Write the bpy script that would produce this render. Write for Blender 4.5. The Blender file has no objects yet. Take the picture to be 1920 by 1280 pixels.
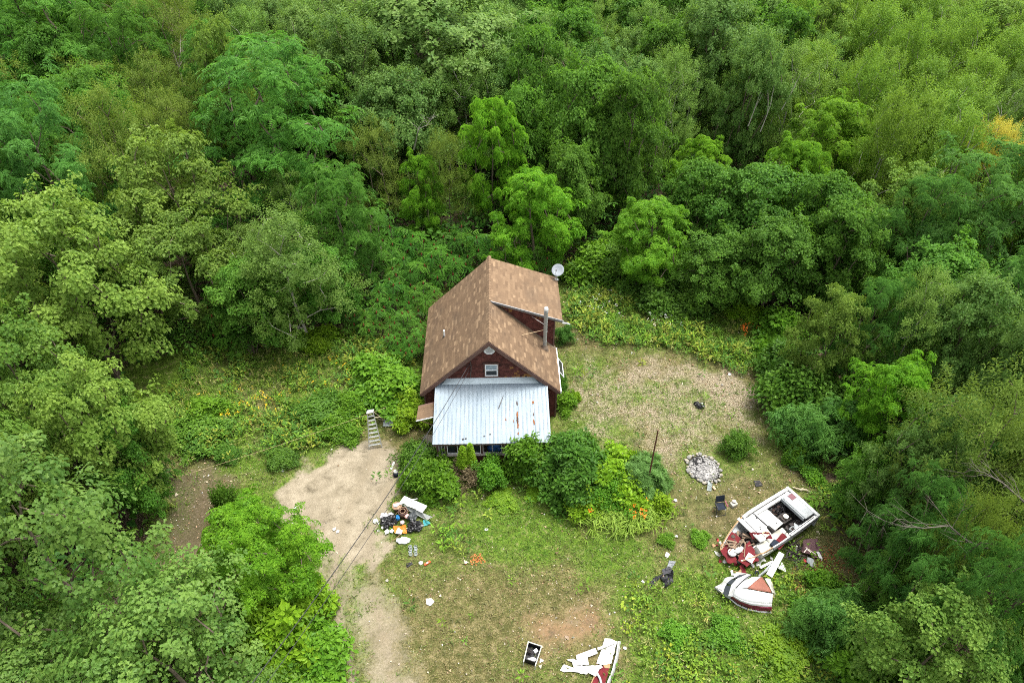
import bpy, bmesh, math, random
import numpy as np
from mathutils import Vector, Matrix

# ------------------------------------------------------------------ camera, sky, sun, exposure
scene = bpy.context.scene
col = scene.collection
PITCH = math.radians(42.0)
CAM_H = 29.0
FPX = 1280.0                      # focal length in pixels of the 1920 px wide photograph
cam_d = bpy.data.cameras.new('camera')
cam = bpy.data.objects.new('camera', cam_d)
col.objects.link(cam)
cam.location = (0, 0, CAM_H)
cam.rotation_euler = (math.pi / 2 - PITCH, 0, 0)
cam_d.sensor_width = 36.0
cam_d.lens = 24.0
cam_d.clip_start = 0.1
cam_d.clip_end = 2000
scene.camera = cam

SUN_EL = math.radians(72)
SUN_AZ = math.radians(60)         # high, to the right of the house
world = bpy.data.worlds.new('World')
scene.world = world
world.use_nodes = True
wn = world.node_tree
bg = wn.nodes['Background']
sky = wn.nodes.new('ShaderNodeTexSky')
sky.sky_type = 'NISHITA'
sky.sun_disc = False
sky.sun_elevation = SUN_EL
sky.sun_rotation = SUN_AZ
sky.air_density = 1.0
sky.dust_density = 6.0
hs = wn.nodes.new('ShaderNodeHueSaturation')
hs.inputs['Saturation'].default_value = 0.22      # a high thin overcast: nearly white light
wn.links.new(sky.outputs[0], hs.inputs['Color'])
wn.links.new(hs.outputs[0], bg.inputs['Color'])
bg.inputs['Strength'].default_value = 0.15
sun_d = bpy.data.lights.new('sun', 'SUN')
sun = bpy.data.objects.new('sun', sun_d)
col.objects.link(sun)
sun_d.energy = 1.5
sun_d.angle = math.radians(20)
sun_d.color = (1.0, 0.96, 0.88)
sdir = Vector((math.sin(SUN_AZ) * math.cos(SUN_EL), math.cos(SUN_AZ) * math.cos(SUN_EL), math.sin(SUN_EL)))
sun.rotation_euler = sdir.to_track_quat('Z', 'Y').to_euler()
sun.location = sdir * 60
vs = scene.view_settings
vs.view_transform = 'Standard'
vs.look = 'None'
vs.gamma = 1.0
vs.use_curve_mapping = False
vs.exposure = 1.52
scene.cycles.use_denoising = False
scene.cycles.filter_width = 1.05
scene.cycles.max_bounces = 8
scene.cycles.diffuse_bounces = 5
scene.cycles.transparent_max_bounces = 8

CP, SP = math.cos(PITCH), math.sin(PITCH)


def P(u, v, z=0.0):
    """the point at height z that lies on the sight line of pixel (u, v) of the 1920 x 1280 photograph"""
    x, y = (u - 960) / FPX, (v - 640) / FPX
    d = (CAM_H - z) / (SP + y * CP)
    return Vector((x * d, d * (CP - y * SP), z))


def px(X, Y, Z=0.0):
    """pixel coordinates of world points (arrays)"""
    dz = CAM_H - Z
    d = Y * CP + dz * SP
    return 960 + FPX * X / d, 640 + FPX * (dz * CP - Y * SP) / d


def depth(p):
    return p[1] * CP + (CAM_H - p[2]) * SP


# ------------------------------------------------------------------ noise
def _h(ix, iy, s):
    n = (ix * 374761393 + iy * 668265263 + s * 974634777) & 0x7fffffff
    n = ((n ^ (n >> 13)) * 1274126177) & 0x7fffffff
    return ((n ^ (n >> 16)) & 0xffff) / 65535.0


def vnoise(x, y, s=0):
    ix, iy = np.floor(x).astype(np.int64), np.floor(y).astype(np.int64)
    fx, fy = x - ix, y - iy
    fx, fy = fx * fx * (3 - 2 * fx), fy * fy * (3 - 2 * fy)
    a, b = _h(ix, iy, s), _h(ix + 1, iy, s)
    c, d = _h(ix, iy + 1, s), _h(ix + 1, iy + 1, s)
    return (a + (b - a) * fx) * (1 - fy) + (c + (d - c) * fx) * fy


def fbm(x, y, s=0, o=4):
    t, a, w = 0, 0.5, 0
    for i in range(o):
        t = t + a * vnoise(x * 2 ** i, y * 2 ** i, s + i * 7)
        w += a
        a *= 0.55
    return t / w


def inside_dist(X, Y, poly):
    """signed distance (positive inside) of points to a polygon, metres"""
    n = len(poly)
    dmin = np.full(X.shape, 1e9)
    ins = np.zeros(X.shape, bool)
    for i in range(n):
        x0, y0 = poly[i]
        x1, y1 = poly[(i + 1) % n]
        ex, ey = x1 - x0, y1 - y0
        t = np.clip(((X - x0) * ex + (Y - y0) * ey) / (ex * ex + ey * ey + 1e-9), 0, 1)
        dmin = np.minimum(dmin, np.hypot(X - x0 - t * ex, Y - y0 - t * ey))
        c = ((y0 > Y) != (y1 > Y)) & (X < ex * (Y - y0) / (ey if abs(ey) > 1e-9 else 1e-9) + x0)
        ins ^= c
    return np.where(ins, dmin, -dmin)


def gpoly(*uv):
    return [tuple(P(u, v)[:2]) for u, v in uv]


def sstep(a, b, x):
    t = np.clip((x - a) / (b - a), 0, 1)
    return t * t * (3 - 2 * t)


# ------------------------------------------------------------------ materials
def new_mat(name):
    m = bpy.data.materials.new(name)
    m.use_nodes = True
    nt = m.node_tree
    return m, nt, nt.nodes, nt.links, nt.nodes['Principled BSDF']


def mix_rgb(nt, fac, a, b, blend='MIX'):
    n = nt.nodes.new('ShaderNodeMix')
    n.data_type = 'RGBA'
    n.blend_type = blend
    for s, v in ((0, fac), (6, a), (7, b)):
        if hasattr(v, 'links') or isinstance(v, bpy.types.NodeSocket):
            nt.links.new(v, n.inputs[s])
        elif isinstance(v, (int, float)):
            n.inputs[s].default_value = v
        else:
            n.inputs[s].default_value = (*v, 1) if len(v) == 3 else v
    return n.outputs[2]


def ramp(nt, src, stops):
    n = nt.nodes.new('ShaderNodeValToRGB')
    e = n.color_ramp.elements
    while len(e) < len(stops):
        e.new(0.5)
    for i, (p, c) in enumerate(stops):
        e[i].position = p
        e[i].color = (*c, 1) if not isinstance(c, (int, float)) else (c, c, c, 1)
    nt.links.new(src, n.inputs[0])
    return n.outputs[0]


def noise_node(nt, scale, detail=4, rough=0.6, coord='Object', vec=None):
    n = nt.nodes.new('ShaderNodeTexNoise')
    n.inputs['Scale'].default_value = scale
    n.inputs['Detail'].default_value = detail
    n.inputs['Roughness'].default_value = rough
    if vec is None:
        tc = nt.nodes.new('ShaderNodeTexCoord')
        vec = tc.outputs[coord]
    nt.links.new(vec, n.inputs['Vector'])
    return n.outputs[0]


def attr_node(nt, name):
    n = nt.nodes.new('ShaderNodeAttribute')
    n.attribute_name = name
    return n


def plain(name, c, rough=0.7, var=0.25, scale=6.0, metal=0.0, spec=0.3, bump=0.0, dirt=None, dirt_amt=0.5):
    """a surface with mottled colour, worn dirt patches and fine relief"""
    m, nt, N, L, b = new_mat(name)
    n1 = noise_node(nt, scale, 5, 0.65)
    lo = tuple(x * (1 - var) for x in c)
    hi = tuple(min(1, x * (1 + var)) for x in c)
    out = ramp(nt, n1, [(0.3, lo), (0.7, hi)])
    if dirt:
        n2 = noise_node(nt, scale * 0.55, 6, 0.72)
        f = ramp(nt, n2, [(1 - dirt_amt, 0.0), (min(1, 1.22 - dirt_amt), 1.0)])
        out = mix_rgb(nt, f, out, dirt)
    L.new(out, b.inputs['Base Color'])
    b.inputs['Roughness'].default_value = rough
    b.inputs['Metallic'].default_value = metal
    b.inputs['Specular IOR Level'].default_value = spec
    if bump:
        bp = N.new('ShaderNodeBump')
        bp.inputs['Strength'].default_value = bump
        bp.inputs['Distance'].default_value = 0.02
        L.new(noise_node(nt, scale * 6, 4, 0.6), bp.inputs['Height'])
        L.new(bp.outputs[0], b.inputs['Normal'])
    return m


def leaf_mat(name, c, young, rough=0.55, trans=0.47, vary=0.17):
    """leaf colour: a mix of mature and young leaf by the per-leaf 'tint', shifted a little per plant"""
    m, nt, N, L, b = new_mat(name)
    t = attr_node(nt, 'tint')
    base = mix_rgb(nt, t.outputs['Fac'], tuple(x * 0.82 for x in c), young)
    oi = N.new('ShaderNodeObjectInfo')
    mp = N.new('ShaderNodeMapRange')
    L.new(oi.outputs['Random'], mp.inputs[0])
    mp.inputs[3].default_value = 1 - vary
    mp.inputs[4].default_value = 1 + vary
    hsn = N.new('ShaderNodeHueSaturation')
    L.new(base, hsn.inputs['Color'])
    L.new(mp.outputs[0], hsn.inputs['Value'])
    mp2 = N.new('ShaderNodeMapRange')
    mth = N.new('ShaderNodeMath')
    mth.operation = 'FRACT'
    mm = N.new('ShaderNodeMath')
    mm.operation = 'MULTIPLY'
    mm.inputs[1].default_value = 7.31
    L.new(oi.outputs['Random'], mm.inputs[0])
    L.new(mm.outputs[0], mth.inputs[0])
    L.new(mth.outputs[0], mp2.inputs[0])
    mp2.inputs[3].default_value = 0.492
    mp2.inputs[4].default_value = 0.508
    L.new(mp2.outputs[0], hsn.inputs['Hue'])
    L.new(hsn.outputs[0], b.inputs['Base Color'])
    b.inputs['Roughness'].default_value = rough
    b.inputs['Specular IOR Level'].default_value = 0.2
    tr = N.new('ShaderNodeBsdfTranslucent')
    ty = mix_rgb(nt, 0.5, hsn.outputs[0], (young[0] * 1.3, young[1] * 1.3, young[2] * 0.7))
    L.new(ty, tr.inputs['Color'])
    mx = N.new('ShaderNodeMixShader')
    mx.inputs[0].default_value = trans
    L.new(b.outputs[0], mx.inputs[1])
    L.new(tr.outputs[0], mx.inputs[2])
    L.new(mx.outputs[0], N['Material Output'].inputs['Surface'])
    return m


def vcol_mat(name, rough=0.8, trans=0.0, spec=0.2):
    """colour of each little piece stored on the piece itself"""
    m, nt, N, L, b = new_mat(name)
    a = attr_node(nt, 'tone')
    L.new(a.outputs['Color'], b.inputs['Base Color'])
    b.inputs['Roughness'].default_value = rough
    b.inputs['Specular IOR Level'].default_value = spec
    if trans:
        tr = N.new('ShaderNodeBsdfTranslucent')
        L.new(a.outputs['Color'], tr.inputs['Color'])
        mx = N.new('ShaderNodeMixShader')
        mx.inputs[0].default_value = trans
        L.new(b.outputs[0], mx.inputs[1])
        L.new(tr.outputs[0], mx.inputs[2])
        L.new(mx.outputs[0], N['Material Output'].inputs['Surface'])
    return m


# ------------------------------------------------------------------ objects and meshes
def tag(o, label=None, cat=None, group=None, kind=None):
    if label: o['label'] = label
    if cat: o['category'] = cat
    if group: o['group'] = group
    if kind: o['kind'] = kind
    return o


def thing(name, label, cat, loc=(0, 0, 0), rz=0.0, group=None):
    o = bpy.data.objects.new(name, None)
    o.empty_display_size = 0.2
    o.location = loc
    o.rotation_euler = (0, 0, rz)
    col.objects.link(o)
    return tag(o, label, cat, group)


def link(name, me, parent=None, mats=None):
    o = bpy.data.objects.new(name, me)
    col.objects.link(o)
    if parent is not None:
        o.parent = parent
    return o


def np_mesh(name, V, F, mat, tint=None, tone=None, smooth=False):
    """mesh from arrays: V (n,3), F (m,k)"""
    me = bpy.data.meshes.new(name)
    n, (m, k) = len(V), F.shape
    me.vertices.add(n)
    me.vertices.foreach_set('co', np.ascontiguousarray(V, np.float32).ravel())
    me.loops.add(m * k)
    me.loops.foreach_set('vertex_index', np.ascontiguousarray(F, np.int32).ravel())
    me.polygons.add(m)
    me.polygons.foreach_set('loop_start', np.arange(0, m * k, k, dtype=np.int32))
    me.update(calc_edges=True)
    me.polygons.foreach_set('use_smooth', np.full(m, bool(smooth)))
    if tint is not None:
        a = me.attributes.new('tint', 'FLOAT', 'POINT')
        a.data.foreach_set('value', np.ascontiguousarray(tint, np.float32))
    if tone is not None:
        a = me.attributes.new('tone', 'FLOAT_COLOR', 'POINT')
        c4 = np.ones((n, 4), np.float32)
        c4[:, :3] = tone
        a.data.foreach_set('color', c4.ravel())
    if mat is not None:
        me.materials.append(mat)
    return me


RAG = random.Random(99)


class MB:
    """collects boxes, prisms, tubes and sheets, linked as ONE mesh object"""
    def __init__(self):
        self.v, self.f, self.mi = [], [], []
        self.cur = 0

    def add(self, vs_, fs_, M=None):
        o = len(self.v)
        for p in vs_:
            p = Vector(p)
            self.v.append(tuple(M @ p if M is not None else p))
        for f in fs_:
            self.f.append(tuple(i + o for i in f))
            self.mi.append(self.cur)
        return self

    def box(self, c, s, M=None, rz=0.0, tilt=None):
        x, y, z = s[0] / 2, s[1] / 2, s[2] / 2
        vs_ = [(-x, -y, -z), (x, -y, -z), (x, y, -z), (-x, y, -z), (-x, -y, z), (x, -y, z), (x, y, z), (-x, y, z)]
        R = Matrix.Rotation(rz, 4, 'Z')
        if tilt is not None:
            R = R @ Matrix.Rotation(tilt[1], 4, tilt[0])
        T = Matrix.Translation(c) @ R
        if M is not None:
            T = M @ T
        return self.add(vs_, [(0, 3, 2, 1), (4, 5, 6, 7), (0, 1, 5, 4), (1, 2, 6, 5), (2, 3, 7, 6), (3, 0, 4, 7)], T)

    def prism(self, pts, t, nrm=None, rag=0.0):
        """polygon of 3-D points made solid: thickness t along -normal; rag tears its edge"""
        pts = [Vector(p) for p in pts]
        if rag:
            c = sum(pts, Vector((0, 0, 0))) / len(pts)
            out = []
            for i, p in enumerate(pts):
                q = pts[(i + 1) % len(pts)]
                k = max(1, min(9, int((q - p).length / 0.09)))
                for j in range(k):
                    a = p.lerp(q, (j + RAG.uniform(-.25, .25) * (j > 0)) / k)
                    out.append(a + (c - a).normalized() * RAG.uniform(-.4, 1.0) * rag)
            pts = out
        if nrm is None:
            n = Vector((0, 0, 0))
            for i in range(len(pts)):
                a, b = pts[i], pts[(i + 1) % len(pts)]
                n += Vector(((a.y - b.y) * (a.z + b.z), (a.z - b.z) * (a.x + b.x), (a.x - b.x) * (a.y + b.y)))
            n.normalize()
            if n.z < 0:
                pts.reverse()
                n = -n
        else:
            n = Vector(nrm).normalized()
        k = len(pts)
        low = [p - n * t for p in pts]
        fs_ = [tuple(range(k)), tuple(range(2 * k - 1, k - 1, -1))]
        fs_ += [(i, i + k, (i + 1) % k + k, (i + 1) % k) for i in range(k)]
        return self.add(pts + low, fs_)

    def tube(self, pts, r, n=6, cap=True):
        pts = [Vector(p) for p in pts]
        k = len(pts)
        rs = r if isinstance(r, (list, tuple)) else [r] * k
        vs_, fs_ = [], []
        up = None
        for i, p in enumerate(pts):
            t = (pts[min(i + 1, k - 1)] - pts[max(i - 1, 0)])
            t = t.normalized() if t.length > 1e-9 else Vector((0, 0, 1))
            if up is None:
                up = t.orthogonal().normalized()
            up = (up - t * up.dot(t))
            up = up.normalized() if up.length > 1e-6 else t.orthogonal().normalized()
            w = t.cross(up)
            for j in range(n):
                a = 2 * math.pi * j / n
                vs_.append(p + (up * math.cos(a) + w * math.sin(a)) * rs[i])
        for i in range(k - 1):
            for j in range(n):
                j2 = (j + 1) % n
                fs_.append((i * n + j, i * n + j2, (i + 1) * n + j2, (i + 1) * n + j))
        if cap:
            fs_.append(tuple(range(n - 1, -1, -1)))
            fs_.append(tuple((k - 1) * n + j for j in range(n)))
        return self.add(vs_, fs_)

    def lathe(self, c, prof, n=16, M=None):
        """profile [(r, z)...] turned about Z at c"""
        vs_, fs_ = [], []
        k = len(prof)
        for r, z in prof:
            for j in range(n):
                a = 2 * math.pi * j / n
                vs_.append((c[0] + r * math.cos(a), c[1] + r * math.sin(a), c[2] + z))
        for i in range(k - 1):
            for j in range(n):
                j2 = (j + 1) % n
                fs_.append((i * n + j, i * n + j2, (i + 1) * n + j2, (i + 1) * n + j))
        fs_.append(tuple(range(n - 1, -1, -1)))
        fs_.append(tuple((k - 1) * n + j for j in range(n)))
        return self.add(vs_, fs_, M)

    def sheet(self, rows, t=0.0):
        """grid of 3-D points (rows of equal length); t gives it thickness downward"""
        m, n = len(rows), len(rows[0])
        vs_ = [Vector(p) for r in rows for p in r]
        fs_ = [(i * n + j, i * n + j + 1, (i + 1) * n + j + 1, (i + 1) * n + j) for i in range(m - 1) for j in range(n - 1)]
        if t:
            o = len(vs_)
            vs_ = vs_ + [p - Vector((0, 0, t)) for p in vs_]
            fs_ += [tuple(o + i for i in reversed(f)) for f in list(fs_)]
            edge = [(0, j) for j in range(n)] + [(i, n - 1) for i in range(1, m)] + [(m - 1, j) for j in range(n - 2, -1, -1)] + [(i, 0) for i in range(m - 2, 0, -1)]
            e = [i * n + j for i, j in edge]
            for a in range(len(e)):
                b = (a + 1) % len(e)
                fs_.append((e[b], e[a], e[a] + o, e[b] + o))
        return self.add(vs_, fs_)

    def rock(self, c, s, rng, sub=1, flat=0.75, rough=0.25):
        bm = bmesh.new()
        bmesh.ops.create_icosphere(bm, subdivisions=sub, radius=1.0)
        R = Matrix.Rotation(rng.uniform(0, 6.3), 3, 'Z')
        vs_ = []
        sx, sy = rng.uniform(0.75, 1.25), rng.uniform(0.75, 1.25)
        for v in bm.verts:
            p = v.co * (1 + rng.uniform(-rough, rough))
            p = R @ Vector((p.x * sx, p.y * sy, p.z * flat))
            vs_.append(Vector(c) + p * s)
        fs_ = [tuple(v.index for v in f.verts) for f in bm.faces]
        bm.free()
        return self.add(vs_, fs_)

    def blob(self, c, s, rng, sub=3, amp=0.25, freq=2.2):
        """a crumpled sack: sphere pushed in and out by noise, flat underneath"""
        from mathutils import noise as mn
        bm = bmesh.new()
        bmesh.ops.create_icosphere(bm, subdivisions=sub, radius=1.0)
        off = Vector((rng.uniform(0, 50), rng.uniform(0, 50), rng.uniform(0, 50)))
        vs_ = []
        for v in bm.verts:
            d = v.co.normalized()
            k = 1 + amp * mn.noise(d * freq + off) + amp * 0.55 * abs(mn.noise(d * freq * 2.7 + off))
            p = Vector((d.x * s[0] * k, d.y * s[1] * k, max(d.z * s[2] * k, -s[2] * 0.75)))
            vs_.append(Vector(c) + p)
        fs_ = [tuple(v.index for v in f.verts) for f in bm.faces]
        bm.free()
        return self.add(vs_, fs_)

    def build(self, name, mats, parent=None, smooth=False, bevel=0.0, world=False):
        me = bpy.data.meshes.new(name)
        vs_ = self.v
        if world and parent is not None:          # points were given in world space
            Mi = (Matrix.Translation(parent.location) @ parent.rotation_euler.to_matrix().to_4x4()).inverted()
            if parent.parent is not None:
                pp = parent.parent
                Mi = Mi @ (Matrix.Translation(pp.location) @ pp.rotation_euler.to_matrix().to_4x4()).inverted()
            vs_ = [tuple(Mi @ Vector(p)) for p in self.v]
        me.from_pydata(vs_, [], self.f)
        mats = mats if isinstance(mats, (list, tuple)) else [mats]
        for m in mats:
            me.materials.append(m)
        me.polygons.foreach_set('material_index', self.mi)
        if smooth:
            me.polygons.foreach_set('use_smooth', [True] * len(me.polygons))
        me.update()
        o = link(name, me, parent)
        if bevel:
            b = o.modifiers.new('bevel', 'BEVEL')
            b.width = bevel
            b.segments = 1
        return o


def lerp(a, b, t):
    return a + (b - a) * t
# ------------------------------------------------------------------ ground
CLEAR = gpoly((205, 700), (330, 662), (560, 628), (700, 600), (790, 565), (850, 545), (1060, 505), (1230, 528), (1400, 580),
              (1500, 640), (1470, 740), (1560, 840), (1545, 960), (1615, 1060), (1600, 1280), (1600, 1500), (560, 1500),
              (620, 1280), (350, 1120), (280, 1000), (330, 880), (250, 800))
A_DRIVE = gpoly((688, 836), (770, 842), (752, 880), (725, 930), (705, 990), (735, 1040), (715, 1080), (600, 1060), (570, 985), (515, 955), (520, 915), (580, 875), (640, 848))
A_DRIVE2 = gpoly((600, 1050), (730, 1060), (770, 1130), (770, 1180), (800, 1290), (810, 1500), (640, 1500), (650, 1290), (640, 1220), (615, 1120))
A_DRIVE3 = gpoly((640, 1160), (690, 1180), (720, 1300), (720, 1500), (660, 1500), (650, 1280))
A_GRAVEL = gpoly((1075, 690), (1250, 670), (1440, 725), (1445, 790), (1330, 850), (1240, 870), (1100, 805), (1060, 740))
A_GRAVEL2 = gpoly((1290, 680), (1430, 735), (1380, 760), (1300, 720))
A_SAND = gpoly((1010, 1150), (1130, 1122), (1165, 1155), (1150, 1205), (1080, 1225), (1000, 1215))
A_LITTER = gpoly((300, 905), (400, 850), (450, 890), (410, 950), (385, 1000), (370, 1120), (285, 1060))
A_BROWN = gpoly((1240, 860), (1330, 840), (1440, 860), (1480, 900), (1400, 960), (1345, 1040), (1250, 1050), (1250, 940))
A_GREEN1 = gpoly((840, 925), (1000, 910), (1130, 1000), (1230, 1010), (1170, 1065), (1000, 1080), (900, 1050))
A_GREEN2 = gpoly((1180, 1090), (1330, 1080), (1480, 1060), (1620, 1120), (1620, 1500), (1180, 1500), (1150, 1200))
A_MEADL = gpoly((210, 690), (330, 650), (560, 620), (760, 600), (790, 700), (700, 760), (680, 820), (590, 850), (440, 870), (330, 860), (250, 780))
A_MEADR = gpoly((1060, 500), (1230, 525), (1400, 575), (1500, 640), (1460, 720), (1380, 700), (1250, 655), (1130, 650), (1060, 600))
A_MEADLO = gpoly((700, 905), (760, 860), (860, 940), (900, 1040), (820, 1040), (800, 950))
A_STRIP = gpoly((560, 1180), (640, 1200), (650, 1290), (640, 1500), (500, 1500))
A_TAN = gpoly((740, 1040), (1000, 1060), (1150, 1100), (1120, 1290), (1100, 1500), (760, 1500), (740, 1200))
A_SIDE = gpoly((1050, 600), (1090, 620), (1120, 690), (1060, 720), (1045, 690))
A_BASE = gpoly((745, 900), (775, 850), (850, 905), (960, 900), (1010, 880), (1090, 900), (1090, 960), (960, 945), (850, 940), (780, 945))
A_HOUSE = gpoly((790, 800), (812, 865), (1035, 875), (1045, 780), (1045, 640), (820, 620))


TRACK = gpoly((730, 850), (700, 915), (668, 1000), (655, 1080), (678, 1180), (705, 1300), (715, 1500))


def track_mask(X, Y):
    """two wheel tracks along the drive"""
    dl = np.full(X.shape, 1e9)
    for (x0, y0), (x1, y1) in zip(TRACK[:-1], TRACK[1:]):
        ex, ey = x1 - x0, y1 - y0
        t = np.clip(((X - x0) * ex + (Y - y0) * ey) / (ex * ex + ey * ey), 0, 1)
        dl = np.minimum(dl, np.hypot(X - x0 - t * ex, Y - y0 - t * ey))
    return np.exp(-((dl + (fbm(X * .8, Y * .8, 43) - .5) * .5 - 0.8) / 0.27) ** 2)


A_WEEDB = gpoly((1470, 1010), (1545, 880), (1600, 900), (1615, 1060), (1580, 1120), (1500, 1100))
A_RUSTY = gpoly((1500, 1065), (1560, 1040), (1605, 1060), (1600, 1100), (1530, 1110), (1500, 1095))


def areas(X, Y):
    """what covers the ground at each point: bare dirt, green grass, leaf litter, gravel, rusty sand (0..1)"""
    wob = (fbm(X * 0.45, Y * 0.45, 3) - 0.5) * 2.6 + (fbm(X * 1.7, Y * 1.7, 5) - 0.5) * 1.6
    S = lambda poly, a, b: sstep(a, b, inside_dist(X, Y, poly) + wob)
    dirt = np.maximum.reduce([S(A_DRIVE, -0.5, 0.7), 0.66 * S(A_DRIVE2, -1.4, 1.2), 0.9 * S(A_DRIVE3, -0.4, 0.6)])
    gravel = np.maximum(0.56 * S(A_GRAVEL, -2.2, 2.0), 0.95 * S(A_GRAVEL2, -1.6, 1.0))
    sand = 0.75 * S(A_SAND, -1.3, 1.3)
    out = sstep(0.6, -1.2, inside_dist(X, Y, CLEAR) + wob * 0.8)
    litter = np.maximum.reduce([out, 0.62 * S(A_LITTER, -0.9, 0.9), 0.34 * S(A_BROWN, -1, 1)])
    green = np.maximum.reduce([0.95 * S(A_GREEN1, -1.8, 1.6), S(A_GREEN2, -1.4, 1.5), 0.7 * S(A_MEADL, -0.8, 1.0), 0.9 * S(A_MEADR, -0.6, 1.0),
                               0.8 * S(A_STRIP, -0.5, 0.7), 0.55 * S(A_MEADLO, -0.5, 0.8), 0.4 * S(A_SIDE, -0.5, 0.8)])
    patch = fbm(X * 0.4, Y * 0.4, 11, 5)
    green = np.clip(np.maximum(green, 0.5) + (patch - 0.5) * 1.5, 0, 1)
    green = green * (1 - 0.4 * S(A_TAN, -1, 1))
    track = track_mask(X, Y) * sstep(.3, .6, fbm(X * .7, Y * .7, 41) + .1)
    dirt = np.maximum(dirt, 0.8 * track)
    return dirt, green, litter, gravel, sand


def axis(lo, hi, step, far):
    inner = np.arange(lo, hi + 1e-6, step)
    a = lo - np.cumsum(np.geomspace(step * 1.5, far / 4, 14))[::-1]
    b = hi + np.cumsum(np.geomspace(step * 1.5, far / 4, 14))
    return np.concatenate([a, inner, b])


gx = axis(-22, 22, 0.2, 400)
gy = axis(2, 50, 0.2, 400)
GX, GY = np.meshgrid(gx, gy)
d_, g_, l_, r_, s_ = areas(GX.ravel(), GY.ravel())
nx, ny = len(gx), len(gy)
far = track_mask(GX.ravel(), GY.ravel())
Vg = np.stack([GX.ravel(), GY.ravel(), np.zeros(GX.size)], 1)
ii = (np.arange(ny - 1)[:, None] * nx + np.arange(nx - 1)[None, :]).ravel()
Fg = np.stack([ii, ii + 1, ii + nx + 1, ii + nx], 1)


def ground_mat():
    m, nt, N, L, b = new_mat('ground')
    a1, a2 = attr_node(nt, 'cover'), attr_node(nt, 'stone')
    s1, s2 = N.new('ShaderNodeSeparateColor'), N.new('ShaderNodeSeparateColor')
    L.new(a1.outputs['Color'], s1.inputs[0])
    L.new(a2.outputs['Color'], s2.inputs[0])
    fine = noise_node(nt, 9.0, 6, 0.75)
    mid = noise_node(nt, 1.6, 6, 0.65)
    speck = noise_node(nt, 16.0, 5, 0.85)
    patchy = noise_node(nt, 0.9, 7, 0.75)

    def brk(sock, amt=0.9):
        x = N.new('ShaderNodeMath'); x.operation = 'SUBTRACT'
        L.new(fine, x.inputs[0]); x.inputs[1].default_value = 0.5
        y = N.new('ShaderNodeMath'); y.operation = 'MULTIPLY_ADD'
        L.new(x.outputs[0], y.inputs[0]); y.inputs[1].default_value = amt * 2
        L.new(sock, y.inputs[2])
        return ramp(nt, y.outputs[0], [(0.25, 0.0), (0.75, 1.0)])
    dry = ramp(nt, speck, [(0.38, (0.020, 0.020, 0.007)), (0.47, (0.068, 0.063, 0.021)), (0.53, (0.110, 0.098, 0.037)), (0.64, (0.26, 0.22, 0.12))])
    dry = mix_rgb(nt, ramp(nt, mid, [(0.4, 0.0), (0.65, 0.6)]), dry, (0.07, 0.06, 0.024))
    green = ramp(nt, speck, [(0.38, (0.018, 0.042, 0.005)), (0.5, (0.062, 0.118, 0.010)), (0.63, (0.15, 0.21, 0.030))])
    c = mix_rgb(nt, brk(s1.outputs[1]), dry, green)
    blot = noise_node(nt, 2.3, 7, 0.72)
    c = mix_rgb(nt, ramp(nt, blot, [(0.49, 0.0), (0.61, 0.75)]), c, (0.038, 0.044, 0.011))
    c = mix_rgb(nt, ramp(nt, blot, [(0.36, 0.6), (0.46, 0.0)]), c, (0.20, 0.165, 0.085))
    dirt = ramp(nt, mid, [(0.3, (0.090, 0.075, 0.050)), (0.43, (0.195, 0.166, 0.117)), (0.7, (0.29, 0.248, 0.182))])
    dirt = mix_rgb(nt, ramp(nt, speck, [(0.51, 0.0), (0.62, 0.7)]), dirt, (0.09, 0.073, 0.048))
    dirt = mix_rgb(nt, ramp(nt, noise_node(nt, 0.55, 8, 0.7), [(0.47, 0.0), (0.62, 0.6)]), dirt, (0.15, 0.125, 0.085))
    rut = N.new('ShaderNodeMath'); rut.operation = 'MULTIPLY'
    L.new(s2.outputs[2], rut.inputs[0]); L.new(ramp(nt, mid, [(0.4, 0.15), (0.6, 0.75)]), rut.inputs[1])
    dirt = mix_rgb(nt, rut.outputs[0], dirt, (0.165, 0.135, 0.09))
    c = mix_rgb(nt, brk(s1.outputs[0], 0.55), c, dirt)
    grav = ramp(nt, speck, [(0.41, (0.038, 0.030, 0.017)), (0.49, (0.125, 0.100, 0.062)), (0.59, (0.40, 0.345, 0.245))])
    gv = N.new('ShaderNodeMath'); gv.operation = 'MULTIPLY_ADD'; L.new(patchy, gv.inputs[0]); gv.inputs[1].default_value = 2.0
    gv2 = N.new('ShaderNodeMath'); gv2.operation = 'SUBTRACT'; L.new(s2.outputs[0], gv2.inputs[0]); gv2.inputs[1].default_value = 1.0
    L.new(gv2.outputs[0], gv.inputs[2])
    c = mix_rgb(nt, brk(gv.outputs[0], 0.8), c, grav)
    sand = ramp(nt, mid, [(0.3, (0.085, 0.062, 0.04)), (0.5, (0.175, 0.112, 0.060)), (0.7, (0.16, 0.125, 0.085))])
    c = mix_rgb(nt, brk(s2.outputs[1], 0.7), c, sand)
    lit = ramp(nt, fine, [(0.3, (0.026, 0.019, 0.012)), (0.55, (0.080, 0.060, 0.040)), (0.78, (0.19, 0.15, 0.11))])
    c = mix_rgb(nt, brk(s1.outputs[2], 0.5), c, lit)
    L.new(c, b.inputs['Base Color'])
    b.inputs['Roughness'].default_value = 0.95
    b.inputs['Specular IOR Level'].default_value = 0.1
    bp = N.new('ShaderNodeBump')
    bp.inputs['Strength'].default_value = 0.6
    bp.inputs['Distance'].default_value = 0.05
    L.new(fine, bp.inputs['Height'])
    L.new(bp.outputs[0], b.inputs['Normal'])
    return m


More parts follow.
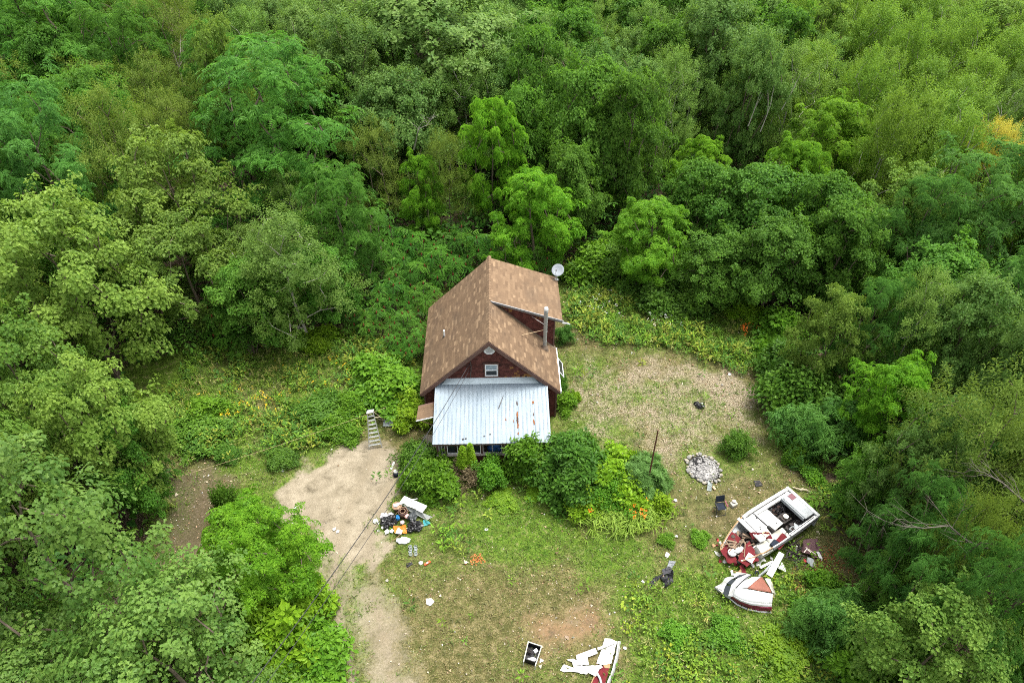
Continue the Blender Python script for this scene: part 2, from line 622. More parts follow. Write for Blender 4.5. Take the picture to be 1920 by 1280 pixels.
gme = np_mesh('ground', Vg, Fg, ground_mat(), smooth=True)
for nm, cs in (('cover', (d_, g_, l_)), ('stone', (r_, s_, far))):
    a = gme.attributes.new(nm, 'FLOAT_COLOR', 'POINT')
    c4 = np.ones((len(Vg), 4), np.float32)
    c4[:, 0], c4[:, 1], c4[:, 2] = cs
    a.data.foreach_set('color', c4.ravel())
tag(link('ground', gme), 'flat clearing of dry grass, bare dirt and gravel', kind='structure')

# ------------------------------------------------------------------ leaves, grass and weeds: little templates baked many times
RNG = np.random.default_rng(11)


def frames(nrm, rng, spin=None):
    """rotation matrices whose z axis follows nrm, spun at random"""
    n = nrm / (np.linalg.norm(nrm, axis=1, keepdims=True) + 1e-9)
    a = np.where(np.abs(n[:, 2:3]) < 0.95, np.array([[0, 0, 1.0]]), np.array([[1.0, 0, 0]]))
    x = np.cross(a, n)
    x /= np.linalg.norm(x, axis=1, keepdims=True) + 1e-9
    y = np.cross(n, x)
    t = rng.uniform(0, 2 * np.pi, len(n)) if spin is None else spin
    c, s = np.cos(t)[:, None], np.sin(t)[:, None]
    return np.stack([x * c + y * s, y * c - x * s, n], 1)        # rows are the local axes


def bake(T, pos, R, scale):
    """T = (verts, quads); copies of it at pos, turned by R, scaled"""
    TV, TF = T
    V = (TV[None] * scale[:, None, None]) @ R + pos[:, None, :]
    F = TF[None] + (np.arange(len(pos)) * len(TV))[:, None, None]
    return V.reshape(-1, 3), F.reshape(-1, 4)


def join_arrays(parts):
    Vs, Fs, o = [], [], 0
    for V, F in parts:
        Vs.append(V)
        Fs.append(F + o)
        o += len(V)
    return np.concatenate(Vs), np.concatenate(Fs)


def leaf(base, dirv, L, W, up=(0, 0, 1), fold=0.15, droop=0.2):
    d = np.array(dirv, float)
    d /= np.linalg.norm(d)
    u = np.array(up, float)
    s = np.cross(d, u)
    s /= np.linalg.norm(s) + 1e-9
    u = np.cross(s, d)
    b = np.array(base, float)
    m = b + d * L * 0.45
    return np.array([b, m + s * W / 2 + u * W * fold, b + d * L - u * L * droop, m - s * W / 2 + u * W * fold])


Q1 = np.array([[0, 1, 2, 3]])


def t_rosette(n, L, W, rng, spread=1.0, lift=0.25, droop=0.25, r0=0.12):
    """n leaves round a twig end"""
    parts = []
    for i in range(n):
        a = 2.399 * i + rng.uniform(-0.3, 0.3)
        k = rng.uniform(0.2, 1.0)
        d = np.array([np.cos(a), np.sin(a), lift * rng.uniform(-0.6, 1.4)])
        base = np.array([np.cos(a), np.sin(a), 0]) * r0 * spread * (0.3 + k) + np.array([0, 0, rng.uniform(-0.08, 0.1)])
        s = rng.uniform(0.75, 1.2)
        parts.append((leaf(base, d, L * s, W * s, droop=droop * rng.uniform(0.3, 1.5)), Q1))
    return join_arrays(parts)


def t_frond(nf, RL, pairs, L, W, rng, lift=0.3, droop=0.5):
    """nf compound leaves: leaflets paired along an arching rachis"""
    parts = []
    for f in range(nf):
        a = 2 * np.pi * f / nf + rng.uniform(-0.35, 0.35)
        rl = RL * rng.uniform(0.8, 1.15)
        o = np.array([np.cos(a), np.sin(a), 0])
        sd = np.array([-np.sin(a), np.cos(a), 0])
        li = lift * rng.uniform(0.3, 1.5)
        for i in range(pairs + 1):
            t = 0.22 + 0.78 * i / pairs
            p = o * rl * t + np.array([0, 0, rl * (li * t - droop * t * t)])
            sl = np.sin(np.pi * (0.2 + 0.7 * t)) ** 0.6
            tang = o + np.array([0, 0, li - 2 * droop * t])
            if i == pairs:
                parts.append((leaf(p, tang, L, W, droop=0.2), Q1))
            else:
                for s in (1, -1):
                    parts.append((leaf(p, sd * s * 0.9 + tang * 0.5 + np.array([0, 0, -0.12]), L * sl, W, droop=0.22), Q1))
    return join_arrays(parts)


def t_twig(n, H, L, W, rng, lean=0.8):
    """small leaves up and down a rising twig"""
    parts = []
    for i in range(n):
        a = 2.399 * i + rng.uniform(-0.4, 0.4)
        z = H * (i + 0.5) / n
        r = 0.09 * (1 - 0.5 * i / n)
        d = np.array([np.cos(a), np.sin(a), lean * rng.uniform(0.2, 1.3)])
        s = rng.uniform(0.75, 1.2)
        parts.append((leaf(np.array([np.cos(a) * r, np.sin(a) * r, z - H * 0.4]), d, L * s, W * s, droop=0.15), Q1))
    return join_arrays(parts)


OAK_OUT = [(0.02, 0.0), (0.22, 0.24), (0.08, 0.36), (0.36, 0.66), (0.02, 1.0)]


def t_oak(n, L, rng):
    """n lobed leaves round a twig end"""
    parts = []
    for i in range(n):
        a = 2 * np.pi * i / n + rng.uniform(-0.35, 0.35)
        d = np.array([np.cos(a), np.sin(a), rng.uniform(-0.25, 0.35)])
        d /= np.linalg.norm(d)
        s = np.cross(d, [0, 0, 1.0])
        s /= np.linalg.norm(s)
        u = np.cross(s, d)
        k = L * rng.uniform(0.8, 1.2)
        V, F = [], []
        for w, y in OAK_OUT:
            mid = d * (0.12 + y * k) - u * 0.22 * k * y * y
            V += [mid + s * w * k + u * w * k * 0.25, mid, mid - s * w * k + u * w * k * 0.25]
        for j in range(len(OAK_OUT) - 1):
            q = 3 * j
            F += [[q, q + 3, q + 4, q + 1], [q + 1, q + 4, q + 5, q + 2]]
        parts.append((np.array(V), np.array(F)))
    return join_arrays(parts)


def t_needles(n, L, W, rng):
    parts = []
    for i in range(n):
        a = 2.399 * i
        parts.append((leaf((0, 0, 0), (np.cos(a), np.sin(a), rng.uniform(0.1, 1.2)), L * rng.uniform(.7, 1.2), W, droop=0.05), Q1))
    return join_arrays(parts)


def t_blades(n, H, W, rng, arch=0.5):
    """arching strap leaves (grass, day lily): two quads each"""
    parts = []
    for i in range(n):
        a = rng.uniform(0, 6.283)
        h = H * rng.uniform(0.6, 1.15)
        o = np.array([np.cos(a), np.sin(a), 0])
        s = np.array([-np.sin(a), np.cos(a), 0]) * W / 2
        r = arch * h
        p0, p1, p2 = np.zeros(3), o * r * 0.4 + np.array([0, 0, h * 0.75]), o * r * 1.1 + np.array([0, 0, h * (1 - 0.55 * arch)])
        parts.append((np.array([p0 - s, p0 + s, p1 + s, p1 - s, p2 + s * .1, p2 - s * .1]), np.array([[0, 1, 2, 3], [3, 2, 4, 5]])))
    return join_arrays(parts)


def spread_points(n, box, dens, rng):
    X = rng.uniform(box[0], box[1], n)
    Y = rng.uniform(box[2], box[3], n)
    k = rng.uniform(0, 1, n) < dens(X, Y)
    return X[k], Y[k]


def tones(base, n, rng, j=0.25):
    k = rng.uniform(1 - j, 1 + j, (n, 1))
    h = rng.uniform(-0.08, 0.08, (n, 1))
    return np.clip(base * k * np.concatenate([1 + h * 1.5, 1 + h * 0.2, 1 - h], 1), 0, 1)


def scatter(name, label, templates, X, Y, Z, scale, tone, mat, rng, tilt=0.25, kind='stuff'):
    parts, cols = [], []
    pick = rng.integers(0, len(templates), len(X))
    for i, T in enumerate(templates):
        k = pick == i
        n = int(k.sum())
        if not n:
            continue
        nrm = np.stack([rng.normal(0, tilt, n), rng.normal(0, tilt, n), np.ones(n)], 1)
        parts.append(bake(T, np.stack([X[k], Y[k], Z[k]], 1), frames(nrm, rng), scale[k]))
        cols.append(np.repeat(tone[k], len(T[0]), 0))
    V, F = join_arrays(parts)
    o = link(name, np_mesh(name, V, F, mat, tone=np.concatenate(cols)))
    return tag(o, label, kind=kind)


M_BLADE = vcol_mat('grass_blade', 0.6, 0.3)
M_CHIP = vcol_mat('dead_leaf', 0.85, 0.0)
in_house = lambda X, Y: inside_dist(X, Y, A_HOUSE) > -0.1
BOX = (-20, 19, 4, 44)


def straw(n, rng):
    """flat lying blades"""
    parts = []
    for i in range(n):
        a = rng.uniform(0, 6.283)
        b = rng.uniform(-.14, .14, 3) * np.array([1, 1, 0]) + np.array([0, 0, rng.uniform(.01, .05)])
        parts.append((leaf(b, (np.cos(a), np.sin(a), rng.uniform(-.1, .35)), rng.uniform(.06, .16), .021, fold=.1, droop=.1), Q1))
    return join_arrays(parts)


def lawn_scatter():
    rng = np.random.default_rng(5)
    # short turf
    X, Y = rng.uniform(BOX[0], BOX[1], 105000), rng.uniform(BOX[2], BOX[3], 105000)
    d, g, l, r, s = areas(X, Y)
    dens = np.clip(0.25 + 0.75 * g - 0.95 * d - 0.95 * l - 0.6 * r - 0.8 * s, 0.0, 1) * (inside_dist(X, Y, CLEAR) > -1) * ~in_house(X, Y)
    k = rng.uniform(0, 1, len(X)) < dens
    X, Y, g = X[k], Y[k], g[k]
    n = len(X)
    gg = np.clip(g + rng.normal(0, 0.22, n), 0, 1)[:, None]
    base = (1 - gg) * np.array([[0.185, 0.162, 0.072]]) + gg * np.array([[0.088, 0.175, 0.017]])
    T = [t_blades(2, 0.10, 0.026, rng, 1.35)] + [straw(5, rng) for _ in range(4)]
    scatter('lawn_grass', 'short patchy lawn grass, part green and part dried to straw', T, X, Y, np.zeros(n), rng.uniform(0.6, 1.7, n), tones(base, n, rng, 0.35), M_BLADE, rng)
    # dead leaves, chips and pale stones
    X, Y = rng.uniform(BOX[0], BOX[1], 90000), rng.uniform(BOX[2], BOX[3], 90000)
    d, g, l, r, s = areas(X, Y)
    dens = np.clip((0.26 + 0.6 * r + 0.4 * l + 0.7 * s - 0.16 * g - 0.18 * d) * sstep(.2, .6, fbm(X * .9, Y * .9, 61)) * 1.5, 0.02, 1) * (inside_dist(X, Y, CLEAR) > -3) * ~in_house(X, Y)
    k = rng.uniform(0, 1, len(X)) < dens
    X, Y = X[k], Y[k]
    n = len(X)
    pal = np.array([[.55, .47, .34], [.42, .31, .19], [.30, .19, .11], [.62, .56, .46], [.24, .16, .09], [.48, .36, .26]])
    base = pal[rng.integers(0, len(pal), n)]
    T = [(leaf((-.05, 0, 0), (1, 0, .1), .10, .06, fold=.3, droop=.1), Q1), (leaf((-.04, 0, 0), (1, 0, .2), .08, .08, fold=.4, droop=.3), Q1)]
    scatter('dead_leaves', 'pale dead leaves and chips strewn over the yard', T, X, Y, np.full(n, 0.02), rng.lognormal(-0.72, 0.5, n), tones(base * .68, n, rng, 0.35), M_CHIP, rng)


def weed_scatter():
    rng = np.random.default_rng(8)
    X, Y = rng.uniform(BOX[0], BOX[1], 60000), rng.uniform(BOX[2], BOX[3], 60000)
    dl, dr, dg = inside_dist(X, Y, A_MEADL), inside_dist(X, Y, A_MEADR), inside_dist(X, Y, A_GREEN2)
    ds, dm = inside_dist(X, Y, A_STRIP), inside_dist(X, Y, A_MEADLO)
    pat = fbm(X * 0.55, Y * 0.55, 21)
    pat2 = fbm(X * 1.1, Y * 1.1, 27)
    dens = np.maximum.reduce([0.62 * sstep(-0.3, 0.8, dl) * sstep(0.42, 0.58, pat), 0.85 * sstep(-0.5, 1, dr) * sstep(0.26, 0.5, pat),
                              0.62 * sstep(-0.6, 1.8, dg) * sstep(0.42, 0.62, pat), 0.8 * sstep(-.3, .5, inside_dist(X, Y, A_WEEDB)) * sstep(.36, .55, pat), 0.9 * sstep(-0.4, 0.4, ds), 0.16 * sstep(-0.3, .5, dm), 0.13 * sstep(-.2, .4, inside_dist(X, Y, A_BASE)),
                              0.035 * sstep(0.58, .7, pat2) * (areas(X, Y)[0] < .25) * (inside_dist(X, Y, CLEAR) > 0)])
    dens = dens * (inside_dist(X, Y, CLEAR) > -0.8) * ~in_house(X, Y)
    k = rng.uniform(0, 1, len(X)) < dens
    X, Y, pat = X[k], Y[k], pat[k]
    low = (inside_dist(X, Y, A_GREEN2) > -0.6) | (inside_dist(X, Y, A_WEEDB) > -0.4) | (inside_dist(X, Y, A_STRIP) > -0.4)
    pal = np.array([[0.12, 0.24, 0.024], [0.17, 0.30, 0.03], [0.085, 0.19, 0.03], [0.25, 0.31, 0.045]])
    # upright forbs
    a = ~low
    n = int(a.sum())
    T = [t_twig(11, 0.62, 0.20, 0.075, rng, 1.0), t_twig(9, 0.5, 0.24, 0.06, rng, 1.4), t_rosette(9, 0.26, 0.10, rng, lift=1.0, droop=0.2)]
    base = pal[np.clip((pat[a] * 7 - 2).astype(int) + rng.integers(-1, 2, n), 0, 3)]
    sc = rng.uniform(0.55, 1.25, n) * np.clip(0.6 + 0.9 * (pat[a] - 0.35) * 2, 0.5, 1.3)
    scatter('meadow_weeds', 'knee high green weeds filling the meadow either side of the house', T, X[a], Y[a], 0.25 * sc, sc, tones(base, n, rng), M_BLADE, rng, 0.2)
    a = low
    n = int(a.sum())
    T = [t_rosette(8, 0.13, 0.10, rng, lift=0.5, droop=0.3, r0=0.14), t_rosette(9, 0.12, 0.09, rng, lift=0.7, r0=0.17), t_twig(8, 0.4, 0.13, 0.07, rng, 0.8)]
    pal = np.array([[0.11, 0.21, 0.02], [0.16, 0.26, 0.024], [0.075, 0.165, 0.025], [0.23, 0.29, 0.03]])
    base = pal[rng.choice(4, n, p=[.4, .3, .2, .1])]
    scatter('creeping_ground_cover', 'yellow green leafy ground cover below the boat wreck', T, X[a], Y[a], rng.uniform(0.04, 0.26, n), rng.uniform(0.6, 1.4, n), tones(base, n, rng), M_BLADE, rng, 0.35)
    # tall grass in the meadows
    X, Y = rng.uniform(BOX[0], BOX[1], 30000), rng.uniform(BOX[2], BOX[3], 30000)
    dens = np.maximum(0.5 * sstep(-0.3, 0.8, inside_dist(X, Y, A_MEADL)), 0.75 * sstep(-0.3, 0.8, inside_dist(X, Y, A_MEADR)))
    dens = np.maximum(dens, 0.22 * sstep(-.5, 1, inside_dist(X, Y, A_GREEN2)))
    dens = np.maximum(dens, 0.3 * (np.abs(inside_dist(X, Y, CLEAR)) < 0.9))
    dens = dens * ~in_house(X, Y)
    k = rng.uniform(0, 1, len(X)) < dens
    X, Y = X[k], Y[k]
    n = len(X)
    pal = np.array([[0.18, 0.27, 0.035], [0.30, 0.30, 0.09], [0.14, 0.24, 0.03]])
    T = [t_blades(6, 0.55, 0.035, rng, 0.45), t_blades(7, 0.42, 0.03, rng, 0.7)]
    scatter('tall_grass', 'tall seeding grass in the meadow', T, X, Y, np.zeros(n), rng.uniform(0.5, 1.2, n), tones(pal[rng.integers(0, 3, n)], n, rng), M_BLADE, rng, 0.15)
    # flowers
    F_ = [t_rosette(5, 0.045, 0.04, rng, lift=0.3, droop=0, r0=0.012)]
    sets = [('yellow_flowers', 'yellow wild flowers scattered through the left meadow', (0.70, 0.46, 0.02), [(640, 700, 60, 50), (600, 735, 40, 20), (520, 760, 60, 40), (690, 680, 40, 20), (480, 720, 120, 50), (420, 765, 70, 30)], 170, .5),
            ('white_flowers', 'small white wild flowers in the right meadow', (0.75, 0.75, 0.7), [(1270, 590, 60, 20), (1180, 530, 50, 12), (1120, 560, 40, 20)], 130, .7),
            ('orange_lilies', 'orange day lilies blooming at the meadow edge by the trees', (0.75, 0.16, 0.02), [(1420, 605, 18, 8), (1455, 620, 20, 8), (1398, 610, 6, 10)], 60, .8)]
    for nm, lb, c, sp, cnt, zz in sets:
        xs, ys = [], []
        for _ in range(cnt):
            u, v, su, sv = sp[rng.integers(0, len(sp))]
            p = P(u + rng.normal(0, su * .6), v + rng.normal(0, sv * .6), zz)
            xs.append(p.x); ys.append(p.y)
        n = len(xs)
        scatter(nm, lb, F_, np.array(xs), np.array(ys), rng.uniform(zz * .5, zz, n), rng.uniform(0.8, 1.7, n), tones(np.array([c] * n), n, rng, .2), M_BLADE, rng, 0.5)


def rusty_needles():
    rng = np.random.default_rng(28)
    X, Y = rng.uniform(8, 20, 9000), rng.uniform(10, 26, 9000)
    d = inside_dist(X, Y, A_RUSTY)
    k = rng.uniform(0, 1, len(X)) < 0.85 * sstep(-.6, .8, d + (fbm(X, Y, 51) - .5) * 1.5)
    X, Y = X[k], Y[k]
    n = len(X)
    base = np.array([[0.16, 0.05, 0.02], [0.20, 0.085, 0.035], [0.10, 0.04, 0.02]])[rng.integers(0, 3, n)]
    scatter('rusty_dead_fern', 'rust red dead ferns at the forest edge below the brown canvas', [straw(6, rng) for _ in range(3)], X, Y, rng.uniform(0.02, .15, n), rng.uniform(1, 1.8, n), tones(base, n, rng), M_CHIP, rng)


def undergrowth_scatter():
    rng = np.random.default_rng(18)
    X, Y = rng.uniform(-50, 50, 34000), rng.uniform(4, 75, 34000)
    d = inside_dist(X, Y, CLEAR)
    dens = np.where((d < 0) & (d > -14), 0.5, np.where(d <= -14, 0.32, 0.0)) * sstep(0.2, 0.45, fbm(X * .4, Y * .4, 31))
    u, v = px(X, Y, 0 * X)
    dens = dens * ((u > -420) & (u < 2340) & (v < 1750))
    k = rng.uniform(0, 1, len(X)) < dens
    X, Y = X[k], Y[k]
    n = len(X)
    pal = np.array([[0.07, 0.18, 0.02], [0.10, 0.22, 0.022], [0.055, 0.15, 0.022]])
    T = [t_rosette(9, 0.32, 0.22, rng, lift=0.6, r0=.4), t_twig(9, 1.0, 0.30, 0.16, rng, 0.8), t_frond(3, 0.6, 3, 0.28, 0.12, rng, lift=.7)]
    scatter('undergrowth', 'dense green undergrowth on the forest floor', T, X, Y, 0.1 + 2.6 * rng.uniform(0, 1, n) ** 1.6 * sstep(0.5, 3.5, -inside_dist(X, Y, CLEAR)) + rng.uniform(0, .5, n), rng.uniform(0.8, 1.8, n), tones(pal[rng.integers(0, 3, n)], n, rng), M_BLADE, rng, 0.3)


lawn_scatter()
weed_scatter()
undergrowth_scatter()
rusty_needles()
# ------------------------------------------------------------------ house
def shingle_mat(name, stops, rough=0.9, stain=(0.055, 0.042, 0.032)):
    m, nt, N, L, b = new_mat(name)
    t = attr_node(nt, 'tint')
    c = ramp(nt, t.outputs['Fac'], stops)
    g = noise_node(nt, 40, 3, 0.7)
    c = mix_rgb(nt, ramp(nt, g, [(0.35, 0.0), (0.7, 0.35)]), c, (0.10, 0.07, 0.045))
    geo = nt.nodes.new('ShaderNodeNewGeometry')
    mpg = nt.nodes.new('ShaderNodeMapping')
    mpg.inputs['Scale'].default_value = (0.9, 0.5, 0.9)
    nt.links.new(geo.outputs['Position'], mpg.inputs[0])
    st = noise_node(nt, 0.9, 6, 0.65, vec=mpg.outputs[0])
    c = mix_rgb(nt, ramp(nt, st, [(0.50, 0.0), (0.66, 0.34)]), c, stain)
    L.new(c, b.inputs['Base Color'])
    b.inputs['Roughness'].default_value = rough
    b.inputs['Specular IOR Level'].default_value = 0.15
    return m


M_ROOF = shingle_mat('asphalt_shingle', [(0.0, (0.096, 0.062, 0.038)), (0.4, (0.123, 0.080, 0.048)), (0.7, (0.156, 0.103, 0.062)), (1.0, (0.222, 0.152, 0.092))])
M_WALLSH = shingle_mat('red_wood_shingle', [(0.0, (0.058, 0.016, 0.015)), (0.5, (0.098, 0.028, 0.025)), (0.8, (0.135, 0.042, 0.036)), (0.86, (0.12, 0.05, 0.03)), (0.9, (0.24, 0.10, 0.03)), (1.0, (0.28, 0.14, 0.045))], stain=(0.04, 0.014, 0.011))
M_WALL = plain('dark_wall', (0.045, 0.016, 0.013), 0.9)
M_TRIM = plain('brown_trim', (0.11, 0.062, 0.050), 0.7, 0.2, 3, dirt=(0.05, 0.03, 0.025), dirt_amt=.45)
M_SOFFIT = plain('soffit', (0.05, 0.03, 0.025), 0.8)
M_DECK = plain('roof_deck', (0.12, 0.09, 0.06), 0.9)
M_WHITE = plain('white_paint', (0.72, 0.73, 0.74), 0.45, 0.08, 4)
M_GLASS, nt_, N_, L_, b_ = new_mat('window_glass')
b_.inputs['Base Color'].default_value = (0.018, 0.023, 0.026, 1)
b_.inputs['Roughness'].default_value = 0.06
b_.inputs['Specular IOR Level'].default_value = 0.35
M_SCREEN = plain('window_screen', (0.055, 0.055, 0.06), 0.8)
M_METALP = plain('grey_pipe', (0.28, 0.29, 0.28), 0.5, 0.12, 4, metal=0.2, dirt=(0.16, 0.14, 0.12), dirt_amt=.36)
M_PLANK = plain('grey_weathered_plank', (0.27, 0.235, 0.18), 0.9, 0.3, 3)
M_CURTAIN = plain('blind', (0.25, 0.31, 0.35), 0.8)


def tin_mat():
    m, nt, N, L, b = new_mat('tin_roofing')
    n1 = noise_node(nt, 1.1, 5, 0.6)
    c = ramp(nt, n1, [(0.3, (0.150, 0.196, 0.232)), (0.7, (0.205, 0.250, 0.285))])
    tc = N.new('ShaderNodeTexCoord')
    mpn = N.new('ShaderNodeMapping')
    mpn.inputs['Scale'].default_value = (6.0, 0.35, 1)
    L.new(tc.outputs['Object'], mpn.inputs[0])
    st = noise_node(nt, 2.2, 5, 0.65, vec=mpn.outputs[0])
    c = mix_rgb(nt, ramp(nt, st, [(0.45, 0.0), (0.75, 0.55)]), c, (0.115, 0.155, 0.195))
    L.new(c, b.inputs['Base Color'])
    b.inputs['Metallic'].default_value = 0.05
    b.inputs['Roughness'].default_value = 0.55
    return m


M_TIN = tin_mat()
M_RUST = plain('rust', (0.17, 0.062, 0.02), 0.9, 0.5, 20)
M_RUSTD = plain('dark_rust', (0.055, 0.028, 0.018), 0.9, 0.5, 20)

HX, HY, HRZ = -1.17, 25.8, math.radians(1.43)
house = thing('house', 'small steep roofed house with brown shingle roof, red shingled walls and tin porch roof', 'house', (HX, HY, 0), HRZ)
SL = 0.98                     # roof rise over run
ZR, XE = 6.13, 3.77           # ridge height, eave half width
ZE = ZR - XE * SL
YF, YB = -0.42, 6.85          # front and back edges of the roof
XW = 3.57

# body: gabled block
mb = MB()
zc = ZR - 0.16
gab = [(-XW, 0), (XW, 0), (XW, zc - XW * SL), (0, zc), (-XW, zc - XW * SL)]
f0 = [(x, 0.0, z) for x, z in gab]
f1 = [(x, 6.6, z) for x, z in gab]
mb.add(f0 + f1, [(0, 1, 2, 3, 4), (9, 8, 7, 6, 5), (0, 5, 6, 1), (1, 6, 7, 2), (2, 7, 8, 3), (3, 8, 9, 4), (4, 9, 5, 0)])
# shed dormer body
XS, ZS = 4.03, 4.62           # shed roof eave
sl2 = (ZR - ZS) / XS
mb.add([(0.3, 3.1, 3.6), (XW + .02, 3.1, 1.2), (XW + .02, 3.1, ZR - .14 - (XW + .02) * sl2), (0.3, 3.1, ZR - .14 - .3 * sl2),
        (0.3, 6.6, 3.6), (XW + .02, 6.6, 1.2), (XW + .02, 6.6, ZR - .14 - (XW + .02) * sl2), (0.3, 6.6, ZR - .14 - .3 * sl2)],
       [(0, 1, 2, 3), (7, 6, 5, 4), (1, 5, 6, 2), (2, 6, 7, 3), (3, 7, 4, 0), (0, 4, 5, 1)])
wall = mb.build('wall', M_WALL, house)

# roof slabs
mb = MB()
th = 0.10
nl = Vector((-SL, 0, 1)).normalized()
nr = Vector((SL, 0, 1)).normalized()
mb.prism([(-XE, YF, ZE), (0, YF, ZR), (0, YB, ZR), (-XE, YB, ZE)], th, nl)
mb.prism([(0, YF, ZR), (XE, YF, ZE), (XE, 3.15, ZE), (0, 3.15, ZR)], th, nr)
ns = Vector((sl2, 0, 1)).normalized()
mb.prism([(0, 2.88, ZR), (XS, 2.88, ZS), (XS, YB, ZS), (0, YB, ZR)], th, ns)
roof = mb.build('roof', M_DECK, house)

# shingles: unit pieces in six tones; the 300 nearest ones are pieces of their own
rsn = random.Random(21)
UNIT = []
for i in range(6):
    me = bpy.data.meshes.new('shingle')
    # x along the course (unit length), y up the slope, z out; butt edge thick at y=0
    vs_ = [(0.004, 0, 0.004), (.996, 0, 0.004), (.996, .19, 0.0), (0.004, .19, 0.0), (0.004, 0, 0.013), (.996, 0, 0.013), (.996, .19, 0.004), (0.004, .19, 0.004)]
    me.from_pydata(vs_, [], [(4, 5, 6, 7), (0, 1, 5, 4), (1, 2, 6, 5), (3, 0, 4, 7), (2, 3, 7, 6), (3, 2, 1, 0)])
    a = me.attributes.new('tint', 'FLOAT', 'POINT')
    a.data.foreach_set('value', [(0.08, 0.28, 0.42, 0.55, 0.75, 0.98)[i]] * 8)
    me.materials.append(M_ROOF)
    UNIT.append(me)


def slope_shingles(O, U, W, width, height, course, lmin, lmax, weights, lift=0.004, clip=None):
    """list of (matrix, tone index): courses of shingles from O along U, rising along W"""
    U, W = Vector(U).normalized(), Vector(W).normalized()
    Nn = U.cross(W).normalized()
    out = []
    rows = int(height / course)
    for r in range(rows):
        x = -rsn.uniform(0, lmin)
        while x < width - 0.02:
            L_ = rsn.uniform(lmin, lmax)
            a, b = max(0, x), min(width, x + L_)
            x += L_
            if b - a < 0.03 or (clip and not clip(0.5 * (a + b), (r + 0.5) * course)):
                continue
            p = Vector(O) + U * a + W * (r * course) + Nn * lift
            M = Matrix(((U.x * (b - a), W.x, Nn.x, p.x), (U.y * (b - a), W.y, Nn.y, p.y), (U.z * (b - a), W.z, Nn.z, p.z), (0, 0, 0, 1)))
            out.append((M, rsn.choices(range(6), weights)[0]))
    return out


def merge_shingles(items, name, mat, parent, tones_=None, unit=UNIT, kind='stuff'):
    Vb = [np.array([v.co for v in me.vertices]) for me in unit]
    Fb = np.array([p.vertices[:] for p in unit[0].polygons])
    Vs, Fs, ts = [], [], []
    tv = (0.08, 0.28, 0.42, 0.55, 0.75, 0.98)
    for i, (M, t) in enumerate(items):
        A = np.array(M)
        v = Vb[t] @ A[:3, :3].T + A[:3, 3]
        Vs.append(v)
        Fs.append(Fb + 8 * i)
        ts.append(np.full(8, tones_[i] if tones_ is not None else tv[t] + rsn.uniform(-.07, .07)))
    o = link(name, np_mesh(name, np.concatenate(Vs), np.concatenate(Fs), mat, tint=np.clip(np.concatenate(ts), 0, 1)), parent)
    o['kind'] = kind
    return o


hyp = math.hypot(XE, XE * SL)
WT = [3, 5, 5, 4, 2.5, 1.6]
main_items = slope_shingles((-XE, YB, ZE), (0, -1, 0), (XE, 0, XE * SL), YB - YF, hyp, 0.145, 0.16, 0.46, WT)
main_items += slope_shingles((XE, YF, ZE), (0, 1, 0), (-XE, 0, XE * SL), 3.3, hyp, 0.145, 0.16, 0.46, [2, 4, 5, 5, 3, 2])  # right slope mixed a little lighter: its sunlight is put into the tones
shed_items = slope_shingles((XS, 2.88, ZS), (0, 1, 0), (-XS, 0, XS * sl2), YB - 2.88, math.hypot(XS, XS * sl2), 0.145, 0.2, 0.5, [0, .5, 2, 5, 4, .4])  # paler mix: sky light on this low slope is painted into the tones
main_items.sort(key=lambda m: m[0].translation.y + rsn.uniform(0, .01))
for M, t in main_items[:300]:
    o = link('shingle', UNIT[t], roof)
    o.matrix_local = M
merge_shingles(main_items[300:], 'shingle_courses', M_ROOF, roof)
merge_shingles(shed_items, 'shed_shingle_courses', M_ROOF, roof)
# ridge cap: overlapping bent caps
y = YF
cap = MB()
caps_t = []
while y < YB - 0.05:
    w = 0.13
    for s in (-1, 1):
        cap.prism([(0, y, ZR + .032), (s * w, y, ZR - w * (SL if (s < 0 or y < 2.8) else sl2) + .036), (s * w, y + .27, ZR - w * (SL if (s < 0 or y < 2.8) else sl2) + .022), (0, y + .27, ZR + .02)], 0.012)
        caps_t.append(rsn.uniform(.45, .85))
    y += 0.24
o = cap.build('ridge_cap', M_ROOF, roof)
a = o.data.attributes.new('tint', 'FLOAT', 'POINT')
a.data.foreach_set('value', [caps_t[i // 8] for i in range(len(o.data.vertices))])

# rake boards, eaves, soffits
for s in (-1, 1):
    nn = Vector((s * SL, 0, 1)).normalized()
    dv = Vector((s * XE, 0, -XE * SL)).normalized()
    top = Vector((0, YF - .03, ZR)) - nn * 0.015
    end = Vector((s * XE, YF - .03, ZE)) - nn * 0.015 + dv * 0.02
    mb = MB()
    h = 0.20
    mb.add([top, end, end - nn * h, Vector((0, YF - .03, ZR - 0.015 / nn.z - h / nn.z)), top + Vector((0, .028, 0)), end + Vector((0, .028, 0)), end - nn * h + Vector((0, .028, 0)), Vector((0, YF - .002, ZR - .015 / nn.z - h / nn.z))],
           [(0, 1, 2, 3), (7, 6, 5, 4), (0, 4, 5, 1), (1, 5, 6, 2), (2, 6, 7, 3), (3, 7, 4, 0)])
    mb.build('rake_board', M_TRIM, roof)
mb = MB()
mb.box((-XE + .0, (YF + YB) / 2, ZE - .10), (0.03, YB - YF, 0.16))
mb.build('eave_board', M_TRIM, roof)
mb = MB()
mb.box((XE + .03, (YF + 3.05) / 2, ZE - .06), (0.05, 3.05 - YF, 0.14))
mb.build('white_eave_trim', M_WHITE, roof)
mb = MB()   # metal drip edge along the shed's front rake
mb.prism([(0.1, 2.83, ZR + .02 - .1 * sl2), (XS + .06, 2.83, ZS + .02), (XS + .06, 2.86, ZS + .03), (0.1, 2.86, ZR + .03 - .1 * sl2)], 0.02)
